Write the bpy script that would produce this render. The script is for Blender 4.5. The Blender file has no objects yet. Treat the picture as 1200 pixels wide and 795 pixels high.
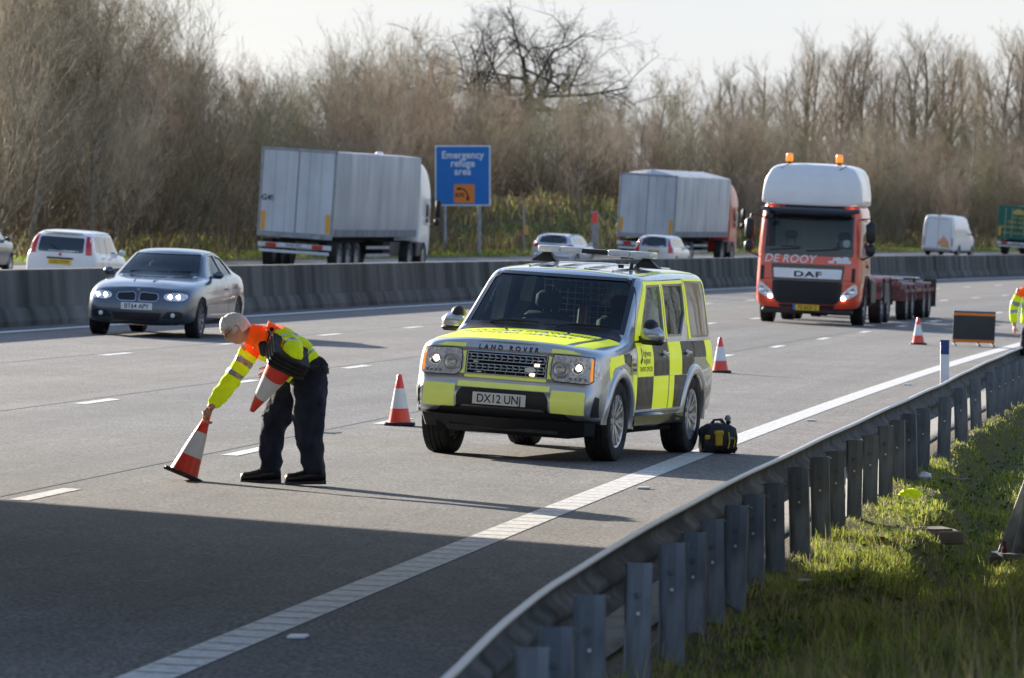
import bpy, bmesh, math, random
import numpy as np
from mathutils import Vector, Matrix
from mathutils.bvhtree import BVHTree
PI = math.pi
rad = math.radians
scene = bpy.context.scene
COL = scene.collection

# ------------------------------------------------------------------ camera
cam_d = bpy.data.cameras.new('camera'); cam = bpy.data.objects.new('camera', cam_d); COL.objects.link(cam)
cam.location = (0, 0, 2.22); cam.rotation_euler = (rad(90), 0, 0)
cam_d.sensor_width = 36; cam_d.lens = 204.5; cam_d.shift_y = -0.0942
cam_d.clip_start = 0.5; cam_d.clip_end = 5000
cam_d.dof.use_dof = True; cam_d.dof.focus_distance = 51.5; cam_d.dof.aperture_fstop = 7.5
scene.camera = cam
# ------------------------------------------------------------------ sky, sun, exposure
SUN_EL = rad(17.5); SUN_D = Vector((-.62, .78, 0)).normalized()
world = bpy.data.worlds.new('World'); scene.world = world; world.use_nodes = True
wt = world.node_tree; wn = wt.nodes; wl = wt.links
bg = wn['Background']; bg.inputs['Strength'].default_value = 0.11
sky = wn.new('ShaderNodeTexSky'); sky.sky_type = 'NISHITA'; sky.sun_disc = False
sky.sun_elevation = SUN_EL; sky.sun_rotation = math.atan2(SUN_D.x, SUN_D.y)
sky.air_density = 1.0; sky.dust_density = 1.4; sky.ozone_density = 3.5
tc = wn.new('ShaderNodeTexCoord'); mp = wn.new('ShaderNodeMapping'); mp.inputs['Scale'].default_value = (1, 1, 4)
nz = wn.new('ShaderNodeTexNoise'); nz.inputs['Scale'].default_value = 3.2; nz.inputs['Detail'].default_value = 7; nz.inputs['Roughness'].default_value = .55
cr = wn.new('ShaderNodeValToRGB'); cr.color_ramp.elements[0].position = .30; cr.color_ramp.elements[1].position = .62
cr.color_ramp.elements[0].color = (.84, .84, .84, 1); cr.color_ramp.elements[1].color = (1, 1, 1, 1)
mixw = wn.new('ShaderNodeMix'); mixw.data_type = 'RGBA'
mixw.inputs['B'].default_value = (2.85, 2.93, 3.04, 1)          # thin bright cloud cover
wl.new(tc.outputs['Generated'], mp.inputs['Vector']); wl.new(mp.outputs['Vector'], nz.inputs['Vector'])
wl.new(nz.outputs['Fac'], cr.inputs['Fac'])
sz = wn.new('ShaderNodeSeparateXYZ'); wl.new(tc.outputs['Generated'], sz.inputs[0])
mrz = wn.new('ShaderNodeMapRange'); mrz.inputs['From Min'].default_value = .10; mrz.inputs['From Max'].default_value = .42; mrz.inputs['To Min'].default_value = 1; mrz.inputs['To Max'].default_value = .07
wl.new(sz.outputs['Z'], mrz.inputs['Value'])
mulz = wn.new('ShaderNodeMath'); mulz.operation = 'MULTIPLY'; wl.new(cr.outputs['Color'], mulz.inputs[0]); wl.new(mrz.outputs['Result'], mulz.inputs[1]); wl.new(mulz.outputs[0], mixw.inputs['Factor'])
wl.new(sky.outputs['Color'], mixw.inputs['A']); wl.new(mixw.outputs['Result'], bg.inputs['Color'])
sun_d = bpy.data.lights.new('sun', 'SUN'); sun = bpy.data.objects.new('sun', sun_d); COL.objects.link(sun)
sun_d.energy = 4.9; sun_d.angle = rad(0.55); sun_d.color = (1, .91, .78)
ldir = -(SUN_D * math.cos(SUN_EL) + Vector((0, 0, math.sin(SUN_EL))))
sun.rotation_euler = ldir.to_track_quat('-Z', 'Y').to_euler(); sun.location = (-30, 40, 30)
scene.view_settings.view_transform = 'Standard'; scene.view_settings.look = 'None'
scene.view_settings.exposure = 1.40; scene.view_settings.gamma = 1.0; scene.view_settings.use_curve_mapping = False
scene.cycles.max_bounces = 8; scene.cycles.transparent_max_bounces = 12; scene.cycles.sample_clamp_indirect = 6

# ------------------------------------------------------------------ road geometry: distance s along the road, L metres to its left
TH, KX, CZ = .1106, .0408, 2.22
def sh(s):
    if s <= 0: return 0.0
    t = min(s, 420.0); v = 1.0047e-4*t*t + 3.7975e-7*t**3
    return v + max(s-420.0, 0)*(2.0094e-4*420 + 3*3.7975e-7*420**2)
def sst(a, b, x):
    t = min(1, max(0, (x-a)/(b-a))); return t*t*(3-2*t)
def down(a, b, x):
    return 1-sst(b, a, x)
def zbase(s, L):
    z = KX*L - 1.63e-6*min(max(s, 0), 420)**2
    return z + .2*min(1.5, max(0, (s-170)/130))*sst(20.9, 23, L) - .43*max(0, (38-L)/16)*sst(20.9, 22.2, L)
def XY(s, L):
    o = sh(s) - L
    return s*math.sin(TH) + o*math.cos(TH), s*math.cos(TH) - o*math.sin(TH)
def bankh(s):
    return .9 + 1.7*sst(245, 285, s)*(1-sst(315, 350, s)) + .25*math.sin(s*.05)
def ground(s, L):
    z = zbase(s, min(max(L, 2.6), 39))
    if L < 2.6:
        e = 2.02+.52*sst(42, 62, s)+.05*math.sin(s*1.7)
        z -= (.33*down(e, e-.34, L)*sst(33, 41, s) + .04*down(2.6, 2.4, L))
        z += .05*down(1.5, 1.2, L)
        z += .03*math.sin(s*1.3+L*2)+.025*math.sin(s*2.9-L*5)
    if L > 39:
        z += .12*sst(39, 40, L) + bankh(s)*sst(41, 51, L) + 4.5*sst(55, 85, L)
        z += (.05*math.sin(s*.7+L)+.06*math.sin(s*.31-L*1.7))*sst(39.5, 42, L)
    return z
def P(s, L, h=0.0):
    x, y = XY(s, L); return Vector((x, y, ground(s, L)+h))
def PR(s, L, h=0.0):
    x, y = XY(s, L); return Vector((x, y, zbase(s, L)+h))
F_ = 6818.
def heading(s):
    return TH + (sh(s+1)-sh(s-1))/2

# ------------------------------------------------------------------ materials
def mat(name, col, rough=.6, metal=0, coat=0, var=0, scale=4, bump=0, bscale=60, spec=.5, emis=None, est=1, detail=4, alpha=None, aniso=None, stretch=(1, 1, 1), bdist=.01):
    m = bpy.data.materials.new(name); m.use_nodes = True
    nt = m.node_tree; b = nt.nodes['Principled BSDF']
    b.inputs['Base Color'].default_value = (*col, 1); b.inputs['Roughness'].default_value = rough
    b.inputs['Metallic'].default_value = metal; b.inputs['Coat Weight'].default_value = coat
    b.inputs['Coat Roughness'].default_value = .05; b.inputs['Specular IOR Level'].default_value = spec
    if emis: b.inputs['Emission Color'].default_value = (*emis, 1); b.inputs['Emission Strength'].default_value = est
    if var or bump:
        t = nt.nodes.new('ShaderNodeTexCoord'); mpn = nt.nodes.new('ShaderNodeMapping'); mpn.inputs['Scale'].default_value = stretch
        nt.links.new(t.outputs['Object'], mpn.inputs['Vector'])
    if var:
        n = nt.nodes.new('ShaderNodeTexNoise'); n.inputs['Scale'].default_value = scale; n.inputs['Detail'].default_value = detail
        r = nt.nodes.new('ShaderNodeMapRange'); r.inputs['From Min'].default_value = .3; r.inputs['From Max'].default_value = .7
        r.inputs['To Min'].default_value = 1-var; r.inputs['To Max'].default_value = 1+var
        mx = nt.nodes.new('ShaderNodeMix'); mx.data_type = 'RGBA'; mx.blend_type = 'MULTIPLY'; mx.inputs['Factor'].default_value = 1
        mx.inputs['A'].default_value = (*col, 1)
        nt.links.new(mpn.outputs['Vector'], n.inputs['Vector']); nt.links.new(n.outputs['Fac'], r.inputs['Value'])
        nt.links.new(r.outputs['Result'], mx.inputs['B']); nt.links.new(mx.outputs['Result'], b.inputs['Base Color'])
        r2 = nt.nodes.new('ShaderNodeMapRange'); r2.inputs['From Min'].default_value = .3; r2.inputs['From Max'].default_value = .7
        r2.inputs['To Min'].default_value = min(1, rough*1.15+.02); r2.inputs['To Max'].default_value = rough*.85
        nt.links.new(n.outputs['Fac'], r2.inputs['Value']); nt.links.new(r2.outputs['Result'], b.inputs['Roughness'])
    if bump:
        n2 = nt.nodes.new('ShaderNodeTexNoise'); n2.inputs['Scale'].default_value = bscale; n2.inputs['Detail'].default_value = 3
        bp = nt.nodes.new('ShaderNodeBump'); bp.inputs['Strength'].default_value = bump; bp.inputs['Distance'].default_value = bdist
        nt.links.new(mpn.outputs['Vector'], n2.inputs['Vector']); nt.links.new(n2.outputs['Fac'], bp.inputs['Height'])
        nt.links.new(bp.outputs['Normal'], b.inputs['Normal'])
    return m
def glassmat(name, tint=(.86, .97, .95), alpha=.6, rough=.02):
    m = bpy.data.materials.new(name); m.use_nodes = True; nt = m.node_tree
    out = nt.nodes['Material Output']; nt.nodes.remove(nt.nodes['Principled BSDF'])
    tr = nt.nodes.new('ShaderNodeBsdfTransparent'); tr.inputs['Color'].default_value = (*[c*alpha for c in tint], 1)
    gl = nt.nodes.new('ShaderNodeBsdfGlossy'); gl.inputs['Roughness'].default_value = rough; gl.inputs['Color'].default_value = (.62, .68, .72, 1)
    fr = nt.nodes.new('ShaderNodeFresnel'); fr.inputs['IOR'].default_value = 1.5
    mx = nt.nodes.new('ShaderNodeMixShader')
    nt.links.new(fr.outputs[0], mx.inputs[0]); nt.links.new(tr.outputs[0], mx.inputs[1]); nt.links.new(gl.outputs[0], mx.inputs[2])
    nt.links.new(mx.outputs[0], out.inputs['Surface'])
    return m
def ramp_mat(name, cols, scale, rough=.9, detail=6, bump=0, bscale=80, coord='Object', stretch=(1, 1, 1), bdist=.02, per_obj=0):
    m = bpy.data.materials.new(name); m.use_nodes = True; nt = m.node_tree; b = nt.nodes['Principled BSDF']
    b.inputs['Roughness'].default_value = rough; b.inputs['Specular IOR Level'].default_value = .3
    t = nt.nodes.new('ShaderNodeTexCoord'); mpn = nt.nodes.new('ShaderNodeMapping'); mpn.inputs['Scale'].default_value = stretch
    n = nt.nodes.new('ShaderNodeTexNoise'); n.inputs['Scale'].default_value = scale; n.inputs['Detail'].default_value = detail; n.inputs['Roughness'].default_value = .62
    r = nt.nodes.new('ShaderNodeValToRGB'); e = r.color_ramp.elements
    e[0].position = .28; e[0].color = (*cols[0], 1); e[1].position = .72; e[1].color = (*cols[-1], 1)
    for i, c in enumerate(cols[1:-1]):
        q = e.new(.28+.44*(i+1)/(len(cols)-1)); q.color = (*c, 1)
    nt.links.new(t.outputs[coord], mpn.inputs['Vector']); nt.links.new(mpn.outputs['Vector'], n.inputs['Vector'])
    nt.links.new(n.outputs['Fac'], r.inputs['Fac'])
    if per_obj:
        oi = nt.nodes.new('ShaderNodeObjectInfo'); hs = nt.nodes.new('ShaderNodeHueSaturation')
        mr = nt.nodes.new('ShaderNodeMapRange'); mr.inputs['To Min'].default_value = 1-per_obj; mr.inputs['To Max'].default_value = 1+per_obj
        nt.links.new(oi.outputs['Random'], mr.inputs['Value']); nt.links.new(mr.outputs['Result'], hs.inputs['Value'])
        mr2 = nt.nodes.new('ShaderNodeMapRange'); mr2.inputs['To Min'].default_value = 1.15; mr2.inputs['To Max'].default_value = .8
        nt.links.new(oi.outputs['Random'], mr2.inputs['Value']); nt.links.new(mr2.outputs['Result'], hs.inputs['Saturation'])
        nt.links.new(r.outputs['Color'], hs.inputs['Color']); nt.links.new(hs.outputs['Color'], b.inputs['Base Color'])
    else:
        nt.links.new(r.outputs['Color'], b.inputs['Base Color'])
    if bump:
        n2 = nt.nodes.new('ShaderNodeTexNoise'); n2.inputs['Scale'].default_value = bscale; n2.inputs['Detail'].default_value = 4
        bp = nt.nodes.new('ShaderNodeBump'); bp.inputs['Strength'].default_value = bump; bp.inputs['Distance'].default_value = bdist
        nt.links.new(mpn.outputs['Vector'], n2.inputs['Vector']); nt.links.new(n2.outputs['Fac'], bp.inputs['Height']); nt.links.new(bp.outputs['Normal'], b.inputs['Normal'])
    return m

MT = {}
MT['silver'] = mat('silver_paint', (.55, .57, .60), .30, .75, 1, var=.03, scale=3)
MT['bmw'] = mat('grey_blue_paint', (.10, .112, .135), .30, .7, 1, var=.03, scale=3)
MT['white'] = mat('white_paint', (.80, .80, .80), .35, 0, .8, var=.04, scale=2)
MT['white_dirty'] = mat('grubby_white_paint', (.66, .67, .68), .45, 0, .3, var=.10, scale=1.5)
MT['lightsilver'] = mat('pale_silver_paint', (.62, .64, .67), .35, .5, .8, var=.03)
MT['orange'] = mat('orange_paint', (.78, .07, .025), .35, 0, .9, var=.06, scale=2)
MT['red'] = mat('red_paint', (.5, .03, .02), .4, 0, .7, var=.08, scale=2)
MT['rust'] = mat('worn_red_chassis', (.16, .06, .05), .6, 0, .1, var=.35, scale=6)
MT['green_lorry'] = mat('dark_green_paint', (.01, .13, .08), .45, 0, .4, var=.1, scale=2)
MT['black'] = mat('black_plastic', (.018, .018, .02), .5, var=.15, scale=8)
MT['gloss_black'] = mat('gloss_black', (.01, .01, .012), .12, coat=.5)
MT['dark'] = mat('underbody_dark', (.008, .008, .009), .9)
MT['rubber'] = mat('tyre_rubber', (.022, .022, .023), .8, bump=.35, bscale=90, var=.25, scale=10)
MT['alloy'] = mat('alloy', (.62, .63, .65), .28, .85, var=.05)
MT['dark_alloy'] = mat('dark_alloy', (.22, .23, .25), .35, .8)
MT['steel_wheel'] = mat('steel_wheel', (.35, .35, .36), .5, .5, var=.2)
MT['chrome'] = mat('chrome', (.8, .8, .82), .08, 1)
MT['hiy'] = mat('fluorescent_yellow_film', (.86, .93, .012), .42, coat=.15, emis=(.75, .88, .01), est=.13, var=.04, scale=6)  # emission added so the film looks bright on shaded panels
MT['hiy_pale'] = mat('yellow_green_film', (.80, .86, .24), .4, coat=.3, emis=(.7, .85, .1), est=.05, var=.04, scale=6)  # faint emission put in, brightens this film in shade
MT['dark_film'] = mat('dark_reflective_film', (.060, .052, .036), .5, coat=.15, var=.15, scale=10)
MT['blue_text'] = mat('blue_lettering', (.01, .04, .30), .5)
MT['glass'] = glassmat('windscreen_glass', alpha=.86)
MT['glass_tint'] = glassmat('tinted_glass', alpha=.35)
MT['darkglass'] = mat('dark_window_glass', (.012, .017, .02), .04, spec=.9, coat=.6)
MT['lamp'] = mat('lamp_housing', (.78, .79, .81), .2, .2, .9, var=.4, scale=34)
MT['lamp_on'] = mat('lit_lamp', (1, .95, .85), .3, emis=(1, .93, .78), est=7)
MT['lamp_soft'] = mat('sidelight', (1, .9, .7), .3, emis=(1, .85, .6), est=2.2)
MT['amber'] = mat('amber_lens', (.85, .22, .01), .2, coat=.5, emis=(1, .35, .03), est=.25)
MT['redlens'] = mat('red_lens', (.55, .012, .012), .2, coat=.6)
MT['plate_w'] = mat('white_plate', (.80, .81, .78), .4)
MT['plate_y'] = mat('yellow_plate', (.80, .52, .02), .4)
MT['ink'] = mat('plate_ink', (.012, .012, .015), .5)
MT['seat'] = mat('seat_cloth', (.045, .052, .060), .8)
MT['cone_red'] = mat('cone_red_plastic', (.85, .06, .03), .35, coat=.2, var=.08, scale=9)
MT['cone_white'] = mat('cone_reflective_sleeve', (.74, .75, .76), .3, var=.08, scale=14)
MT['cone_base'] = mat('cone_rubber_base', (.014, .014, .015), .6, var=.3, scale=12)
MT['hv'] = mat('hi_vis_cloth', (.72, .88, .02), .85, emis=(.62, .88, .0), est=.055, var=.10, scale=9, bump=.5, bscale=22, bdist=.03)  # slight glow added to lift the cloth where it is shaded
MT['hvo'] = mat('fluorescent_orange_cloth', (.95, .12, .01), .8, emis=(1, .1, 0), est=.08, var=.08, scale=9, bump=.4, bscale=25, bdist=.02)  # glow added here too, keeps the orange bright in shade
MT['tape'] = mat('silver_tape', (.36, .38, .40), .35, .3, var=.35, scale=40)
MT['navy'] = mat('navy_trousers', (.012, .017, .038), .85, var=.2, scale=6, bump=.8, bscale=9, bdist=.04)
MT['boot'] = mat('black_leather', (.012, .012, .013), .38, bump=.3, bscale=40)
MT['skin'] = mat('skin', (.60, .33, .25), .5, var=.10, scale=14)
MT['hair'] = mat('white_grey_hair', (.93, .91, .89), .7, var=.08, scale=60, bump=.3, bscale=120, bdist=.01)
MT['galv_edge'] = mat('sunlit_polished_rail_edge', (.55, .57, .60), .4, .5)  # worn edge, coloured paler than the beam to look sunlit
MT['galv'] = mat('galvanised_steel', (.075, .082, .092), .75, 0, var=.35, scale=3, spec=.25)  # beam steel, colour darkened for its shaded back
MT['galv_post'] = mat('weathered_galvanised_post', (.17, .19, .215), .6, .3, var=.6, scale=11, detail=6, stretch=(1, 1, .18))
MT['sign_blue'] = mat('sign_blue', (.0, .16, .52), .45, var=.04)
MT['sign_white'] = mat('sign_white', (.72, .74, .76), .45)
MT['sign_orange'] = mat('sign_orange', (.80, .22, .02), .45)
MT['post_grey'] = mat('grey_post', (.33, .34, .35), .6, .3, var=.2)
MT['tarp'] = mat('grey_tarpaulin', (.42, .425, .44), .55, var=.16, scale=1.2, bump=.25, bscale=2.5, bdist=.12, stretch=(1, 1, .25))
MT['tarp2'] = mat('pale_grey_tarpaulin', (.50, .50, .50), .55, var=.18, scale=1.4, bump=.3, bscale=2.2, bdist=.15, stretch=(1, 1, .25))
MT['container_door'] = mat('grubby_rear_doors', (.56, .57, .59), .55, var=.14, scale=1.3, stretch=(1, 1, .4))
MT['strap_band'] = ramp_mat('curtain_strap_band', [(.10, .10, .11), (.30, .31, .33)], 2.2, .7, 2, stretch=(1, 3.2, .05))

# ------------------------------------------------------------------ object helpers
def link(o): COL.objects.link(o); return o
def setp(o, label=None, cat=None, group=None, kind=None):
    if label: o['label'] = label
    if cat: o['category'] = cat
    if group: o['group'] = group
    if kind: o['kind'] = kind
    return o
def empty(name, loc=(0, 0, 0), label=None, cat=None, group=None, rot=None):
    o = bpy.data.objects.new(name, None); link(o); o.empty_display_size = .2
    o.location = loc
    if rot is not None: o.rotation_euler = rot
    return setp(o, label, cat, group)
def mesh_obj(name, v, f, m, parent=None, smooth=False, mi=None, sharp=None):
    me = bpy.data.meshes.new(name); me.from_pydata([tuple(q) for q in v], [], f); 
    for x in (m if isinstance(m, (list, tuple)) else [m]): me.materials.append(x)
    if mi is not None: me.polygons.foreach_set('material_index', mi)
    if smooth:
        me.polygons.foreach_set('use_smooth', [True]*len(me.polygons))
        if sharp: me.set_sharp_from_angle(angle=rad(sharp))
    me.update(); o = bpy.data.objects.new(name, me); link(o)
    if parent: o.parent = parent
    return o
def copy_tree(o, parent=None):
    c = o.copy(); COL.objects.link(c); c.parent = parent
    for ch in list(o.children): copy_tree(ch, c)
    return c
def vrot(fwd, up=(0, 0, 1)):
    """matrix whose local -Y is fwd and local Z is close to up"""
    y = -Vector(fwd).normalized(); z = Vector(up).normalized(); x = y.cross(z).normalized(); z = x.cross(y).normalized()
    return Matrix((x, y, z)).transposed()
class MB:
    def __init__(s): s.v = []; s.f = []; s.mi = []; s.m = Matrix.Identity(4); s.cur = 0
    def add(s, v, f):
        o = len(s.v); s.v += [tuple(s.m @ Vector(q)) for q in v]
        s.f += [tuple(i+o for i in q) for q in f]; s.mi += [s.cur]*len(f); return s
    def box(s, c, d, b=0, R=None, taper=1):
        x, y, z = [q/2 for q in d]; c = Vector(c); R = R or Matrix.Identity(3)
        if b <= 0:
            v = [Vector((sx*x*(taper if sz > 0 else 1), sy*y*(taper if sz > 0 else 1), sz*z)) for sz in (-1, 1) for sy in (-1, 1) for sx in (-1, 1)]
            f = [(0, 2, 3, 1), (4, 5, 7, 6), (0, 1, 5, 4), (2, 6, 7, 3), (0, 4, 6, 2), (1, 3, 7, 5)]
            return s.add([c+R@q for q in v], f)
        b = min(b, x*.95, y*.95, z*.95); v = []; idx = {}
        for sx in (-1, 1):
            for sy in (-1, 1):
                for sz in (-1, 1):
                    for k in range(3):
                        p = [sx*(x-b), sy*(y-b), sz*(z-b)]; p[k] += (sx, sy, sz)[k]*b
                        if sz > 0: p[0] *= taper; p[1] *= taper
                        idx[(sx, sy, sz, k)] = len(v); v.append(c+R@Vector(p))
        f = []
        for k in range(3):
            a, bb = [(1, 2), (2, 0), (0, 1)][k]
            for sg in (-1, 1):
                q = []
                for (u, w) in ((-1, -1), (1, -1), (1, 1), (-1, 1)):
                    t = [0, 0, 0]; t[k] = sg; t[a] = u; t[bb] = w; q.append(idx[(*t, k)])
                f.append(tuple(q if sg > 0 else q[::-1]))
            for u in (-1, 1):
                for w in (-1, 1):
                    t1 = [0, 0, 0]; t1[a] = u; t1[bb] = w; t2 = list(t1); t1[k] = -1; t2[k] = 1
                    q = (idx[(*t1, a)], idx[(*t2, a)], idx[(*t2, bb)], idx[(*t1, bb)])
                    f.append(q if u*w < 0 else q[::-1])
        for sx in (-1, 1):
            for sy in (-1, 1):
                for sz in (-1, 1):
                    q = tuple(idx[(sx, sy, sz, k)] for k in range(3)); f.append(q if sx*sy*sz > 0 else q[::-1])
        return s.add(v, f)
    def cyl(s, p0, p1, r0, r1=None, n=16, cap=True):
        r1 = r0 if r1 is None else r1; p0 = Vector(p0); p1 = Vector(p1); a = (p1-p0).normalized()
        t = Vector((0, 0, 1)) if abs(a.z) < .9 else Vector((1, 0, 0)); u = a.cross(t).normalized(); w = a.cross(u)
        v = []
        for (p, r) in ((p0, r0), (p1, r1)):
            for i in range(n):
                q = 2*PI*i/n; v.append(p+(u*math.cos(q)+w*math.sin(q))*r)
        f = [(i, i+n, (i+1) % n+n, (i+1) % n) for i in range(n)]
        if cap: f += [tuple(range(n)), tuple(range(2*n-1, n-1, -1))]
        return s.add(v, f)
    def tube(s, pts, r, n=8, closed=False):
        pts = [Vector(p) for p in pts]; N = len(pts); v = []; rr = r if isinstance(r, (list, tuple)) else [r]*N
        up = None
        for i, p in enumerate(pts):
            d = (pts[(i+1) % N]-pts[i-1]) if closed else (pts[min(i+1, N-1)]-pts[max(i-1, 0)])
            d.normalize()
            if up is None: up = Vector((0, 0, 1)) if abs(d.z) < .9 else Vector((1, 0, 0))
            u = d.cross(up); 
            if u.length < 1e-4: u = d.cross(Vector((1, 0, 0)))
            u.normalize(); w = u.cross(d).normalized(); up = w
            for k in range(n):
                q = 2*PI*k/n; v.append(p+(u*math.cos(q)+w*math.sin(q))*rr[i])
        f = [(i*n+k, i*n+(k+1) % n, ((i+1) % N)*n+(k+1) % n, ((i+1) % N)*n+k) for i in range(N if closed else N-1) for k in range(n)]
        if not closed: f += [tuple(range(n-1, -1, -1)), tuple(range((N-1)*n, N*n))]
        return s.add(v, f)
    def lathe(s, prof, o=(0, 0, 0), axis='z', n=32, a0=0, a1=2*PI):
        o = Vector(o); full = abs(a1-a0-2*PI) < 1e-6; v = []; m = n if full else n+1
        for i in range(m):
            q = a0+(a1-a0)*i/n; c, sn = math.cos(q), math.sin(q)
            for (r, h) in prof:
                v.append(o+(Vector((r*c, r*sn, h)) if axis == 'z' else Vector((h, r*c, r*sn)) if axis == 'x' else Vector((r*sn, h, r*c))))
        K = len(prof); f = []
        for i in range(n):
            j = (i+1) % m
            for k in range(K-1): f.append((i*K+k, j*K+k, j*K+k+1, i*K+k+1))
        return s.add(v, f)
    def prism(s, poly, fn0, fn1):
        n = len(poly); v = [fn0(*p) for p in poly]+[fn1(*p) for p in poly]
        return s.add(v, [(i, (i+1) % n, (i+1) % n+n, i+n) for i in range(n)]+[tuple(range(n-1, -1, -1)), tuple(range(n, 2*n))])
    def build(s, name, m, parent=None, smooth=False, sharp=40):
        o = mesh_obj(name, s.v, s.f, m, parent, smooth, s.mi, sharp if smooth else None)
        bm = bmesh.new(); bm.from_mesh(o.data); bmesh.ops.recalc_face_normals(bm, faces=bm.faces); bm.to_mesh(o.data); bm.free()
        return o
def evaluated(o):
    bpy.context.view_layer.update(); dg = bpy.context.evaluated_depsgraph_get()
    me = bpy.data.meshes.new_from_object(o.evaluated_get(dg)); return me
def bool_cut(o, cutters):
    for c in cutters:
        md = o.modifiers.new('b', 'BOOLEAN'); md.operation = 'DIFFERENCE'; md.object = c; md.solver = 'EXACT'
        me = evaluated(o); o.modifiers.clear(); old = o.data; o.data = me; bpy.data.meshes.remove(old)
    for c in cutters: bpy.data.objects.remove(c)
def text2d(s, size=1, align='CENTER', bold=0, sx=1, spacing=1.0):
    cu = bpy.data.curves.new('t', 'FONT'); cu.body = s; cu.size = size; cu.align_x = align; cu.align_y = 'CENTER'; cu.offset = bold; cu.space_character = spacing
    o = bpy.data.objects.new('t', cu); link(o); me = evaluated(o)
    v = [(q.co.x*sx, q.co.y) for q in me.vertices]; f = [tuple(p.vertices) for p in me.polygons]
    bpy.data.objects.remove(o); bpy.data.meshes.remove(me); return v, f
def text_on(name, s, fn, m, parent, size=1, **k):
    v, f = text2d(s, size, **k); return mesh_obj(name, [fn(*q) for q in v], f, m, parent)

# ------------------------------------------------------------------ vehicle bodies
def loft(stations, name='body', sub=2, m=None):
    """stations: list of (y, [(x, z[, dy])...]); first and last points of each lie on the centre line"""
    v = []; ids = []; K = len(stations[0][1])
    for y, pts in stations:
        R = []; Lf = []
        for i, p in enumerate(pts):
            x, z = p[0], p[1]; dy = p[2] if len(p) > 2 else 0
            R.append(len(v)); v.append((x, y+dy, z))
            if i in (0, K-1): Lf.append(R[-1])
            else: Lf.append(len(v)); v.append((-x, y+dy, z))
        ids.append((R, Lf))
    f = []
    for a in range(len(stations)-1):
        for i in range(K-1):
            for side, sg in ((0, 1), (1, -1)):
                A, B = ids[a][side], ids[a+1][side]; q = (A[i], B[i], B[i+1], A[i+1]); q = tuple(dict.fromkeys(q))
                f.append(q if sg > 0 else q[::-1])
    for (e, sg) in ((0, 1), (len(stations)-1, -1)):
        R, Lf = ids[e]; cap = [(R[0], R[1], R[2], Lf[2], Lf[1])]+[(R[i], R[i+1], Lf[i+1], Lf[i]) for i in range(2, K-3)]+[(R[K-3], R[K-2], R[K-1], Lf[K-2], Lf[K-3])]
        f += [q if sg > 0 else q[::-1] for q in cap]
    o = mesh_obj(name, v, f, m, None, True)
    bm = bmesh.new(); bm.from_mesh(o.data); bmesh.ops.recalc_face_normals(bm, faces=bm.faces); bm.to_mesh(o.data); bm.free()
    if sub:
        md = o.modifiers.new('s', 'SUBSURF'); md.levels = sub; md.render_levels = sub
        me = evaluated(o); o.modifiers.clear(); o.data = me
    o.data.polygons.foreach_set('use_smooth', [True]*len(o.data.polygons))
    return o
class Skin:
    """finds points on a body so that panes, lamps and trim can follow its surface"""
    def __init__(s, o):
        s.bvh = BVHTree.FromPolygons([v.co.copy() for v in o.data.vertices], [tuple(p.vertices) for p in o.data.polygons])
    def hit(s, view, a, b):
        if view == 'R': o, d = Vector((4, a, b)), Vector((-1, 0, 0))
        elif view == 'L': o, d = Vector((-4, a, b)), Vector((1, 0, 0))
        elif view == 'F': o, d = Vector((a, -6, b)), Vector((0, 1, 0))
        elif view == 'B': o, d = Vector((a, 30, b)), Vector((0, -1, 0))
        elif view == 'T': o, d = Vector((a, b, 9)), Vector((0, 0, -1))
        h = s.bvh.ray_cast(o, d)
        if h[0] is None:
            g = {'R': (1, a, b), 'L': (-1, a, b), 'F': (a, 0, b), 'B': (a, 5, b), 'T': (a, b, 1.6)}[view]
            h = s.bvh.find_nearest(Vector(g))
        n = h[1]
        if n.dot(d) > 0: n = -n
        return h[0], n
    def pt(s, view, a, b, off=0):
        p, n = s.hit(view, a, b); return p+n*off
    def patch(s, name, view, poly, m, parent, off=.003, step=.06, verts=None, faces=None, smooth=True, thick=0):
        bm = bmesh.new()
        if verts is None: bm.faces.new([bm.verts.new((p[0], p[1], 0)) for p in poly]); vv = poly
        else:
            q = [bm.verts.new((p[0], p[1], 0)) for p in verts]; vv = verts
            for ff in faces:
                try: bm.faces.new([q[i] for i in ff])
                except ValueError: pass
        for ax in (0, 1):
            lo = min(p[ax] for p in vv); hi = max(p[ax] for p in vv); n = int((hi-lo)/step)
            for i in range(1, n+1):
                c = lo+(hi-lo)*i/(n+1); co = (c, 0, 0) if ax == 0 else (0, c, 0); no = (1, 0, 0) if ax == 0 else (0, 1, 0)
                bmesh.ops.bisect_plane(bm, geom=bm.verts[:]+bm.edges[:]+bm.faces[:], plane_co=co, plane_no=no)
        bmesh.ops.triangulate(bm, faces=bm.faces[:])
        pts = [v.co.copy() for v in bm.verts]; res = [s.hit(view, p.x, p.y) for p in pts]
        for v, (h, n) in zip(bm.verts, res): v.co = h+n*off
        bm.normal_update()
        tot = Vector((0, 0, 0))
        for fc in bm.faces: tot += fc.normal*fc.calc_area()
        out = {'R': Vector((1, 0, 0)), 'L': Vector((-1, 0, 0)), 'F': Vector((0, -1, 0)), 'B': Vector((0, 1, 0)), 'T': Vector((0, 0, 1))}[view]
        if tot.dot(out) < 0: bmesh.ops.reverse_faces(bm, faces=bm.faces[:])
        me = bpy.data.meshes.new(name); bm.to_mesh(me); bm.free(); me.materials.append(m)
        if smooth: me.polygons.foreach_set('use_smooth', [True]*len(me.polygons))
        o = bpy.data.objects.new(name, me); link(o)
        if parent: o.parent = parent
        return o
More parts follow.
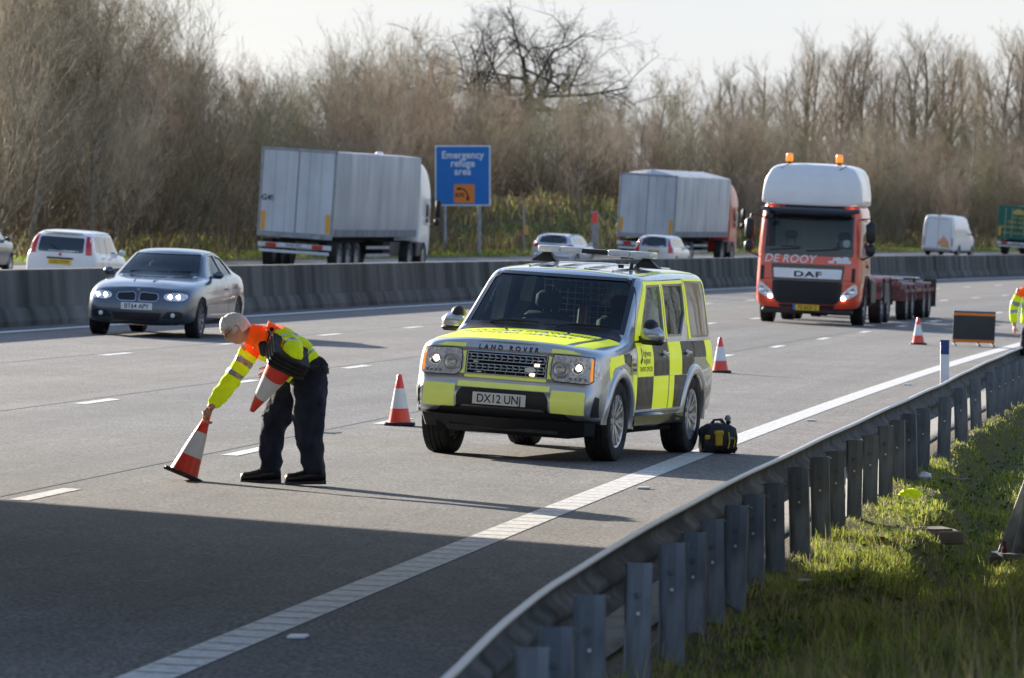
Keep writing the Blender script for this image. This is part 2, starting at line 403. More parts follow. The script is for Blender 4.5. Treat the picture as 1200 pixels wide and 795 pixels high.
def join(objs, name):
    """several meshes of the same part become one mesh"""
    v = []; f = []; mi = []; mats = []; sm = []
    for o in objs:
        b = len(v); mp_ = []
        for mm in o.data.materials:
            if mm not in mats: mats.append(mm)
            mp_.append(mats.index(mm))
        v += [tuple(q.co) for q in o.data.vertices]
        for p in o.data.polygons: f.append(tuple(i+b for i in p.vertices)); mi.append(mp_[p.material_index] if mp_ else 0); sm.append(p.use_smooth)
    par = objs[0].parent
    o2 = mesh_obj(name, v, f, mats, par, False, mi); o2.data.polygons.foreach_set('use_smooth', sm)
    for o in objs: bpy.data.objects.remove(o)
    return o2
def inset(poly, d):
    """shrink (d>0) or grow (d<0) a polygon"""
    n = len(poly); area = sum(poly[i][0]*poly[(i+1) % n][1]-poly[(i+1) % n][0]*poly[i][1] for i in range(n)); sg = 1 if area > 0 else -1; out = []
    for i in range(n):
        a, b, c = Vector(poly[i-1]), Vector(poly[i]), Vector(poly[(i+1) % n])
        e1 = (b-a).normalized(); e2 = (c-b).normalized(); n1 = Vector((-e1.y, e1.x))*sg; n2 = Vector((-e2.y, e2.x))*sg
        k = (n1+n2); k = k/max(.3, k.length_squared)*2; out.append((b.x+k.x*d, b.y+k.y*d))
    return out
def rounded(poly, r, n=4):
    out = []; N = len(poly)
    for i in range(N):
        a, b, c = Vector(poly[i-1]), Vector(poly[i]), Vector(poly[(i+1) % N])
        rr = min(r, (a-b).length*.45, (c-b).length*.45); p0 = b+(a-b).normalized()*rr; p1 = b+(c-b).normalized()*rr
        for k in range(n+1):
            t = k/n; q = p0*(1-t)**2+b*2*t*(1-t)+p1*t*t; out.append((q.x, q.y))
    return out
def ring2d(outer, inner):
    n = len(outer); return outer+inner, [(i, (i+1) % n, (i+1) % n+n, i+n) for i in range(n)]
def mir(poly): return [(-a, b) for a, b in poly]

def make_wheel(name, r, w, rim_r, spokes, rim_m, parent, side=1, hub=.06, twin=False):
    """axis along local X, outer face towards +X*side"""
    root = MB(); prof = []
    hw = w/2; sb = .025
    prof = [(rim_r, -hw*.82), (rim_r+.02, -hw*.95), (r-sb*1.6, -hw), (r-sb*.4, -hw*.93), (r, -hw*.78), (r, -hw*.42), (r-.009, -hw*.40), (r-.009, -hw*.34), (r, -hw*.32), (r, -.012), (r-.009, -.008), (r-.009, .008), (r, .012),
            (r, hw*.32), (r-.009, hw*.34), (r-.009, hw*.40), (r, hw*.42), (r, hw*.78), (r-sb*.4, hw*.93), (r-sb*1.6, hw), (rim_r+.02, hw*.95), (rim_r, hw*.82)]
    root.lathe(prof, axis='x', n=48)
    t = root.build('tyre', MT['rubber'], parent, True, 35)
    b = MB(); s = side
    b.lathe([(rim_r, -hw*.82), (rim_r-.012, -hw*.5), (rim_r-.03, 0), (rim_r-.02, s*hw*.6), (rim_r-.012, s*hw*.80), (rim_r+.004, s*hw*.86)] if s > 0 else [(rim_r, hw*.82), (rim_r-.012, hw*.5), (rim_r-.03, 0), (rim_r-.02, -hw*.6), (rim_r-.012, -hw*.8), (rim_r+.004, -hw*.86)], axis='x', n=40)
    b.lathe([(0, s*hw*.60), (hub, s*hw*.60), (hub*1.25, s*hw*.45), (hub*1.25, s*hw*.2)], axis='x', n=20)
    for i in range(spokes):
        q = 2*PI*i/spokes
        for dq in ((-.11, .11) if spokes <= 7 else (0,)):
            a, c = q+dq*.5, q+dq*1.6
            R = Matrix.Rotation(a, 3, 'X')
            p0 = Vector((s*hw*.50, 0, hub*.8)); p1 = Vector((s*hw*.70, 0, rim_r-.012)); d = (p1-p0)
            wv0, wv1 = hub*.34, rim_r*.065; th = .02
            v = []
            for (pp, ww) in ((p0, wv0), (p1, wv1)):
                for (dx, dy) in ((-th, -ww), (th, -ww*.8), (th, ww*.8), (-th, ww)): v.append(R@(pp+Vector((dx*s, dy, 0))) )
            if dq:
                Rr = Matrix.Rotation(c-a, 3, 'X'); v[4:] = [Rr@q_ for q_ in v[4:]]
            b.add(v, [(0, 1, 5, 4), (1, 2, 6, 5), (2, 3, 7, 6), (3, 0, 4, 7), (0, 3, 2, 1), (4, 5, 6, 7)])
    rm = b.build('rim', rim_m, parent, True, 30)
    d = MB(); d.cyl((-s*.02, 0, 0), (s*.005, 0, 0), rim_r*.72, n=24); d.build('brake_disc', MT['dark_alloy'], parent, True, 30)
    return t
def wheel_set(root, r, w, rim_r, spokes, rim_m, spots, hub=.06):
    first = {}
    for (x, y) in spots:
        s = 1 if x > 0 else -1
        if s not in first:
            e = bpy.data.objects.new('wheel', None); link(e); e.parent = root; make_wheel('wheel', r, w, rim_r, spokes, rim_m, e, s, hub); first[s] = e
        else:
            e = first[s].copy(); link(e); e.parent = root
            for ch in first[s].children: c = ch.copy(); link(c); c.parent = e
        e.location = (x, y, r)
def arch_cut(body, ys, r, wz, depth=.36, W=1.0):
    cs = []
    for y in ys:
        for sx in (-1, 1):
            b = MB(); b.cyl((sx*(W-depth), y, wz), (sx*(W+.3), y, wz), r, n=40); b.box((sx*(W-depth/2+.15), y, wz-.3), (depth+.3, 2*r*.97, .6)); 
            # two solids one after another keep the solver happy
            c = MB(); c.cyl((sx*(W-depth), y, wz), (sx*(W+.3), y, wz), r, n=40); cs.append(c.build('cut', MT['dark']))
    bool_cut(body, cs)
def plate(parent, txt, p, n_rot, m, w=.52, h=.111, name='number_plate', ink='ink'):
    """number plate centred at p, local frame n_rot (x right, y up, z out)"""
    M4 = Matrix.Translation(p) @ n_rot.to_4x4()
    b = MB(); b.m = M4; b.box((0, 0, 0), (w, h, .012), .004); o = b.build(name, m, parent)
    v, f = text2d(txt, h*.98, bold=.0012, sx=.90)
    xs = [q[0] for q in v]; k = min(1, w*.82/(max(xs)-min(xs)))
    mesh_obj('lettering', [M4@Vector((q[0]*k, q[1]-h*.03, .0085)) for q in v], f, MT[ink], o)
    return o
FRONT = Matrix(((1, 0, 0), (0, 0, -1), (0, 1, 0)))      # x right, y up, z towards -Y
REAR = Matrix(((-1, 0, 0), (0, 0, 1), (0, 1, 0)))
def place_vehicle(root, s, L, yaw, origin=None):
    """put the root's origin on the road, local -Y pointing along yaw (radians clockwise from +Y seen from above), leaning with the road's crossfall"""
    fw = Vector((math.sin(yaw), math.cos(yaw), 0)); e = .5
    p = PR(s, L); h = heading(s)
    d1 = PR(s+e, L)-PR(s-e, L); d2 = PR(s, L+e)-PR(s, L-e); n = d1.cross(d2).normalized()
    if n.z < 0: n = -n
    fw = (fw-n*fw.dot(n)).normalized()
    root.location = p; root.rotation_euler = vrot(fw, n).to_euler()

# ================================================================== SETTING
def np_mesh(name, verts, quads, m, parent=None, smooth=False, mi=None, k=4):
    me = bpy.data.meshes.new(name); n = len(quads)
    me.vertices.add(len(verts)); me.vertices.foreach_set('co', np.asarray(verts, np.float32).ravel())
    me.loops.add(n*k); me.loops.foreach_set('vertex_index', np.asarray(quads, np.int32).ravel())
    me.polygons.add(n); me.polygons.foreach_set('loop_start', np.arange(0, n*k, k, dtype=np.int32))
    for x in (m if isinstance(m, (list, tuple)) else [m]): me.materials.append(x)
    if mi is not None: me.polygons.foreach_set('material_index', np.asarray(mi, np.int32))
    if smooth: me.polygons.foreach_set('use_smooth', np.ones(n, bool))
    me.update(calc_edges=True); o = bpy.data.objects.new(name, me); link(o)
    if parent: o.parent = parent
    return o
def sheet(name, ss, Ls, hfun, m, kind='structure', smooth=True):
    v = [hfun(s, L) for s in ss for L in Ls]; K = len(Ls)
    f = [(i*K+j, i*K+j+1, (i+1)*K+j+1, (i+1)*K+j) for i in range(len(ss)-1) for j in range(K-1)]
    o = mesh_obj(name, v, [q[::-1] for q in f], m, None, smooth)
    uv = o.data.uv_layers.new(name='road'); SL = [(s, L) for s in ss for L in Ls]
    for lp in o.data.loops: uv.data[lp.index].uv = (SL[lp.vertex_index][0], SL[lp.vertex_index][1])
    if o.data.polygons[0].normal.z < 0:
        bm = bmesh.new(); bm.from_mesh(o.data); bmesh.ops.reverse_faces(bm, faces=bm.faces); bm.to_mesh(o.data); bm.free()
    if kind: o['kind'] = kind
    return o

# road surface: lanes differ a little in tone, fine aggregate, wheel tracks and joints
def asphalt(name, base, far=False):
    m = bpy.data.materials.new(name); m.use_nodes = True; nt = m.node_tree; N = nt.nodes; Lk = nt.links; b = N['Principled BSDF']
    b.inputs['Roughness'].default_value = .82; b.inputs['Specular IOR Level'].default_value = .35
    uv = N.new('ShaderNodeUVMap'); uv.uv_map = 'road'; sp = N.new('ShaderNodeSeparateXYZ'); Lk.new(uv.outputs['UV'], sp.inputs[0])
    # tone across the road
    mr = N.new('ShaderNodeMapRange'); mr.inputs['From Min'].default_value = 2.5; mr.inputs['From Max'].default_value = 20.5; Lk.new(sp.outputs['Y'], mr.inputs['Value'])
    r = N.new('ShaderNodeValToRGB'); e = r.color_ramp.elements
    def at(L): return (L-2.5)/18
    tones = [(2.6, (1.02, .97, .92)), (4.75, (1.02, .97, .93)), (4.85, (1.05, 1.02, .98)), (5.6, (.92, .90, .88)), (6.5, (1.07, 1.05, 1.02)), (7.5, (.91, .90, .89)), (8.3, (1.03, 1.01, .98)), (8.5, (.86, .87, .88)),
             (9.4, (.74, .75, .77)), (10.3, (.90, .91, .92)), (11.2, (.74, .75, .77)), (12.05, (.86, .87, .88)), (12.15, (1.0, .97, .94)), (13.0, (.87, .83, .80)), (14, (1.0, .96, .92)), (15, (.87, .83, .80)), (15.8, (.98, .94, .91)), (17, (.90, .88, .86)), (20, (.85, .84, .82))]
    e[0].position = at(tones[0][0]); e[0].color = (*tones[0][1], 1); e[1].position = 1; e[1].color = (*tones[-1][1], 1)
    for L, c in tones[1:-1]: q = e.new(at(L)); q.color = (*c, 1)
    Lk.new(mr.outputs['Result'], r.inputs['Fac'])
    tco = N.new('ShaderNodeTexCoord')
    def noise(sc, det, lo, hi, stretch=None, src=None, f0=.3, f1=.7):
        mpn = N.new('ShaderNodeMapping'); mpn.inputs['Scale'].default_value = stretch or (1, 1, 1); Lk.new(src or tco.outputs['Object'], mpn.inputs['Vector'])
        n = N.new('ShaderNodeTexNoise'); n.inputs['Scale'].default_value = sc; n.inputs['Detail'].default_value = det; Lk.new(mpn.outputs['Vector'], n.inputs['Vector'])
        q = N.new('ShaderNodeMapRange'); q.inputs['From Min'].default_value = f0; q.inputs['From Max'].default_value = f1; q.inputs['To Min'].default_value = lo; q.inputs['To Max'].default_value = hi
        Lk.new(n.outputs['Fac'], q.inputs['Value']); return q.outputs['Result'], n
    grain, ng = noise(38, 3, .45, 1.6, (1.0, .30, 1.0)); fine, nf = noise(120, 2, .72, 1.28, (1, .45, 1)); blot, _ = noise(.35, 5, .86, 1.13); streak, _ = noise(1.0, 5, .87, 1.12, (.04, 2.2, 1), uv.outputs['UV'])
    patchy, _ = noise(5, 4, .88, 1.12, (1, .3, 1))
    def mul(a, c):
        x = N.new('ShaderNodeMath'); x.operation = 'MULTIPLY'; Lk.new(a, x.inputs[0]); Lk.new(c, x.inputs[1]); return x.outputs[0]
    tot = mul(mul(mul(grain, fine), mul(blot, streak)), patchy)
    mx = N.new('ShaderNodeMix'); mx.data_type = 'RGBA'; mx.blend_type = 'MULTIPLY'; mx.inputs['Factor'].default_value = 1
    mx.inputs['A'].default_value = (*base, 1)
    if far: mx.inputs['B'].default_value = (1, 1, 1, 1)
    else: Lk.new(r.outputs['Color'], mx.inputs['B'])
    mx2 = N.new('ShaderNodeMix'); mx2.data_type = 'RGBA'; mx2.blend_type = 'MULTIPLY'; mx2.inputs['Factor'].default_value = 1
    Lk.new(mx.outputs['Result'], mx2.inputs['A']); Lk.new(tot, mx2.inputs['B']); Lk.new(mx2.outputs['Result'], b.inputs['Base Color'])
    bp = N.new('ShaderNodeBump'); bp.inputs['Strength'].default_value = .5; bp.inputs['Distance'].default_value = .006; Lk.new(ng.outputs['Fac'], bp.inputs['Height']); Lk.new(bp.outputs['Normal'], b.inputs['Normal'])
    return m
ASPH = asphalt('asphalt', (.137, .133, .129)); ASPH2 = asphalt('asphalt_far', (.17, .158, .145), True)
SS = [-90, -60, -30, -10]+list(np.arange(0, 440, 2.5))+list(range(450, 800, 25))+[900, 1100, 1500]
LSn = list(np.linspace(2.92, 20.3, 30))
sheet('road', SS, LSn, lambda s, L: PR(s, L), ASPH)
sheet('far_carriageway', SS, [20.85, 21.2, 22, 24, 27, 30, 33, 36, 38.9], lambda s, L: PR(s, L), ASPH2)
MARK = bpy.data.materials.new('road_paint'); MARK.use_nodes = True
_nt = MARK.node_tree; _b = _nt.nodes['Principled BSDF']; _b.inputs['Roughness'].default_value = .6
_t = _nt.nodes.new('ShaderNodeTexCoord'); _n = _nt.nodes.new('ShaderNodeTexNoise'); _n.inputs['Scale'].default_value = 22; _n.inputs['Detail'].default_value = 6
_r = _nt.nodes.new('ShaderNodeValToRGB'); _r.color_ramp.elements[0].position = .34; _r.color_ramp.elements[0].color = (.40, .39, .37, 1); _r.color_ramp.elements[1].position = .52; _r.color_ramp.elements[1].color = (.72, .70, .66, 1)
_nt.links.new(_t.outputs['Object'], _n.inputs['Vector']); _nt.links.new(_n.outputs['Fac'], _r.inputs['Fac']); _nt.links.new(_r.outputs['Color'], _b.inputs['Base Color'])
DIRT = mat('rib_dirt', (.36, .34, .31), .8)  # ribs drawn as thin dirt lines, darker than the paint
def strip_line(L0, L1, ss, h=.004):
    v = []; f = []
    for s in ss: v += [PR(s, L0, h), PR(s, L1, h)]
    for i in range(len(ss)-1): f.append((2*i, 2*i+1, 2*i+3, 2*i+2))
    return v, f
def merge(parts):
    V = []; F = []
    for v, f in parts: o = len(V); V += v; F += [tuple(i+o for i in q) for q in f]
    return V, F
ends = [4.76-.125, 4.76+.125]
v, f = strip_line(*ends, list(np.arange(-20, 440, 2.5))+[600, 900]); o = mesh_obj('edge_line', v, f, MARK); o['kind'] = 'structure'
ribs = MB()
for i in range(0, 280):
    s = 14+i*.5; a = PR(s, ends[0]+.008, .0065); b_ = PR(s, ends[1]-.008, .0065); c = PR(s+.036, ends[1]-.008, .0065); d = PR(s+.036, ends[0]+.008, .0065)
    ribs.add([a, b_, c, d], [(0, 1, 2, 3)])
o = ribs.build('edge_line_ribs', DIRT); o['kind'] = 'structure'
parts = [strip_line(19.42, 19.62, list(np.arange(-20, 440, 2.5))+[600]), strip_line(36.9, 37.1, list(np.arange(-20, 440, 2.5))+[600]), strip_line(21.8, 22.0, list(np.arange(-20, 440, 2.5))+[600])]
for L, ph in ((8.45, 7.7), (12.0, .65), (15.65, 1.85), (25.6, 2), (29.3, 4), (33.1, 6)):
    for k in range(0, 55):
        e = ph+9*k; 
        if e < 9: continue
        parts.append(strip_line(L-.075, L+.075, [e-2, e-1, e]))
v, f = merge(parts); o = mesh_obj('lane_markings', v, f, MARK); o['kind'] = 'structure'

TAR = mat('bitumen_seal', (.065, .064, .063), .6)
parts = [strip_line(L, L+.022, list(np.arange(0, 420, 2.5)), .0025) for L in (8.66, 12.2, 15.84)]
random.seed(8)
for s_ in (31.5, 58.2, 74.5, 101, 133, 171): 
    L = 4.95 if s_ < 80 else 8.7; L2 = 8.64 if s_ < 80 else 15.8; v = []; n = 22
    for i in range(n): q = L+(L2-L)*i/(n-1); w_ = s_+.04*math.sin(i*1.7+s_); v += [PR(w_, q, .003), PR(w_+.03, q, .003)]
    parts.append((v, [(2*i, 2*i+1, 2*i+3, 2*i+2) for i in range(n-1)]))
v, f = merge(parts); o = mesh_obj('road_joints', v, f, TAR); o['kind'] = 'structure'
# ground: one sheet out to the horizon
GR = ramp_mat('verge_soil_and_turf', [(.035, .045, .012), (.07, .085, .02), (.10, .09, .04), (.055, .05, .03)], 1.6, .95, 7, bump=.6, bscale=14, bdist=.05)
GRN = ramp_mat('mown_turf', [(.04, .05, .012), (.14, .16, .03), (.10, .085, .04), (.17, .17, .05), (.05, .045, .02)], 18, .95, 8, bump=1, bscale=45, bdist=.05)
LG = [-800, -400, -200, -100, -60, -35, -20, -12, -8, -5, -3, -2, -1, -.5]+list(np.round(np.arange(0, 2.95, .08), 2))
sgn = [-120, -60, -20, 0, 8]+list(np.arange(14, 130, .6))+list(np.arange(132, 440, 6))+list(range(450, 800, 25))+[900, 1200, 1600, 2400]
def gh(s, L):
    p = P(s, L)
    if L >= 2.9: p.z -= .03
    return p
sheet('near_verge', sgn, LG+[2.96], gh, GRN)
def gh2(s, L): p = P(s, L); p.z -= (.10 if L < 39 else 0); return p
ssf = [-120, -60, 0]+list(np.arange(20, 560, 5))+list(range(575, 900, 25))+[1200, 1600, 2400]
sheet('ground', ssf, [2.9, 8, 14, 20, 26, 32, 37, 38.8, 38.88, 39.0, 39.3, 39.7, 40.2]+list(np.arange(41, 62, 1.0))+[65, 70, 75, 80, 90, 110, 150, 220, 350, 600, 800], gh2, GR)
CONC_EDGE = ramp_mat('pale_channel_concrete', [(.16, .15, .13), (.30, .28, .25), (.22, .20, .18)], 3, .9, 6, bump=.3, bscale=40)
def chh(s, L): return PR(s, L, .0) + Vector((0, 0, {2.86: .012, 2.9: .03, 3.0: .012, 3.3: .008, 3.32: .004}[L]))
sheet('drainage_channel', list(np.arange(-20, 440, 2.5)), [2.86, 2.9, 3.0, 3.3, 3.32], chh, CONC_EDGE)
GRAV = ramp_mat('stony_soil', [(.05, .04, .03), (.13, .105, .08), (.20, .17, .14)], 16, .95, 6, bump=1, bscale=30, bdist=.05)
def grh(s, L):
    p = P(s, L); p.z += .012*(1 if 2.6 < L < 2.84 else -1); return p
sheet('gravel_margin', list(np.arange(8, 130, .8)), [2.55, 2.6, 2.64, 2.7, 2.8, 2.86], grh, GRAV)

# concrete median barrier
def extr(name, prof, ss, m, fn, smooth=False):
    """prof: list of (L offset, height) swept along the road"""
    v = []; K = len(prof)
    for s in ss: v += [fn(s, a, b) for a, b in prof]
    f = [(i*K+j, i*K+j+1, (i+1)*K+j+1, (i+1)*K+j) for i in range(len(ss)-1) for j in range(K-1)]
    f += [tuple(range(K)), tuple(range((len(ss)-1)*K+K-1, (len(ss)-1)*K-1, -1))]
    o = mesh_obj(name, v, f, m, None, smooth)
    bm = bmesh.new(); bm.from_mesh(o.data); bmesh.ops.recalc_face_normals(bm, faces=bm.faces); bm.to_mesh(o.data); bm.free()
    return o
CONC = bpy.data.materials.new('weathered_barrier_concrete'); CONC.use_nodes = True
nt = CONC.node_tree; b = nt.nodes['Principled BSDF']; b.inputs['Roughness'].default_value = .9; b.inputs['Specular IOR Level'].default_value = .2
t = nt.nodes.new('ShaderNodeTexCoord')
def _n(sc, st, det=5):
    mpn = nt.nodes.new('ShaderNodeMapping'); mpn.inputs['Scale'].default_value = st; nt.links.new(t.outputs['Object'], mpn.inputs['Vector'])
    n = nt.nodes.new('ShaderNodeTexNoise'); n.inputs['Scale'].default_value = sc; n.inputs['Detail'].default_value = det; nt.links.new(mpn.outputs['Vector'], n.inputs['Vector']); return n.outputs['Fac']
r = nt.nodes.new('ShaderNodeValToRGB'); r.color_ramp.elements[0].position = .32; r.color_ramp.elements[0].color = (.040, .040, .036, 1); r.color_ramp.elements[1].position = .68; r.color_ramp.elements[1].color = (.17, .166, .152, 1)
nt.links.new(_n(1.0, (1, 1, .10)), r.inputs['Fac'])
r2 = nt.nodes.new('ShaderNodeMapRange'); r2.inputs['From Min'].default_value = .3; r2.inputs['From Max'].default_value = .7; r2.inputs['To Min'].default_value = .75; r2.inputs['To Max'].default_value = 1.2
nt.links.new(_n(.18, (1, 1, 1)), r2.inputs['Value'])
mx = nt.nodes.new('ShaderNodeMix'); mx.data_type = 'RGBA'; mx.blend_type = 'MULTIPLY'; mx.inputs['Factor'].default_value = 1
nt.links.new(r.outputs['Color'], mx.inputs['A']); nt.links.new(r2.outputs['Result'], mx.inputs['B']); nt.links.new(mx.outputs['Result'], b.inputs['Base Color'])
bar = extr('concrete_barrier', [(20.22, -.05), (20.22, .09), (20.30, .30), (20.36, .315), (20.405, .92), (20.425, .94), (20.665, .94), (20.685, .92), (20.73, .315), (20.80, .30), (20.88, .09), (20.88, -.05)],
    list(np.arange(-60, 440, 2.5))+[520, 700], CONC, lambda s, a, b: PR(s, a, b))
setp(bar, 'long weathered grey concrete barrier dividing the two carriageways', 'barrier')

# steel safety fence on the near verge
def railL(s):
    pts = [(-30, .6), (5, 1.7), (12, 2.12), (19.7, 2.44), (22, 2.55), (24.5, 2.64), (27, 2.68), (30, 2.71), (35, 2.74), (50, 2.70), (60, 2.68), (70, 2.74), (90, 2.80), (400, 2.80)]
    for (a, b), (c, d) in zip(pts, pts[1:]):
        if s <= c: return b+(d-b)*(max(s, a)-a)/(c-a)
    return 2.8
rail = empty('guard_rail', PR(30, 2.7), 'galvanised steel safety fence on many posts along the near verge', 'guard rail')
prof = [(.012, .648), (.0, .65), (-.002, .645), (.0, .628), (.055, .595), (.062, .56), (.055, .535), (.010, .505), (.004, .48), (.010, .455), (.055, .425), (.062, .395), (.055, .37), (.0, .338), (.002, .334), (.012, .338)]
ssr = list(np.arange(4, 130, .8))+list(range(132, 420, 8))
v = []; K = len(prof)
for s in ssr:
    wob = .004*math.sin(s*.9)
    v += [PR(s, railL(s)+a, b+wob*.6)-rail.location for a, b in prof]
f = [(i*K+j, i*K+(j+1), (i+1)*K+(j+1), (i+1)*K+j) for i in range(len(ssr)-1) for j in range(K-1)]
v2 = []
for s in ssr: v2 += [PR(s, railL(s)+a, b+.004*math.sin(s*.9)*.6)-rail.location for a, b in ((-.012, .636), (-.016, .650), (-.006, .658), (.012, .655), (.018, .646))]
f2 = [(i*5+j, i*5+(j+1), (i+1)*5+(j+1), (i+1)*5+j) for i in range(len(ssr)-1) for j in range(4)]
mesh_obj('rolled_edge', v2, f2, MT['galv_edge'], rail, True)
be = mesh_obj('beam', v, f, MT['galv'], rail, True); be.data.set_sharp_from_angle(angle=rad(50))
def post_mb(b):
    w, d, l, t = .064, .05, .018, .006   # a folded Z post, wide web towards the verge
    b.box((0, 0, -.02), (2*w, t, 1.26)); b.box((w-t/2, d/2, -.02), (t, d, 1.26)); b.box((-w+t/2, -d/2-.001, -.02), (t, d, 1.26)); b.box((w-l/2, d, -.02), (l, t, 1.26))
    return b
pm = post_mb(MB()).build('post', MT['galv_post'], rail)
bmr = bpy.data.meshes.new('x')
brk = MB(); brk.box((0, .04, .50), (.05, .05, .12)); brk.box((.0, .045, .40), (.03, .09, .03)); brk.cyl((0, -.006, .46), (0, -.022, .46), .014, n=8); brk.box((0, .06, .595), (.16, .05, .006)); bko = brk.build('bracket', MT['galv_post'], pm)
hol = MB(); hol.cyl((0, -.0035, .37), (0, -.0050, .37), .009, n=10); hol.build('bolt', MT['sign_white'], pm)
POST_S = [11.5, 13.3, 15.2, 17.0, 18.7, 20.3, 21.8, 23.1, 25.0, 27.5, 29.6, 30.9, 32.4, 33.9, 35.4, 37.2, 39.4, 41.4, 43.1, 44.9, 46.8, 48.9, 50.6, 52.5, 54.5, 58.2, 62.0, 65.7, 69.9, 71.8, 73.9, 75.8, 77.8, 79.7, 81.7, 83.6, 85.6, 87.5, 89.5, 91.4, 93.4, 95.3, 97.3, 99.2, 101.2, 103.1, 105.1, 107.0, 109.0, 110.9]
firstp = True
random.seed(4)
for s in POST_S:
    if firstp: o = pm; firstp = False
    else:
        o = pm.copy(); link(o); o.parent = rail
        for ch in pm.children: c = ch.copy(); link(c); c.parent = o
    o.location = PR(s, railL(s)-.14, .0)-rail.location; o.location.z += -.02+random.uniform(-.02, .01)
    h = heading(s); o.rotation_euler = (random.uniform(-.03, .03), random.uniform(-.03, .03), -h*.6+random.uniform(-.25, .25))

# unseen overbridge added out of frame to cast the shade over the foreground
BR = empty('shade_bridge', (-2, 45, .2), 'unseen concrete bridge added over the motorway to shade the foreground', 'bridge')
be_ = Vector((.844, -.536, 0)); bn = Vector((-.536, -.844, 0)); p0 = Vector((-19.2, 59.6, 0))
conc2 = ramp_mat('bridge_concrete', [(.22, .21, .19), (.34, .33, .30)], .6, .9, 6)
R3 = Matrix((be_, -bn, Vector((0, 0, 1)))).transposed()
def bbox_bridge(a0, a1, n0, n1, z0, z1, name, par=BR):
    b = MB(); c = p0+be_*((a0+a1)/2)+bn*((n0+n1)/2)+Vector((0, 0, (z0+z1)/2)); b.box(c-BR.location, (a1-a0, n1-n0, z1-z0), .03, R3); return b.build(name, conc2, par)
bbox_bridge(-38, 44, .35, 17.0, 6.5, 7.1, 'deck')
bbox_bridge(-38, 44, 0, .34, 6.35, 8.2, 'parapet'); bbox_bridge(-38, 44, 17.01, 17.35, 6.35, 8.2, 'parapet')
bbox_bridge(-34, -33, 2, 15.5, 1.2, 6.495, 'pier'); bbox_bridge(9.6, 10.4, 7, 10, .5, 6.495, 'pier'); bbox_bridge(39, 40, 2, 15.5, -.8, 6.495, 'pier')

# ------------------------------------------------------------------ vegetation
BARK = ramp_mat('bark', [(.12, .10, .07), (.27, .225, .165), (.42, .36, .28)], 4, .95, 5, bump=.5, bscale=20, per_obj=.25)
TWIG = ramp_mat('bare_twigs', [(.13, .108, .072), (.28, .232, .158), (.45, .38, .275)], .7, .9, 3, per_obj=.45)
TWIG_R = ramp_mat('reddish_twigs', [(.18, .125, .085), (.33, .245, .17), (.44, .34, .245)], .7, .9, 3, per_obj=.25)
TWIG_G = ramp_mat('mossy_twigs', [(.11, .10, .05), (.235, .21, .11), (.39, .345, .21)], .7, .9, 3, per_obj=.4)
OAKB = ramp_mat('oak_bark', [(.03, .026, .02), (.07, .06, .048)], 3, .95, 5)
BIRCH = ramp_mat('birch_bark', [(.10, .09, .08), (.45, .43, .39), (.55, .53, .5)], 3, .8, 5, stretch=(1, 1, 3))
IVY = ramp_mat('ivy_leaves', [(.02, .035, .012), (.05, .07, .02)], 3, .6, 4)
def prisms(segs, n):
    a = np.array([s[0] for s in segs]); b = np.array([s[1] for s in segs]); r0 = np.array([s[2] for s in segs]); r1 = np.array([s[3] for s in segs])
    d = b-a; d /= np.maximum(np.linalg.norm(d, axis=1, keepdims=True), 1e-6)
    t = np.where(np.abs(d[:, 2:3]) < .9, np.array([[0, 0, 1.]]), np.array([[1., 0, 0]])); u = np.cross(d, t); u /= np.linalg.norm(u, axis=1, keepdims=True); w = np.cross(d, u)
    V = []
    for (p, r) in ((a, r0), (b, r1)):
        for k in range(n):
            q = 2*PI*k/n; V.append(p+(u*math.cos(q)+w*math.sin(q))*r[:, None])
    V = np.stack(V, 1); N = len(segs); base = (np.arange(N)*2*n)[:, None]
    Q = np.concatenate([base+np.array([[k, (k+1) % n, (k+1) % n+n, k+n]]) for k in range(n)], 0)
    return V.reshape(-1, 3), Q
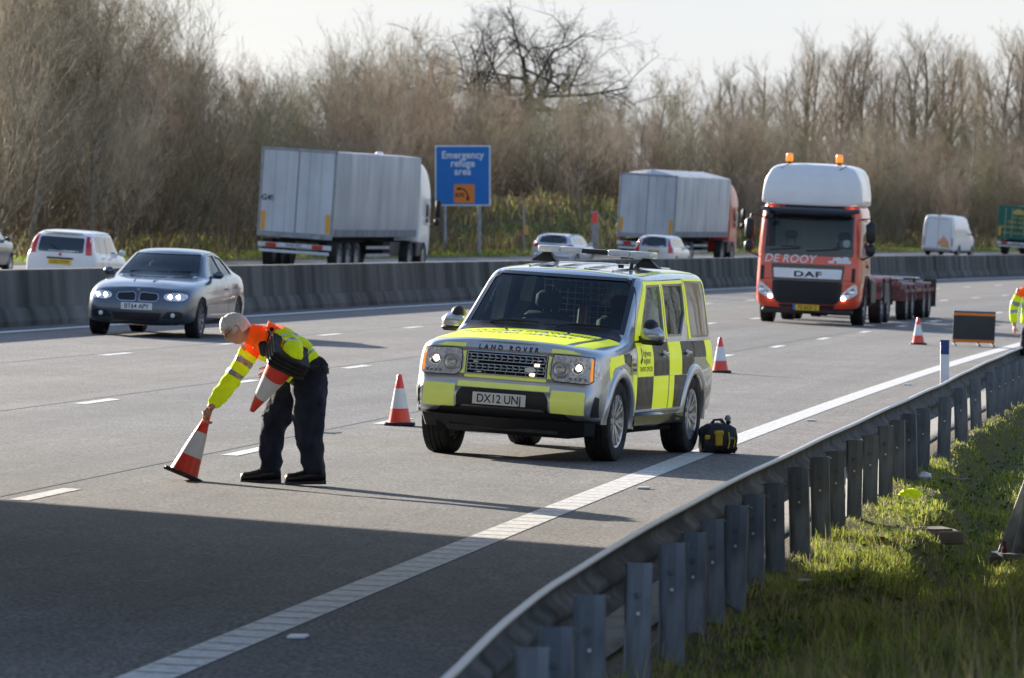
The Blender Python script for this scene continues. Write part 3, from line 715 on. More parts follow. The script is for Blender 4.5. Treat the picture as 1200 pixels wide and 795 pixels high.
def grow_tree(seed, H, kind):
    rg = random.Random(seed); big = []; small = []
    K = dict(
        scrub=dict(stems=6, lean=.34, lv=3, kids=(10, 8, 6), frac=(.46, .42, .36), ang=(30, 36, 42), trop=.26, r=.050, low=.14, wob=.065),
        tree=dict(stems=1, lean=.05, lv=4, kids=(17, 8, 6, 3), frac=(.42, .46, .42, .42), ang=(44, 38, 38, 42), trop=.22, r=.12, low=.18, wob=.065),
        poplar=dict(stems=1, lean=.04, lv=3, kids=(26, 9, 6), frac=(.42, .44, .40), ang=(38, 34, 36), trop=.20, r=.13, low=.22, wob=.05),
        oak=dict(stems=1, lean=.04, lv=4, kids=(10, 9, 8, 7), frac=(.72, .55, .50, .45), ang=(60, 50, 48, 46), trop=.03, r=.28, low=.52, wob=.20),
        birch=dict(stems=1, lean=.06, lv=3, kids=(20, 8, 5), frac=(.36, .42, .42), ang=(42, 45, 50), trop=-.02, r=.10, low=.30, wob=.06))[kind]
    def rv(): return Vector((rg.gauss(0, 1), rg.gauss(0, 1), rg.gauss(0, 1)))
    def branch(p, d, L, r, lv):
        n = 7 if lv == 0 else (5 if lv == 1 else 3) if lv < K['lv'] else 2
        pts = [p]; ds = [d]
        for i in range(n):
            d = (d+rv()*K['wob']*(1.6 if kind == 'oak' and lv else 1)+Vector((0, 0, K['trop']*(.5 if lv else .3)))).normalized(); p = p+d*L/n; pts.append(p); ds.append(d)
        re = r*.35 if lv else r*.25
        for i in range(n):
            ra = r+(re-r)*i/n; rb = r+(re-r)*(i+1)/n; (big if (lv <= (1 if kind != 'oak' else 2) and ra > .022) else small).append((pts[i], pts[i+1], max(ra, .0062), max(rb, .0048)))
        if lv >= K['lv']: return
        nk = K['kids'][lv]; low = K['low'] if lv == 0 else .2
        for k in range(nk):
            t = low+(1-low)*(k+rg.random())/nk; t = min(t, .99); i = int(t*n); q = pts[i].lerp(pts[min(i+1, n)], t*n-i); dd = ds[min(i+1, n)]
            perp = dd.cross(rv()).normalized(); a = rad(K['ang'][lv]*rg.uniform(.65, 1.3))
            nd = (dd*math.cos(a)+perp*math.sin(a)).normalized()
            ll = L*K['frac'][lv]*rg.uniform(.6, 1.15)
            if kind in ('tree', 'poplar', 'birch') and lv == 0: ll *= (1.15-.75*t) if kind != 'tree' else (1.1-.5*abs(t-.45)*1.4)
            branch(q, nd, ll, max(.0066, (r+(re-r)*t)*((.62 if lv else .6) if kind == 'oak' else (.5 if lv else .42))), lv+1)
    for k in range(K['stems']):
        a = 2*PI*k/K['stems']+rg.random(); ln = K['lean']*rg.uniform(.4, 1.3); d = Vector((math.cos(a)*ln, math.sin(a)*ln, 1)).normalized()
        off = Vector((math.cos(a)*.25, math.sin(a)*.25, -.25)) if K['stems'] > 1 else Vector((0, 0, -.3))
        branch(off, d, H*rg.uniform(.75, 1.0) if K['stems'] > 1 else (H*.66 if kind == 'oak' else H*.93), K['r']*H/8, 0)
    return [tuple((tuple(a), tuple(b), c, d)) for a, b, c, d in big], [tuple((tuple(a), tuple(b), c, d)) for a, b, c, d in small]
def make_tree(name, seed, H, kind, bm_, tm_):
    big, small = grow_tree(seed, H, kind); root = empty(name)
    V, Q = prisms(big, 6); np_mesh('trunk', V, Q, bm_, root, True)
    V, Q = prisms(small, 3); c = np_mesh('crown', V, Q, tm_, root)
    root['h'] = H; return root, len(big), len(small)
tot = 0
PROTO = []
specs = [('scrub', 8, BARK, TWIG), ('scrub', 8, BARK, TWIG_G), ('scrub', 8, BARK, TWIG_R), ('tree', 9, BARK, TWIG), ('tree', 9, BARK, TWIG_G), ('tree', 9, BARK, TWIG_R), ('scrub', 8, BARK, TWIG), ('tree', 9, BARK, TWIG)]
NAMES = {'scrub': 'hedgerow_tree', 'tree': 'bare_tree', 'poplar': 'poplar_tree', 'oak': 'oak_tree', 'birch': 'birch_tree'}
for i, (k, H, a, b) in enumerate(specs):
    r, n1, n2 = make_tree(NAMES[k], 100+i, H, k, a, b); PROTO.append((r, H, k)); tot += n2
POP = []
for i in range(3):
    r, n1, n2 = make_tree('poplar_tree', 300+i, 13, 'poplar', BARK, TWIG_R if i == 1 else TWIG); POP.append((r, 13, 'poplar')); tot += n2
F_ = 6818.
def pix(p): return 600+F_*p.x/p.y, 284.4-F_*(p.z-CZ)/p.y
used = set()
GROUPS = {'scrub': 'bare multi stemmed trees in the thicket behind the far verge', 'tree': 'bare single trunk trees in the belt behind the far verge', 'poplar': 'tall slender bare trees rising at the back of the belt on the right'}
LBL = {'scrub': 'bare multi stemmed tree in the brown thicket behind the far verge', 'tree': 'bare brown branching tree in the belt behind the far verge', 'poplar': 'tall slender bare tree rising above the belt on the right'}
def plant(proto, p, H, rz, lean=(0, 0)):
    r, H0, kind = proto
    if r.name not in used: used.add(r.name); o = r
    else: o = copy_tree(r)
    k = H/H0; o.location = p; o.rotation_euler = (lean[0], lean[1], rz); o.scale = (k*random.uniform(.9, 1.15), k*random.uniform(.9, 1.15), k)
    setp(o, LBL[kind], 'tree', GROUPS[kind]); return o
random.seed(11)
def treetop(x):
    pts = [(-60, -60), (120, -10), (160, 25), (190, 62), (235, 92), (300, 92), (350, 112), (400, 95), (440, 72), (490, 78), (540, 108), (600, 122), (680, 132), (760, 138), (860, 145), (960, 165), (1260, 165)]
    for (a, b), (c, d) in zip(pts, pts[1:]):
        if x <= c: return b+(d-b)*(x-a)/(c-a)
    return 150
rows = [(44.2, 3.4, .62), (47.0, 3.6, .8), (50.5, 3.9, .93), (54.5, 4.4, 1.0), (59.5, 5.2, 1.0), (65.5, 6.0, 1.02), (73, 6.5, 1.03)]
cnt = 0
for ri, (L0, dS, hf) in enumerate(rows):
    s = 165+ri*1.7
    while s < 560:
        s += dS*random.uniform(.75, 1.25)*(1 if s < 300 else 1.25); L = L0+random.uniform(-1.3, 1.3)
        if ri == 0 and 258 < s < 315: continue
        if ri == 1 and 265 < s < 308 and random.random() < .8: continue
        p = P(s, L); x, y = pix(p)
        if not -70 < x < 1275: continue
        sc = F_/p.y; want = (y-treetop(x))/sc*hf*random.uniform(.86, 1.08)
        if x < 120: want = max(want, 8.5)
        want = min(13, max(2.8, want))
        plant(random.choice(PROTO), p+Vector((0, 0, -.1)), want, random.uniform(0, 6.28), (random.uniform(-.08, .08), random.uniform(-.08, .08))); cnt += 1
pc = 0
for k in range(34):
    s = random.uniform(400, 520); L = random.uniform(66, 76); p = P(s, L); x, y = pix(p)
    tx = 850+k*11.5+random.uniform(-6, 6)
    # walk along the road until the trunk stands where that slender tree is seen
    for ss_ in range(300, 620, 2):
        p = P(ss_, L); x, y = pix(p)
        if x > tx: break
    sc = F_/p.y; top = 78 if tx < 930 else 50; H = (y-top)/sc*random.uniform(.86, 1.06)
    plant(random.choice(POP), p, H, random.uniform(0, 6.28)); pc += 1
for k in range(7):
    tx = (755, 770, 800, 705, 815, 400, 470)[k]; L = 68+k
    for ss_ in range(200, 620, 2):
        p = P(ss_, L); x, y = pix(p)
        if x > tx: break
    sc = F_/p.y; H = (y-(95, 118, 105, 118, 105, 80, 62)[k])/sc; o = plant(random.choice(PROTO[3:6]), p, H, random.uniform(0, 6.28))
print('trees', cnt, pc, 'segs', tot)
# the two big oaks standing above the belt
def at_px(tx, L, lo=180, hi=700):
    for s10 in range(lo*2, hi*2):
        p = P(s10/2, L)
        if pix(p)[0] > tx: return p, s10/2
    return p, hi
for (tx, L, top, seed, lab, sc2) in ((612, 74, -30, 21, 'great spreading bare oak tree towering over the belt behind the blue sign', 1.0), (572, 71, 22, 12, 'smaller crooked oak beside the great oak with bare dark limbs reaching left', .8)):
    p, s_ = at_px(tx, L); sc = F_/p.y; H = (pix(p)[1]-top)/sc
    r, n1, n2 = make_tree('oak_tree', seed, H, 'oak', OAKB, OAKB); r.location = p; setp(r, lab, 'tree'); r.rotation_euler.z = seed
    print('oak', H, n1, n2, p)
# birches in front of the thicket
for k, (tx, L, top, lab) in enumerate(((646, 52.5, 108, 'slender white barked birch tree standing in the thicket right of the blue sign'), (669, 54.0, 130, 'thin pale birch tree just right of the whitest birch trunk'), (560, 56, 95, 'pale trunked birch tree rising behind the blue sign'), (1130, 49, 130, 'pale birch tree in the thicket above the white van'))):
    p, s_ = at_px(tx, L); sc = F_/p.y; H = (pix(p)[1]-top)/sc
    r, n1, n2 = make_tree('birch_tree', 40+k, H, 'birch', BIRCH, TWIG); r.location = p; setp(r, lab, 'tree')

# tangled understorey: nobody could count it
def translucent(m, k=.45):
    nt = m.node_tree; b = nt.nodes['Principled BSDF']; out = nt.nodes['Material Output']; tr = nt.nodes.new('ShaderNodeBsdfTranslucent'); mx = nt.nodes.new('ShaderNodeMixShader'); mx.inputs[0].default_value = k
    nt.links.new(b.inputs['Base Color'].links[0].from_socket, tr.inputs['Color']); nt.links.new(b.outputs[0], mx.inputs[1]); nt.links.new(tr.outputs[0], mx.inputs[2]); nt.links.new(mx.outputs[0], out.inputs['Surface']); return m
def blades(name, pts, hts, wid, m, mi=None, lean=.35, seed=1, parent=None, kind='stuff'):
    rg = np.random.default_rng(seed); n = len(pts); pts = np.asarray(pts); a = rg.uniform(0, 2*PI, n); ln = rg.normal(0, lean, (n, 2))*hts[:, None]
    side = np.stack([np.cos(a), np.sin(a), np.zeros(n)], 1)*(wid[:, None]/2); top = pts.copy(); mid = pts.copy()
    mid[:, :2] += ln*.35; mid[:, 2] += hts*.6; top[:, :2] += ln; top[:, 2] += hts*(1-.25*np.minimum(1, np.abs(ln).sum(1)/np.maximum(hts, .01)))
    V = np.stack([pts-side, pts+side, mid+side*.8, mid-side*.8, top+side*.12, top-side*.12], 1).reshape(-1, 3); b = (np.arange(n)*6)[:, None]
    Q = np.concatenate([b+np.array([[0, 1, 2, 3]]), b+np.array([[3, 2, 4, 5]])], 0)
    o = np_mesh(name, V, Q, m, parent, False, None if mi is None else np.concatenate([mi, mi])); 
    if kind: o['kind'] = kind
    return o
rg = np.random.default_rng(5)
segs = []
random.seed(3)
for k in range(24000):
    s = 170+random.random()**1.2*350; L = random.uniform(43.5, 66)
    if 258 < s < 315 and L < 49: continue
    p = P(s, L); x, y = pix(p)
    if not -60 < x < 1260: continue
    h = random.uniform(1.2, 3.6); d = Vector((random.gauss(0, .35), random.gauss(0, .35), 1)).normalized(); q = p
    for j in range(4):
        d = (d+Vector((random.gauss(0, .22), random.gauss(0, .22), -.03))).normalized(); q2 = q+d*h/4
        segs.append((tuple(q), tuple(q2), .022-.004*j, .018-.004*j))
        if j: 
            d2 = (d+Vector((random.gauss(0, .7), random.gauss(0, .7), .2))).normalized(); segs.append((tuple(q2), tuple(q2+d2*h*.28), .010, .006))
        q = q2
V, Q = prisms(segs, 3)
UND = ramp_mat('understorey_stems', [(.06, .047, .028), (.16, .12, .075), (.30, .23, .15)], .25, .95, 5)
o = np_mesh('undergrowth', V, Q, UND); setp(o, 'tangled brown brambles and saplings filling the foot of the tree belt', 'undergrowth', kind='stuff')
GRASSM = [ramp_mat('grass_green', [(.13, .17, .022), (.24, .30, .04)], 5, .6, 3), ramp_mat('grass_yellow_green', [(.30, .33, .05), (.44, .47, .08)], 5, .6, 3), ramp_mat('grass_straw', [(.28, .22, .10), (.46, .37, .20)], 5, .7, 3), ramp_mat('grass_brown', [(.11, .075, .045), (.20, .14, .085)], 5, .8, 3)]
for m_ in GRASSM: translucent(m_)
# far verge: short grass then rough straw coloured growth on the bank
n = 60000; S = 165+rg.random(n)**1.0*330; Lr = 39.3+rg.random(n)*9.5; pts = []; hts = []; wid = []; mi = []
for s, L in zip(S, Lr):
    p = P(s, L); x, y = pix(p)
    if not -40 < x < 1240: continue
    pts.append(p); rough = L > 41.6+.8*math.sin(s*.15)+.5*math.sin(s*.53)
    nb = math.sin(s*.21+L*.8)+math.sin(s*.07-L*1.3)
    if rough: hts.append(rg.uniform(.25, .95)*(1 if nb > 0 else .45)); wid.append(rg.uniform(.03, .07)); mi.append(rg.choice([2, 3, 0, 1], p=[.30, .50, .13, .07] if nb > -.3 else [.18, .40, .30, .12]))
    else: hts.append(rg.uniform(.06, .22)); wid.append(rg.uniform(.03, .06)); mi.append(rg.choice([0, 1, 2, 3], p=[.5, .3, .12, .08]))
o = blades('far_verge_grass', np.array([tuple(p) for p in pts]), np.array(hts), np.array(wid), GRASSM, np.array(mi), .4, 2)
setp(o, 'green and straw coloured rough grass covering the far bank', 'grass')
# near verge: dense turf
rg = np.random.default_rng(9); pts = []; hts = []; wid = []; mi = []
n = 330000
u = rg.random(n); S = 21/(1-u*(1-21/95.)); Lr = rg.uniform(-1.0, 2.66, n)
clump = lambda s, L: math.sin(s*2.1+L*3.3)+math.sin(s*.9-L*4.1)+math.sin(s*5.3+L*1.7)*.6
for s, L in zip(S, Lr):
    x, y = XY(s, L); px_ = 600+F_*x/y
    if px_ > 1260: continue
    c = clump(s, L); z = ground(s, L)
    if L > 2.45 and rg.random() < .8*(L-2.45)/.2+.1: continue
    if s < 34 and L > 1.9 and rg.random() < .75: continue
    if L < 2.1: low_k = 1.35
    else: low_k = 1.0
    if c < -1.1 and rg.random() < .6: continue
    k = 1+.45*c/2.6; low = .95 if s < 33 else (.7 if s < 42 else .46)
    hts.append(max(.02, rg.gamma(3, .021)*k*low*low_k)); wid.append(rg.uniform(.003, .008)*(1 if s < 45 else 1.6)); pts.append((x, y, z-.005))
    d = rg.random(); straw = .14+(.26 if s < 36 else 0)+(.22 if c < -.4 else 0)
    mi.append(2 if d < straw*.7 else 3 if d < straw else (0 if rg.random() < .48 else 1))
o = blades('near_verge_grass', np.array(pts), np.array(hts), np.array(wid), GRASSM, np.array(mi), .45, 3)
setp(o, 'long green winter grass on the near verge behind the safety fence', 'grass')
# dead seed stalks close to the lens, low broad weeds
pts = []; hts = []; wid = []
for k in range(170):
    s = random.uniform(22, 31); L = random.uniform(-.6, 1.7); x, y = XY(s, L); pts.append((x, y, ground(s, L))); hts.append(random.uniform(.25, .55)); wid.append(random.uniform(.004, .008))
for k in range(150):
    s = random.uniform(13, 19.5); X_ = (random.triangular(880, 1290, 1120)-600)/F_*s*.99; z_ = ground(s, .8); pts.append((X_, s*.99, z_)); hts.append(random.uniform(.55, 1.0)*(.55+.55*min(1, max(0, (X_/s*F_-250)/300)))); wid.append(random.uniform(.004, .009))
o = blades('dry_stalks', np.array(pts), np.array(hts), np.array(wid), GRASSM[2], None, .25, 8); setp(o, 'thin dry straw stalks standing at the near end of the verge', 'grass')
V = []; Fq = []
for k in range(5000):
    s = 23+random.random()**1.2*50; L = random.uniform(-.8, 2.35); x, y = XY(s, L); z = ground(s, L); r = random.uniform(.03, .075)
    for j in range(random.randint(4, 7)):
        a = random.uniform(0, 6.28); e = random.uniform(.2, .9); d = Vector((math.cos(a)*math.cos(e), math.sin(a)*math.cos(e), math.sin(e))); sd = Vector((-math.sin(a), math.cos(a), 0))*r*.28; c = Vector((x, y, z+.005)); b0 = len(V)
        V += [tuple(c), tuple(c+d*r*.55+sd), tuple(c+d*r-Vector((0, 0, r*.15))), tuple(c+d*r*.55-sd)]; Fq.append((b0, b0+1, b0+2, b0+3))
LEAF = translucent(ramp_mat('weed_leaves', [(.05, .10, .015), (.12, .2, .03)], 6, .45, 3))
o = mesh_obj('verge_weeds', V, Fq, LEAF); setp(o, 'small broad leaved weeds scattered through the near verge grass', 'weeds', kind='stuff')

# ================================================================== HERO: patrol 4x4
def SL(X, Y):
    s = Y
    for _ in range(40): o = (X-s*math.sin(TH))/math.cos(TH); s = (Y+o*math.sin(TH))/math.cos(TH)
    return s, sh(s)-o
def cabin_cut(poly, w0, z0, w1, z1):
    w = lambda z: w0+(w1-w0)*(z-z0)/(z1-z0)
    b = MB(); b.prism(poly, lambda y, z: (-w(z), y, z), lambda y, z: (w(z), y, z)); return b.build('cut', MT['seat'])
def side_cut(poly, x0, x1):
    b = MB(); b.prism(poly, lambda y, z: (x0, y, z), lambda y, z: (x1, y, z)); return b.build('cut', MT['black'])
def front_cut(poly, y0, y1):
    b = MB(); b.prism(poly, lambda x, z: (x, y0, z), lambda x, z: (x, y1, z)); return b.build('cut', MT['black'])
def disc(r, n=20, c=(0, 0), sx=1): return [(c[0]+r*sx*math.cos(2*PI*i/n), c[1]+r*math.sin(2*PI*i/n)) for i in range(n)]
def side_glass(sk, root, poly, m, view='R', name='window', rim=.018, rimm='gloss_black', off=-.012):
    fr = sk.patch(name, view, *[None], MT[rimm], root, .004, .12, *ring2d(inset(poly, -rim), inset(poly, .004))) if rim else None
    g = sk.patch('pane' if rim else name, view, poly, m, fr or root, off, .15)
    return fr or g

def steering(root, x, y, z, tilt=25):
    b = MB(); R = Matrix.Rotation(rad(-tilt), 3, 'X')
    pts = [Vector((x, y, z))+R@Vector((math.cos(a)*.19, 0, math.sin(a)*.19)) for a in np.linspace(0, 2*PI, 25)[:-1]]
    b.tube(pts, .016, 8, True); c = Vector((x, y, z)); b.cyl(c+R@Vector((0, -.02, 0)), c+R@Vector((0, .02, 0)), .06, n=14)
    for a in (0, PI, 1.5*PI): b.tube([c, c+R@Vector((math.cos(a)*.19, 0, math.sin(a)*.19))], .014, 6)
    b.cyl(c, c+R@Vector((0, -.35, -.02)), .03, n=8)
    return b.build('steering_wheel', MT['black'], root, True)
def seat_obj(root, x, y, z0=.62, w=.50, top=1.28, m='seat'):
    b = MB(); b.box((x, y, z0+.14), (w, .52, .16), .05); b.box((x, y+.30, z0+.46), (w*.96, .15, .62), .06, Matrix.Rotation(rad(-14), 3, 'X')); b.box((x, y+.38, top+.0), (w*.52, .11, .19), .05, Matrix.Rotation(rad(-8), 3, 'X'))
    b.box((x-.1, y+.37, top-.13), (.015, .015, .14)); b.box((x+.1, y+.37, top-.13), (.015, .015, .14))
    return b.build('seat', MT[m], root, True, 50)

def build_patrol():
    root = empty('patrol_car', label='silver patrol car with yellow checked panels and roof light bar parked on the near lane', cat='patrol car')
    S = []
    S.append((.0, [(0, .40, .16), (.62, .40, .16), (.68, .47, .02), (.69, .60, 0), (.69, .70, .03), (.68, .76, .10), (.67, 1.02, .12), (.62, 1.085, .16), (.42, 1.105, .18), (.2, 1.115, .18), (0, 1.12, .18)]))
    S.append((.07, [(0, .36, .12), (.78, .38, .10), (.82, .47, .01), (.835, .60, 0), (.83, .70, .03), (.82, .76, .06), (.80, 1.03, .08), (.75, 1.10, .11), (.46, 1.13, .12), (.22, 1.14, .12), (0, 1.145, .12)]))
    S.append((.24, [(0, .33, .08), (.88, .36, .04), (.91, .47), (.924, .60), (.92, .70), (.915, .77), (.90, 1.02, .02), (.83, 1.105, .03), (.49, 1.145, .02), (.24, 1.155, .02), (0, 1.16, .02)]))
    S.append((.50, [(0, .30), (.90, .36), (.924, .47), (.932, .60), (.932, .72), (.928, .80), (.92, 1.04), (.85, 1.125), (.52, 1.17), (.26, 1.18), (0, 1.185)]))
    S.append((1.10, [(0, .28), (.90, .34), (.924, .47), (.932, .60), (.932, .72), (.928, .84), (.915, 1.05), (.865, 1.16), (.56, 1.20), (.28, 1.215), (0, 1.22)]))
    S.append((1.30, [(0, .28), (.90, .34), (.924, .47), (.932, .60), (.932, .72), (.928, .86), (.915, 1.07), (.87, 1.175), (.84, 1.20, 0), (.77, 1.225, -.02), (0, 1.25, -.12)]))
    S.append((1.36, [(0, .28), (.90, .34), (.924, .47), (.932, .60), (.932, .72), (.928, .86), (.915, 1.07), (.87, 1.18), (.84, 1.225, 0), (.775, 1.265, -.01), (0, 1.30, -.11)]))
    S.append((2.02, [(0, .28), (.90, .34), (.924, .47), (.932, .60), (.932, .72), (.928, .87), (.915, 1.08), (.865, 1.19), (.775, 1.74, 0), (.705, 1.80, -.03), (0, 1.825, -.12)]))
    S.append((2.14, [(0, .28), (.90, .34), (.924, .47), (.932, .60), (.932, .72), (.928, .87), (.915, 1.08), (.865, 1.19), (.785, 1.765), (.71, 1.83, -.02), (0, 1.855, -.09)]))
    S.append((2.9, [(0, .28), (.90, .34), (.924, .47), (.932, .60), (.932, .72), (.928, .87), (.915, 1.08), (.865, 1.19), (.785, 1.78), (.71, 1.85), (0, 1.875)]))
    S.append((3.1, [(0, .28), (.90, .34), (.924, .47), (.932, .60), (.932, .72), (.928, .87), (.915, 1.08), (.865, 1.19), (.785, 1.80), (.71, 1.875), (0, 1.895)]))
    S.append((4.5, [(0, .30), (.90, .36), (.915, .47), (.928, .60), (.928, .72), (.924, .87), (.92, 1.08), (.86, 1.19), (.775, 1.79), (.70, 1.865), (0, 1.885)]))
    S.append((4.72, [(0, .36), (.86, .40), (.85, .50), (.87, .60), (.875, .72), (.865, .87), (.85, 1.08), (.80, 1.19), (.72, 1.76), (.64, 1.84), (0, 1.865)]))
    S.append((4.84, [(0, .42), (.70, .42), (.74, .50), (.76, .60), (.76, .72), (.75, .87), (.74, 1.08), (.70, 1.19), (.58, 1.70), (.52, 1.78), (0, 1.80)]))
    body = loft(S, 'body', 3, MT['silver']); sk = Skin(body)
    fy, ry, AR = .87, 3.755, .445
    arch_cut(body, (fy, ry), AR, .39, .38, .95)
    wsc = [(-.76, 1.27), (.76, 1.27), (.685, 1.765), (-.685, 1.765)]
    fd = [(1.74, 1.235), (2.62, 1.235), (2.62, 1.715), (2.18, 1.705)]; rd = [(2.76, 1.235), (3.30, 1.235), (3.52, 1.45), (3.52, 1.725), (2.76, 1.72)]; qd = [(3.72, 1.22), (4.58, 1.22), (4.50, 1.745), (3.66, 1.75)]
    cuts = [cabin_cut([(1.44, .62), (1.44, 1.14), (2.16, 1.735), (4.62, 1.775), (4.66, .62)], .89, .62, .70, 1.775), front_cut(wsc, .9, 2.5)]
    for sg in (-1, 1):
        for pl in (fd, rd, qd): cuts.append(side_cut(pl, sg*.4, sg*1.2))
    cuts.append(front_cut([(-.55, 1.28), (.55, 1.28), (.5, 1.68), (-.5, 1.68)], 4.4, 5.2))
    bool_cut(body, cuts); body.parent = root
    body.data.materials.clear(); body.data.materials.append(MT['silver']); body.data.materials.append(MT['seat'])
    # faces turned towards the cabin are dark lining
    for p in body.data.polygons:
        c, n = p.center, p.normal; h, hn, _, dist = sk.bvh.find_nearest(c); p.material_index = 1 if dist > .02 else 0
    # glass
    ws = sk.patch('windscreen', 'F', inset(wsc, -.004), MT['glass'], root, -.004, .12)
    sk.patch('seal', 'F', None, MT['gloss_black'], ws, .003, .12, *ring2d([(-.80, 1.24), (.80, 1.24), (.715, 1.785), (-.715, 1.785)], inset(wsc, .01)))
    for sg, vw in ((1, 'R'), (-1, 'L')):
        side_glass(sk, root, fd, MT['glass'], vw); side_glass(sk, root, rd, MT['glass_tint'], vw); side_glass(sk, root, qd, MT['darkglass'], vw, off=.002)
    # doors: seams and handles
    for vw, sg in (('R', 1), ('L', -1)):
        for (pl, hy) in (([(1.46, .50), (1.46, 1.18), (1.98, 1.765), (2.68, 1.775), (2.68, .50)], 2.50), ([(2.70, .50), (2.70, 1.775), (3.585, 1.79), (3.585, 1.22), (3.30, .80), (3.25, .50)], 3.42)):
            d = sk.patch('door', vw, None, MT['ink'], root, .0022, .12, *ring2d(pl, inset(pl, .007)))
            h = MB(); p = sk.pt(vw, hy, 1.045, .028); h.box(p, (.02, .20, .035), .012); q = sk.pt(vw, hy, 1.045, .004); h.box(q, (.012, .12, .07), .01); h.build('handle', MT['silver'], d, True)
    # livery films
    Y = MT['hiy']; Dk = MT['dark_film']; from collections import defaultdict; films = defaultdict(list)
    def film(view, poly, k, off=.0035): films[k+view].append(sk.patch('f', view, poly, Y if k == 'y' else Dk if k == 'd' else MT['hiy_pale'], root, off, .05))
    def rect(a0, a1, b0, b1): return [(a0, b0), (a1, b0), (a1, b1), (a0, b1)]
    def arch_rect(y0, y1, z0, z1, cy, r):
        """a rectangle with the wheel arch bitten out of one end"""
        pts = []
        n = 14
        if cy > y0+.3:   # arch at the far end
            pts = [(y0, z0)]
            for i in range(n+1):
                z = z0+(z1-z0)*i/n; dz = z-.39; lim = cy-math.sqrt(max(0, r*r-dz*dz)) if abs(dz) < r else y1
                pts.append((min(y1, lim), z))
            pts.append((y0, z1))
        else:
            pts = [(y1, z0), (y1, z1)]
            for i in range(n, -1, -1):
                z = z0+(z1-z0)*i/n; dz = z-.39; lim = cy+math.sqrt(max(0, r*r-dz*dz)) if abs(dz) < r else y0
                pts.append((max(y0, lim), z))
        return pts
    for vw in ('R', 'L'):
        # upper row
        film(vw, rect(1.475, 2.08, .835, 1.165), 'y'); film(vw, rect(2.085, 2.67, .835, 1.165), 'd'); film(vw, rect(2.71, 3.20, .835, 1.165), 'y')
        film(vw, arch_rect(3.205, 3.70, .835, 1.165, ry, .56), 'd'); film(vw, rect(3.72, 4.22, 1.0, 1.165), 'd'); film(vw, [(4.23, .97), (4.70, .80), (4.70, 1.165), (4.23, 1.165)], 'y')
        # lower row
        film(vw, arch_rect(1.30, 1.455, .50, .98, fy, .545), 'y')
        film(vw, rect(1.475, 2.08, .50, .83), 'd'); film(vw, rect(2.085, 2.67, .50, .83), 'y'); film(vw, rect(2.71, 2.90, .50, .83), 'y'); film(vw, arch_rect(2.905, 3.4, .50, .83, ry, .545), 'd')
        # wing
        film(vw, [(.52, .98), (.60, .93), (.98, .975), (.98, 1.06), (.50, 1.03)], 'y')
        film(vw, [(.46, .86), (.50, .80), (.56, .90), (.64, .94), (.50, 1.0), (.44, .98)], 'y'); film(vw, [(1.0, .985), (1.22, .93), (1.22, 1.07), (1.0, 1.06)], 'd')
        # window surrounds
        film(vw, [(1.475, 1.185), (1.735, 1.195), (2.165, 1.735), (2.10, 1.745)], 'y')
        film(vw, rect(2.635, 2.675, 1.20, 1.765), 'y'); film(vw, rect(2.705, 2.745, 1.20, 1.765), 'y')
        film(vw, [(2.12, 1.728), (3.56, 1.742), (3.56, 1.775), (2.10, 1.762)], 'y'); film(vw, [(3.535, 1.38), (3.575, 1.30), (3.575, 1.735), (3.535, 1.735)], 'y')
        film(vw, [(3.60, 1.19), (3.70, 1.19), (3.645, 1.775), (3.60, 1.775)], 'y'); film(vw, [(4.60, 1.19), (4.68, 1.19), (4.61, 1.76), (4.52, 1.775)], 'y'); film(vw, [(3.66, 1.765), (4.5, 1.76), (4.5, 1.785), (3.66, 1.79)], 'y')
    # front
    for sg in (1, -1):
        film('F', [(sg*.46, .475), (sg*.845, .475), (sg*.845, .665), (sg*.46, .665)], 'p')if False else None
    for sg in (1, -1):
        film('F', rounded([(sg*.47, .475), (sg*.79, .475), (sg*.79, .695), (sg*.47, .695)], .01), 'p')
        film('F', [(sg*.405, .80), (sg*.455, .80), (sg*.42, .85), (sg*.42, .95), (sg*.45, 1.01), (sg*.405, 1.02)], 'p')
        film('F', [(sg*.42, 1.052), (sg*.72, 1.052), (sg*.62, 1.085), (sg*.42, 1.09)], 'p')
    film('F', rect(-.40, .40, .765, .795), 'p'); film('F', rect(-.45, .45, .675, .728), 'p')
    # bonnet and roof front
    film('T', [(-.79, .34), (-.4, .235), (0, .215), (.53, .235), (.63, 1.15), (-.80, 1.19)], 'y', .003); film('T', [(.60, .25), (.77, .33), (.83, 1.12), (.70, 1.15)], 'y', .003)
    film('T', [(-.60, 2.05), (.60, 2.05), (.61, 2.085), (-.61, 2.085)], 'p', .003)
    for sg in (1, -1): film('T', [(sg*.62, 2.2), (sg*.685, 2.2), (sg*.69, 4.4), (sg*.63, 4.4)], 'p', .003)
    for k_, lst in list(films.items()):
        nm_ = {'y': 'yellow_checks', 'd': 'dark_checks', 'p': 'yellow_strips'}[k_[0]]
        if k_[1] in 'RL': join(lst, nm_).parent = root
        else:
            for q_ in lst: q_.name = nm_.rstrip('s')
    # mirrored warning lettering on the bonnet (reads in a rear view mirror)
    for (txt, y, sz) in (('HIGHWAYS ENGLAND', .98, .135), ('TRAFFIC OFFICER', .74, .135)):
        v, f = text2d(txt, sz, bold=.003, sx=1.0)
        sk.patch('bonnet_lettering', 'T', None, MT['blue_text'], root, .006, .2, [(-q[0]-.06, y+q[1]*1.15) for q in v], f)
    # maker's letters along the bonnet edge
    tv, tf = text2d('LAND ROVER', .062, bold=.0015, spacing=1.75); sk.patch('bonnet_badge_letters', 'F', None, MT['black'], root, .006, .2, [(q[0], q[1]+1.062) for q in tv], tf)
    # door crest and lettering
    tv = []; tf = []
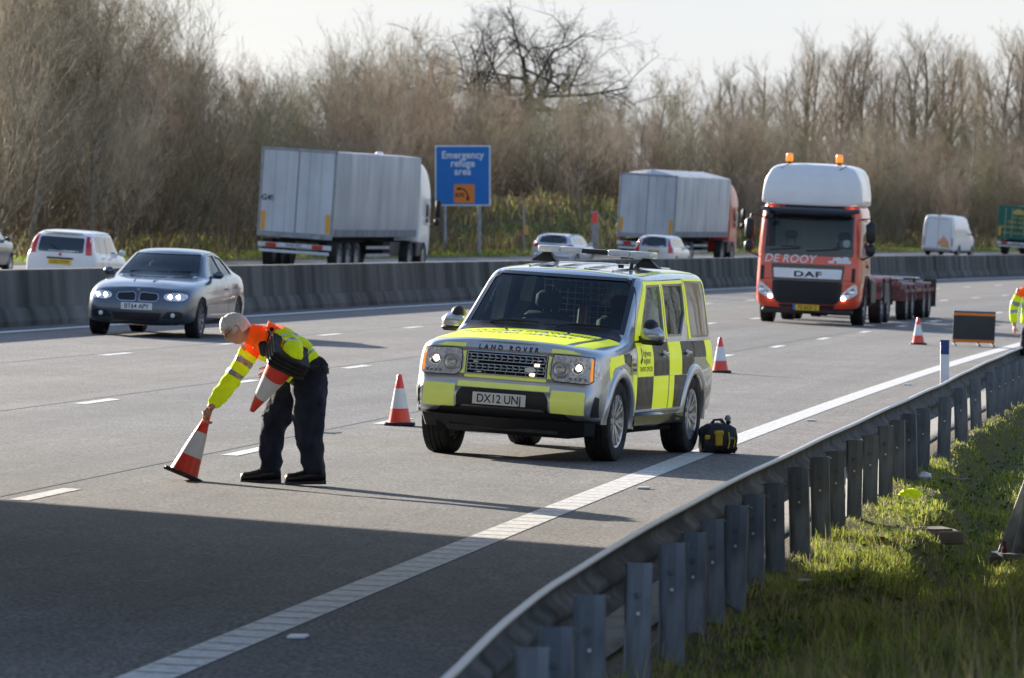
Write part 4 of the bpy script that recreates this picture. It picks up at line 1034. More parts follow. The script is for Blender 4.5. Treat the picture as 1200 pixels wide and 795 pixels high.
    for (txt, z, sz) in (('highways', 1.06, .085), ('england', .99, .085), ('TRAFFIC OFFICER', .905, .062)):
        v, f = text2d(txt, sz, bold=.001, align='LEFT' if z > .95 else 'CENTER'); o = len(tv); tv += [(q[0]+(1.68 if z > .95 else 1.78), q[1]+z) for q in v]; tf += [tuple(i+o for i in q) for q in f]
    o = len(tv); tv += [(1.56, .97), (1.60, .955), (1.66, 1.0), (1.65, 1.10), (1.62, 1.12), (1.625, 1.02), (1.58, 1.0)]; tf.append(tuple(range(o, o+7)))
    sk.patch('door_lettering', 'R', None, MT['ink'], root, .006, .2, tv, tf)
    # wheel arch flares
    for vw, sg in (('R', 1), ('L', -1)):
        for cy, a0, a1 in ((fy, -8, 180), (ry, -4, 184)):
            v = []; angs = np.linspace(rad(a0), rad(a1), 30); prof = [(AR+.004, -.10), (AR-.006, .004), (AR+.006, .022), (AR+.05, .026), (AR+.085, .018), (AR+.10, -.004)]
            for a in angs:
                for (r, off) in prof:
                    yy, zz = cy+r*math.cos(a), .39+r*math.sin(a); p = sk.pt(vw, min(max(yy, .16), 4.70), max(zz, .45)); v.append((p.x+sg*off, yy, zz))
            K = len(prof); f = [(i*K+j, i*K+j+1, (i+1)*K+j+1, (i+1)*K+j) for i in range(len(angs)-1) for j in range(K-1)]
            o = mesh_obj('wheel_arch_flare', v, f, MT['silver'], root, True)
    # dark sills and lower bumper
    for sg in (1, -1):
        b = MB(); b.box((sg*.89, 2.31, .405), (.13, 1.98, .15), .03); b.build('sill', MT['gloss_black'], root, True)
        b = MB(); b.box((sg*.925, 2.31, .495), (.02, 1.95, .035), .01); b.build('sill_trim', MT['silver'], root, True)
    b = MB()
    pts = [(-.86, .30), (-.80, .14), (-.55, .05), (0, .02), (.55, .05), (.80, .14), (.86, .30)]
    for (z0, z1, gr) in ((.27, .40, -.03), (.40, .475, -.012)):
        v = []
        for (x, y) in pts: v += [(x*.97, y+.02-gr, z0), (x, y+gr, z1), (x*.9, y+.25, z1), (x*.88, y+.25, z0)]
        b.add(v, [(i*4+j, i*4+(j+1) % 4, i*4+4+(j+1) % 4, i*4+4+j) for i in range(len(pts)-1) for j in range(4)]+[(0, 1, 2, 3), (27, 26, 25, 24)])
    b.box((0, .16, .29), (1.1, .2, .09), .03); bmp = b.build('lower_bumper', MT['black'], root, True, 35)
    sk.patch('recess', 'F', rounded([(-.45, .44), (.45, .44), (.45, .60), (.405, .668), (-.405, .668), (-.45, .60)], .015), MT['black'], bmp, .005, .08)
    for sg in (1, -1): sk.patch('vent', 'F', [(sg*.835, .46), (sg*.89, .46), (sg*.895, .64), (sg*.87, .66)], MT['black'], bmp, .006, .04)
    b = MB(); b.box((0, 1.2, .30), (1.3, 2.2, .12)); b.box((0, 2.4, .33), (1.6, 4.0, .12)); b.cyl((-.72, .87, .38), (.72, .87, .38), .06, n=10); b.cyl((-.72, 3.755, .38), (.72, 3.755, .38), .07, n=10); b.box((-.62, .87, .5), (.08, .3, .3)); b.box((.62, .87, .5), (.08, .3, .3)); b.build('underbody', MT['dark'], root)
    # grille
    gr = sk.patch('grille', 'F', rounded([(-.40, .80), (.40, .80), (.40, 1.02), (-.40, 1.02)], .02), MT['gloss_black'], root, .004, .08)
    b = MB()
    def gp(x, z, off=.014): return sk.pt('F', x, z, off)
    for (z0, z1) in ((.935, .995), (.84, .90)):
        for z in (z0, z1, (z0+z1)/2): b.tube([gp(x, z) for x in np.linspace(-.375, .375, 9)], .0045 if z != (z0+z1)/2 else .003, 5)
        n = 12
        for i in range(n+1):
            x = -.36+.72*i/n; b.tube([gp(x, z0), gp(x+.018, (z0+z1)/2)], .0046, 5); b.tube([gp(x+.018, (z0+z1)/2), gp(x, z1)], .0046, 5)
            if i < n: b.tube([gp(x+.018, (z0+z1)/2), gp(x+.042, (z0+z1)/2)], .006, 5)
    for z in (1.017, .803): b.tube([gp(x, z, .006) for x in np.linspace(-.385, .385, 9)], .007, 6)
    for sg in (1, -1): b.tube([gp(sg*.388, .80, .006), gp(sg*.388, 1.017, .006)], .007, 6)
    for i in range(7): x = -.3+.1*i; b.tube([gp(x, .807), gp(x, .832)], .003, 5)
    b.build('grille_bars', MT['silver'], gr, True, 60)
    b = MB(); p = gp(.24, .87, .022); b.add([p+Vector((.055*math.cos(a), 0, .026*math.sin(a))) for a in np.linspace(0, 2*PI, 25)[:-1]]+[p+Vector((.055*math.cos(a), .012, .026*math.sin(a))) for a in np.linspace(0, 2*PI, 25)[:-1]], [tuple(range(23, -1, -1))]+[(i, (i+1) % 24, (i+1) % 24+24, i+24) for i in range(24)]); b.build('badge', MT['alloy'], gr)
    for (x, z, k) in ((.30, .918, 'amber'), (.26, .822, 'amber'), (-.30, .918, 'lamp'), (-.26, .822, 'lamp')):
        b = MB(); b.box(gp(x, z, .016), (.05, .012, .013), .003); b.build('grille_strobe', MT['lamp_soft'] if k == 'amber' else MT['lamp'], gr)
    plate(root, 'DX12 UNJ', sk.pt('F', -.02, .575, .02), FRONT, MT['plate_w'], .52, .115)
    # headlamps
    for sg in (1, -1):
        poly = [(sg*.44, .82), (sg*.48, .78), (sg*.79, .772), (sg*.84, .79), (sg*.828, 1.03), (sg*.46, 1.04), (sg*.44, 1.0)]
        hl = sk.patch('headlight', 'F', rounded(poly, .012), MT['lamp'], root, .006, .05)
        sk.patch('rim', 'F', None, MT['gloss_black'], hl, .009, .1, *ring2d(rounded(inset(poly, -.003), .02), rounded(inset(poly, .003), .02)))
        b = MB(); b.cur = 0
        c = sk.pt('F', sg*.535, .90, .0)
        b.lathe([(.082, -.012), (.086, -.03), (.078, -.034), (.070, -.02), (.048, -.015)], c, 'y', 24)
        b.lathe([(.044, -.015), (.044, -.032), (.03, -.04), (.0, -.044)], c, 'y', 20); b.build('projector', MT['alloy'], hl, True)
        c = sk.pt('F', sg*.70, .925, .0); b = MB(); b.lathe([(.058, -.014), (.060, -.03), (.052, -.03), (.030, -.016)], c, 'y', 20); b.build('reflector', MT['chrome'], hl, True)
        b = MB(); b.lathe([(.015, -.02), (.011, -.028), (0, -.03)], c, 'y', 14); b.build('bulb', MT['lamp_on'], hl, True)
        for i in range(4):
            b = MB(); b.box(sk.pt('F', sg*(.64+.045*i), .815, .012), (.03, .012, .03), .004); b.build('reflector', MT['chrome'], hl)
        sk.patch('indicator', 'F', [(sg*.812, .80), (sg*.835, .81), (sg*.822, 1.01), (sg*.805, 1.005)], MT['amber'], hl, .010, .03)
        sk.patch('indicator', 'R' if sg > 0 else 'L', [(.17, .80), (.26, .82), (.25, .99), (.17, 1.0)], MT['lamp'], hl, .006, .03)
    # mirrors
    for sg in (1, -1):
        b = MB(); b.box((sg*1.0, 1.66, 1.245), (.24, .13, .17), .055); mr = b.build('door_mirror', MT['silver'], root, True, 60)
        b = MB(); b.box((sg*1.0, 1.665, 1.185), (.235, .135, .065), .03); b.box((sg*.90, 1.67, 1.20), (.14, .06, .07), .02); b.build('mirror_base', MT['black'], mr, True)
        b = MB(); b.lathe([(0, .095), (.03, .09), (.062, .065), (.075, .03), (.07, 0), (0, 0)], (sg*.97, 1.70, 1.31), 'z', 16); b.build('wide_angle_mirror', MT['black'], mr, True)
    # light bar on its brackets
    lb = MB(); lb.box((0, 3.15, 2.012), (1.10, .22, .05), .01); lbar = lb.build('light_bar', MT['gloss_black'], root, True, 60)
    for sg in (1, -1):
        for k in range(2):
            b = MB(); b.box((sg*(.245+.228*k), 3.15, 2.012), (.221, .26, .066), .012); b.build('lamp_module', MT['clear_module'], lbar, True, 60)
        b = MB(); b.add([(sg*.48, 3.1, 1.98), (sg*.54, 3.1, 1.98), (sg*.66, 3.07, 1.88), (sg*.40, 3.07, 1.885), (sg*.48, 3.18, 1.98), (sg*.54, 3.18, 1.98), (sg*.66, 3.21, 1.88), (sg*.40, 3.21, 1.885)], [(0, 1, 2, 3), (4, 7, 6, 5), (0, 4, 5, 1), (1, 5, 6, 2), (2, 6, 7, 3), (3, 7, 4, 0)]); b.build('bracket', MT['black'], lbar)
    # roof ribs and rails
    for x in (-.42, -.14, .14, .42):
        b = MB(); pts = [sk.pt('T', x, y, .004) for y in np.linspace(2.2, 4.4, 12)]; b.tube(pts, .014, 6); b.build('roof_rib', MT['silver'], root, True)
    for x, w in ((-.28, .10), (-.05, .13), (.17, .13)): sk.patch('roof_vent', 'T', rounded([(x-w/2, 2.22), (x+w/2, 2.22), (x+w/2*.7, 2.55), (x-w/2*.7, 2.55)], .03), MT['gloss_black'], root, .005, .06)
    b = MB(); b.cyl((.46, 2.75, 1.86), (.46, 2.75, 1.93), .02, n=10); b.cyl((.34, 2.8, 1.87), (.34, 2.8, 1.905), .03, n=12); b.build('aerial', MT['black'], root, True)
    # wipers and scuttle
    sk.patch('scuttle', 'T', [(-.80, 1.18), (.80, 1.18), (.80, 1.26), (.74, 1.34), (-.74, 1.34), (-.80, 1.26)], MT['black'], root, .008, .06)
    for (x0, x1) in ((.05, .66), (-.62, -.04)):
        b = MB(); a = sk.pt('F', x0, 1.27, .03); c = sk.pt('F', x1, 1.285, .03); b.tube([a+Vector((.1, -.02, -.02)), a.lerp(c, .4)+Vector((0, -.02, .015)), c], .009, 6); b.tube([a.lerp(c, -.02), c], .006, 6); b.build('wiper', MT['black'], root, True)
    for x in (-.3, .32):
        b = MB(); b.cyl(sk.pt('T', x, 1.08, 0), sk.pt('T', x, 1.08, .016), .014, n=8); b.build('washer_jet', MT['black'], root)
    # side vent
    sv = sk.patch('side_vent', 'R', rounded([(1.24, .86), (1.42, .86), (1.42, 1.05), (1.24, 1.05)], .02), MT['silver'], root, .010, .05)
    for z in (.905, .955, 1.005): sk.patch('slot', 'R', [(1.265, z-.014), (1.395, z-.014), (1.395, z+.014), (1.265, z+.014)], MT['gloss_black'], sv, .013, .08)
    b = MB(); b.tube([sk.pt('F', x, z, .012) for x, z in ((-.83, .66), (-.84, .50))], .006, 6); b.build('trim_line', MT['black'], root)
    # rear lamps and plate
    for sg in (1, -1): sk.patch('rear_light', 'B', [(sg*.72, 1.0), (sg*.84, 1.0), (sg*.82, 1.2), (sg*.76, 1.5), (sg*.68, 1.5)], MT['redlens'], root, .006, .06)
    sk.patch('rear_window', 'B', [(-.55, 1.28), (.55, 1.28), (.5, 1.68), (-.5, 1.68)], MT['darkglass'], root, .003, .1)
    plate(root, 'DX12 UNJ', sk.pt('B', 0, .9, .02), REAR, MT['plate_y'])
    # cabin
    b = MB(); b.box((0, 1.72, 1.10), (1.40, .50, .22), .06); b.box((-.38, 1.72, 1.22), (.42, .24, .08), .03); b.build('dashboard', MT['seat'], root, True)
    steering(root, -.38, 1.98, 1.17); seat_obj(root, -.38, 2.45, .62, .52, 1.50); seat_obj(root, .38, 2.45, .62, .52, 1.50); 
    b = MB(); b.box((0, 3.45, .95), (1.3, .5, .3), .06); b.box((0, 3.75, 1.15), (1.3, .16, .5), .05); b.build('rear_seat', MT['seat'], root, True)
    b = MB()
    for i in range(15): x = -.56+.08*i; b.box((x, 3.3, 1.45), (.008, .008, .52))
    for i in range(9): b.box((0, 3.3, 1.22+.06*i), (1.14, .008, .008))
    b.build('dog_guard', MT['alloy'], root)
    b = MB(); b.box((.0, 1.98, 1.68), (.22, .03, .07), .02); b.build('rear_view_mirror', MT['black'], root, True)
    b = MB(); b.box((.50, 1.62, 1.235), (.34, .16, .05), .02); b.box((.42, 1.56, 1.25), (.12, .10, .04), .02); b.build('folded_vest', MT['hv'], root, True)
    b = MB(); b.box((-.02, 1.62, 1.225), (.20, .02, .03)); b.build('dash_card', MT['plate_w'], root)
    b = MB(); b.box((.55, 2.03, 1.70), (.10, .01, .07)); b.build('tax_disc', MT['sign_blue'], root)
    b = MB(); b.box((.10, 2.35, 1.36), (.10, .04, .26), .02, Matrix.Rotation(rad(-10), 3, 'X')); b.build('radio_screen', MT['rust'], root)
    wheel_set(root, .375, .255, .245, 7, MT['alloy'], [(.80, fy), (-.80, fy), (.80, ry), (-.80, ry)])
    # the body leans on its springs towards the low side of the road
    bpy.context.view_layer.update(); lean = Matrix.Translation((0, 0, .4)) @ Matrix.Rotation(rad(1.5), 4, 'Y') @ Matrix.Translation((0, 0, -.4))
    for ch in root.children:
        if not (ch.type == 'EMPTY'): ch.matrix_local = lean @ ch.matrix_local
    s, L = SL(-.125, 52.86); place_vehicle(root, s, L, PI+rad(15.8)); root.scale = (.965, .97, .945)
    for ch in root.children:
        if ch.name.startswith('wheel') and ch.type == 'EMPTY': ch.scale = (1, .985/.97, .985/.945); ch.location.z = .375*.985/.945
    return root
MT['clear_module'] = mat('clear_lens_module', (.80, .80, .78), .25, 0, .6, var=.12, scale=30)
patrol = build_patrol()

# ================================================================== TRAFFIC
def car_parts(root, sk, body, spec):
    """panes, lamps, seams shared by the smaller cars; spec gives outlines in metres"""
    for nm, view, poly, m, off in spec:
        if view == 'S':
            for vw in ('R', 'L'): sk.patch(nm, vw, poly, MT[m], root, off, .1)
        elif view in 'FB' and nm[-1] == '2':
            for sg in (1, -1): sk.patch(nm[:-1], view, [(sg*a, b) for a, b in poly], MT[m], root, off, .05)
        else: sk.patch(nm, view, poly, MT[m], root, off, .08)
def seams(sk, root, polys):
    for vw in ('R', 'L'):
        for pl, (hy, hz) in polys:
            d = sk.patch('door', vw, None, MT['ink'], root, .002, .12, *ring2d(pl, inset(pl, .008)))
            h = MB(); p = sk.pt(vw, hy, hz, .018); h.box(p, (.02, .18, .028), .01); h.build('handle', sk.paint, d, True)
def mirrors(sk, root, y, z, m, w=.17, x=None):
    for vw, sg in (('R', 1), ('L', -1)):
        p = sk.pt(vw, y, z, 0); b = MB(); b.box((p.x+sg*(w*.5+.03), y+.02, z+.06), (w, .12, .13), .045); b.box((p.x+sg*.02, y+.02, z+.02), (.10, .05, .04), .01); b.build('door_mirror', m, root, True, 60)

# --- grey saloon
def build_saloon():
    root = empty('saloon_car', label='grey blue saloon car with lit headlights driving in the outer lane beside the concrete barrier', cat='car')
    Z = lambda *a: a
    S = [
     (.0, [(0, .22, .06), (.58, .22, .06), (.65, .30, .01), (.67, .42, 0), (.67, .52, .01), (.66, .60, .03), (.63, .72, .07), (.55, .785, .13), (.38, .80, .14), (.18, .81, .13), (0, .815, .12)]),
     (.16, [(0, .19, .06), (.78, .20, .05), (.83, .30, .0), (.84, .42), (.84, .53, .02), (.83, .62, .04), (.79, .74, .07), (.68, .81, .10), (.42, .83, .12), (.20, .85, .12), (0, .855, .12)]),
     (.42, [(0, .18), (.86, .20), (.895, .32), (.90, .44), (.90, .56), (.885, .67), (.83, .80, .03), (.73, .86, .04), (.48, .895, .04), (.22, .91, .04), (0, .91, .04)]),
     (.85, [(0, .18), (.87, .20), (.92, .34), (.93, .46), (.93, .60), (.915, .73), (.87, .845), (.78, .905), (.52, .94), (.25, .955), (0, .955)]),
     (1.45, [(0, .18), (.87, .22), (.92, .34), (.93, .48), (.93, .63), (.915, .77), (.89, .89), (.80, .955), (.58, .985), (.28, 1.0), (0, 1.0)]),
     (1.66, [(0, .18), (.87, .22), (.92, .34), (.93, .48), (.93, .64), (.915, .78), (.89, .91), (.80, .955), (.75, .97), (.69, .985, -.04), (0, 1.01, -.16)]),
     (1.80, [(0, .18), (.87, .22), (.92, .34), (.93, .48), (.93, .64), (.915, .78), (.89, .92), (.80, .975), (.74, 1.03), (.68, 1.065, -.04), (0, 1.10, -.16)]),
     (2.40, [(0, .18), (.87, .22), (.92, .34), (.93, .48), (.93, .64), (.915, .79), (.89, .94), (.80, 1.0), (.63, 1.32), (.57, 1.39, -.03), (0, 1.42, -.10)]),
     (2.70, [(0, .18), (.87, .22), (.92, .34), (.93, .48), (.93, .64), (.915, .80), (.89, .95), (.80, 1.02), (.62, 1.37), (.555, 1.44), (0, 1.465)]),
     (3.30, [(0, .18), (.87, .22), (.92, .34), (.93, .48), (.93, .65), (.92, .81), (.895, .96), (.80, 1.03), (.59, 1.375), (.53, 1.44), (0, 1.46)]),
     (3.75, [(0, .19), (.87, .22), (.92, .34), (.93, .48), (.93, .66), (.92, .82), (.895, .97), (.80, 1.04), (.62, 1.29), (.55, 1.365), (0, 1.385)]),
     (4.22, [(0, .20), (.87, .24), (.915, .36), (.925, .50), (.925, .67), (.91, .83), (.875, .97), (.80, 1.035), (.70, 1.075), (.60, 1.11), (0, 1.14)]),
     (4.65, [(0, .24), (.82, .26), (.87, .38), (.89, .50), (.88, .67), (.86, .83), (.82, .96), (.74, 1.025), (.55, 1.06), (.30, 1.075), (0, 1.08)]),
     (4.90, [(0, .30), (.60, .30), (.66, .40), (.68, .52), (.67, .67), (.66, .82), (.62, .94), (.55, .99), (.40, 1.02), (.2, 1.03), (0, 1.03)])]
    body = loft(S, 'body', 2, MT['bmw']); sk = Skin(body); sk.paint = MT['bmw']
    fy, ry = .86, 3.83; arch_cut(body, (fy, ry), .355, .33, .30, .92)
    wsc = [(-.68, 1.0), (.68, 1.0), (.55, 1.365), (-.55, 1.365)]
    fd = [(2.05, .985), (2.95, 1.01), (2.95, 1.36), (2.62, 1.35)]; rd = [(3.03, 1.01), (3.62, 1.035), (3.75, 1.12), (3.55, 1.30), (3.03, 1.355)]; qd = [(3.70, 1.04), (3.98, 1.06), (3.70, 1.24), (3.66, 1.26)]
    cuts = [cabin_cut([(1.9, .5), (1.9, .93), (2.52, 1.33), (3.6, 1.36), (3.95, 1.05), (3.95, .5)], .85, .5, .50, 1.36), front_cut(wsc, 1.2, 2.9)]
    for sg in (-1, 1):
        for pl in (fd, rd): cuts.append(side_cut(pl, sg*.4, sg*1.2))
    bool_cut(body, cuts); body.parent = root; body.data.materials.clear(); body.data.materials.append(MT['bmw']); body.data.materials.append(MT['seat'])
    for p in body.data.polygons: p.material_index = 1 if sk.bvh.find_nearest(p.center)[3] > .02 else 0
    ws = sk.patch('windscreen', 'F', inset(wsc, -.004), MT['glass'], root, -.003, .1)
    sk.patch('seal', 'F', None, MT['gloss_black'], ws, .003, .12, *ring2d(inset(wsc, -.022), inset(wsc, .006)))
    for vw in ('R', 'L'):
        side_glass(sk, root, fd, MT['glass'], vw, rim=.014); side_glass(sk, root, rd, MT['glass_tint'], vw, rim=.014); sk.patch('window', vw, qd, MT['darkglass'], root, .003, .1)
    seams(sk, root, [([(1.98, .30), (1.98, .96), (2.60, 1.38), (2.99, 1.39), (2.99, .30)], (2.84, .80)), ([(3.0, .30), (3.0, 1.39), (3.6, 1.34), (3.8, 1.1), (3.62, .70), (3.45, .30)], (3.62, .82))])
    for vw in ('R', 'L'): sk.patch('swage_line', vw, [(1.2, .735), (4.5, .80), (4.5, .812), (1.2, .747)], MT['dark_alloy'], root, .002, .1)
    # kidney grilles
    for sg in (1, -1):
        g = sk.patch('kidney_grille', 'F', rounded([(sg*.03, .585), (sg*.30, .585), (sg*.355, .63), (sg*.34, .715), (sg*.07, .735), (sg*.03, .71)], .03), MT['ink'], root, .008, .04)
        sk.patch('surround', 'F', None, MT['alloy'], g, .012, .1, *ring2d(rounded([(sg*.028, .583), (sg*.301, .583), (sg*.357, .63), (sg*.341, .717), (sg*.069, .737), (sg*.028, .711)], .03), rounded([(sg*.036, .592), (sg*.296, .592), (sg*.346, .632), (sg*.333, .708), (sg*.074, .728), (sg*.036, .704)], .03)))
        b = MB()
        for i in range(10): x = sg*(.06+.027*i); b.tube([sk.pt('F', x, .60, .012), sk.pt('F', x, .715, .012)], .004, 5)
        b.build('slats', MT['black'], g)
        hp = rounded([(sg*.43, .635), (sg*.52, .60), (sg*.73, .605), (sg*.805, .65), (sg*.80, .72), (sg*.70, .745), (sg*.50, .735), (sg*.43, .70)], .025)
        h = sk.patch('headlight', 'F', hp, MT['lamp'], root, .006, .04); sk.patch('rim', 'F', None, MT['gloss_black'], h, .008, .1, *ring2d(inset(hp, -.004), inset(hp, .004)))
        for x in (.54, .67):
            c = sk.pt('F', sg*x, .672, .004); b = MB(); b.lathe([(.042, .0), (.044, -.014), (.034, -.014), (.022, -.004), (0, -.004)], c, 'y', 18); b.build('ring', MT['chrome'], h, True)
            b = MB(); b.lathe([(.023, -.012), (.017, -.022), (0, -.026)], c, 'y', 14); b.build('bulb', MT['lamp_on'], h, True)
        v = sk.patch('bumper_vent', 'F', rounded([(sg*.42, .32), (sg*.73, .31), (sg*.76, .39), (sg*.72, .435), (sg*.50, .43)], .03), MT['ink'], root, .006, .05)
        b = MB(); c = sk.pt('F', sg*.60, .375, .008); b.lathe([(.036, 0), (.036, -.012), (.024, -.01), (0, -.02)], c, 'y', 16); b.build('fog_light', MT['lamp'], v, True)
    sk.patch('lower_intake', 'F', rounded([(-.36, .27), (.36, .27), (.42, .40), (-.42, .40)], .02), MT['ink'], root, .006, .05)
    b = MB(); c = sk.pt('F', 0, .76, .006); b.lathe([(.036, 0), (.034, -.008), (0, -.012)], c, 'y', 18); b.build('roundel', MT['dark_alloy'], root, True)
    b = MB(); b.lathe([(.02, -.0125), (0, -.0135)], c, 'y', 12); 
    plate(root, 'BT64 APY', sk.pt('F', 0, .50, .02), FRONT, MT['plate_w'], .52, .111)
    for vw, yy in (('R', 1.35), ('L', 1.35)): pass
    mirrors(sk, root, 1.98, .98, MT['bmw'], .18)
    for sg in (1, -1):
        b = MB(); b.tube([sk.pt('T', sg*.16, .5, .006), sk.pt('T', sg*.30, 1.4, .006)], .012, 6); b.build('bonnet_crease', MT['bmw'], root, True)
    b = MB(); b.box((0, 2.3, .28), (1.7, 3.4, .12), .03); b.build('underbody', MT['dark'], root)
    b = MB(); b.box((0, 2.05, .90), (1.3, .36, .16), .05); b.build('dashboard', MT['seat'], root, True)
    steering(root, -.36, 2.28, .96, 25); seat_obj(root, -.37, 2.75, .38, .50, 1.13); seat_obj(root, .37, 2.75, .38, .50, 1.13)
    b = MB(); b.box((.0, 2.38, 1.30), (.2, .03, .06), .02); b.build('rear_view_mirror', MT['black'], root, True)
    b = MB(); b.box((.52, 2.02, 1.03), (.14, .01, .05)); b.build('permit_card', MT['plate_w'], root)
    b = MB(); b.tube([sk.pt('F', -.5, 1.05, .012), sk.pt('F', .05, 1.06, .012)], .007, 5); b.tube([sk.pt('F', .05, 1.05, .012), sk.pt('F', .56, 1.07, .012)], .007, 5); b.build('wiper', MT['black'], root)
    for sg in (1, -1): sk.patch('rear_light', 'B', [(sg*.45, .78), (sg*.80, .78), (sg*.80, .92), (sg*.5, .92)], MT['redlens'], root, .006, .06)
    wheel_set(root, .335, .24, .235, 10, MT['dark_alloy'], [(.80, fy), (-.80, fy), (.80, ry), (-.80, ry)], .05)
    # the driver, seen dimly behind the windscreen
    return root
saloon = build_saloon()
fx = Vector(((-6.72-5.07)/2, (95.02+94.24)/2)); yaw = PI+rad(8.6); fw = Vector((math.sin(yaw), math.cos(yaw))); s_, L_ = SL(*(fx+fw*.86)); place_vehicle(saloon, s_, L_, yaw); saloon.scale = (.985, 1, .985); saloon.location.x -= .05

# --- generic hatchback / estate shell
def hatch(name, label, cat, paint, Lg, W, H, tail, glass_b, hood=.95, nose=.9, ws0=.24, ws1=.40, roof_end=.93, wheel=.29, rim=.19, belt=.62, lamps=None, plate_txt=None, rails=False, tin=.72):
    root = empty(name, label=label, cat=cat)
    w = W/2; zb = belt*H; f = lambda y: y*Lg; tt = w*tin
    def st(y, w_, zl, zb_, zg, xg, zr, xr, zt, dy=0): return (y, [(0, .20), (w_*.93, .20), (w_*.985, .32), (w_, .45), (w_, .45+(zb_-.45)*.5), (w_*.99, zb_-.06), (w_*.955, zb_), (w_*.91, zb_+.045), (xg, zg), (xr, zr, dy*.3), (0, zt, dy)])
    z1 = H*.60
    S = [st(0, w*.62, 0, z1-.12, z1-.06, w*.36, z1-.05, w*.2, z1-.04), st(f(.04), w*.88, 0, z1-.06, z1, w*.5, z1+.01, w*.25, z1+.02), st(f(.12), w*.98, 0, z1, z1+.08, w*.55, z1+.10, w*.3, z1+.11),
         st(f(ws0-.02), w, 0, zb-.04, zb+.03, w*.62, zb+.05, w*.35, zb+.06), st(f(ws0), w, 0, zb-.03, zb+.05, w*.82, zb+.07, w*.74, zb+.09, -.08), st(f(ws0+.03), w, 0, zb-.02, zb+.12, w*.80, zb+.15, w*.73, zb+.18, -.08),
         st(f(ws1), w, 0, zb, H-.11, tt, H-.05, tt*.88, H-.03, -.06), st(f(ws1+.08), w, 0, zb, H-.075, tt, H-.02, tt*.88, H), st(f(.75), w, 0, zb+.01, H-.075, tt*.985, H-.02, tt*.87, H),
         st(f(roof_end), w*.99, 0, zb+.02, H-.12, tt*.95, H-.06, tt*.82, H-.04), st(f(.5+roof_end*.5), w*.965, 0, zb+.02, zb+.20+tail*.1, tt*1.02+.03, zb+.24+tail*.1, tt*.95, zb+.26+tail*.1) , st(Lg, w*.86, 0, zb-.02, zb+.06, w*.74, zb+.08, w*.60, zb+.09)]
    body = loft(S, 'body', 2, paint); sk = Skin(body); sk.paint = paint
    fy, ry = f(.185), f(.83); arch_cut(body, (fy, ry), wheel+.045, wheel, .28, w); body.parent = root
    root['skl'] = 0
    a0, a1 = f(ws0+.05), f(ws1+.03); zt = H-.13
    sk.patch('windscreen', 'F', [(-w*.72, zb+.10), (w*.72, zb+.10), (tt*.85, H-.10), (-tt*.85, H-.10)], MT['darkglass'], root, .003, .1)
    mid = (a1+f(roof_end-.05))/2-.05; e = f(roof_end)-.18
    for vw in ('R', 'L'):
        sk.patch('window', vw, [(a0+.1, zb+.07), (mid-.05, zb+.07), (mid-.05, zt), (a1+.02, zt-.02)], MT['darkglass'], root, .003, .1); sk.patch('window', vw, [(mid+.03, zb+.07), (e-.30, zb+.08), (e-.34, zt), (mid+.03, zt)], MT['darkglass'], root, .003, .1)
        sk.patch('window', vw, [(e-.24, zb+.09), (e+.06, zb+.12), (e-.06, zt-.02), (e-.28, zt)], MT['darkglass'], root, .003, .1)
    seams(sk, root, [([(a0-.02, .32), (a0-.02, zb+.03), (a1-.02, H-.085), (mid-.01, H-.085), (mid-.01, .32)], (mid-.2, zb-.05)), ([(mid, .32), (mid, H-.085), (e-.30, H-.085), (e-.24, zb+.05), (e-.42, .5), (e-.5, .32)], (e-.42, zb-.03))])
    sk.patch('rear_window', 'B', glass_b, MT['darkglass'], root, .004, .08)
    for nm, poly, m in (lamps or []):
        for sg in (1, -1): sk.patch(nm, 'B', [(sg*x, z) for x, z in poly], MT[m], root, .006, .05)
    b = MB(); b.box((0, Lg-.01, .42), (W*.80, .10, .20), .05); b.build('rear_bumper', paint, root, True, 60)
    b = MB(); b.box((0, Lg*.5, .25), (W*.86, Lg*.86, .14), .03); b.build('underbody', MT['dark'], root)
    for sg in (1, -1): sk.patch('headlight', 'F', [(sg*w*.42, z1-.18), (sg*w*.80, z1-.16), (sg*w*.78, z1-.04), (sg*w*.5, z1-.06)], MT['lamp'], root, .005, .05)
    sk.patch('grille', 'F', [(-w*.35, z1-.17), (w*.35, z1-.17), (w*.35, z1-.09), (-w*.35, z1-.09)], MT['black'], root, .004, .05)
    mirrors(sk, root, a0+.12, zb+.04, paint, .15)
    b = MB(); p = sk.pt('B', 0, zb+.10, .02); b.tube([p, p+Vector((.25, .0, .14))], .010, 5); b.build('rear_wiper', MT['black'], root)
    b = MB(); b.box(sk.pt('B', 0, H-.105, .0)+Vector((0, .03, .03)), (tt*1.35, .16, .03), .012); b.build('spoiler', paint, root, True)
    if rails:
        for sg in (1, -1): b = MB(); b.tube([sk.pt('T', sg*tt*.86, y, .03) for y in np.linspace(f(ws1+.05), f(roof_end-.03), 8)], .018, 6); b.build('roof_rail', MT['black'], root, True)
    wheel_set(root, wheel, .19, rim, 9, MT['alloy'], [(w-.11, fy), (-w+.11, fy), (w-.11, ry), (-w+.11, ry)], .045)
    return root, sk
def drive_away(root, s, L, scale=(1, 1, 1)):
    """origin is the nose; put the tail's foot at s"""
    place_vehicle(root, s, L, heading(s)); root.scale = scale
root, sk = hatch('hatchback_car', 'small white hatchback with tall red tail lights and yellow plate beyond the barrier', 'car', MT['white'], 3.65, 1.64, 1.54, 1, rounded([(-.52, 1.02), (.52, 1.02), (.50, 1.36), (-.50, 1.36)], .05), wheel=.285,
    lamps=[('tail_light', [(.57, .98), (.70, .98), (.64, 1.40), (.53, 1.40)], 'redlens')], tin=.80)
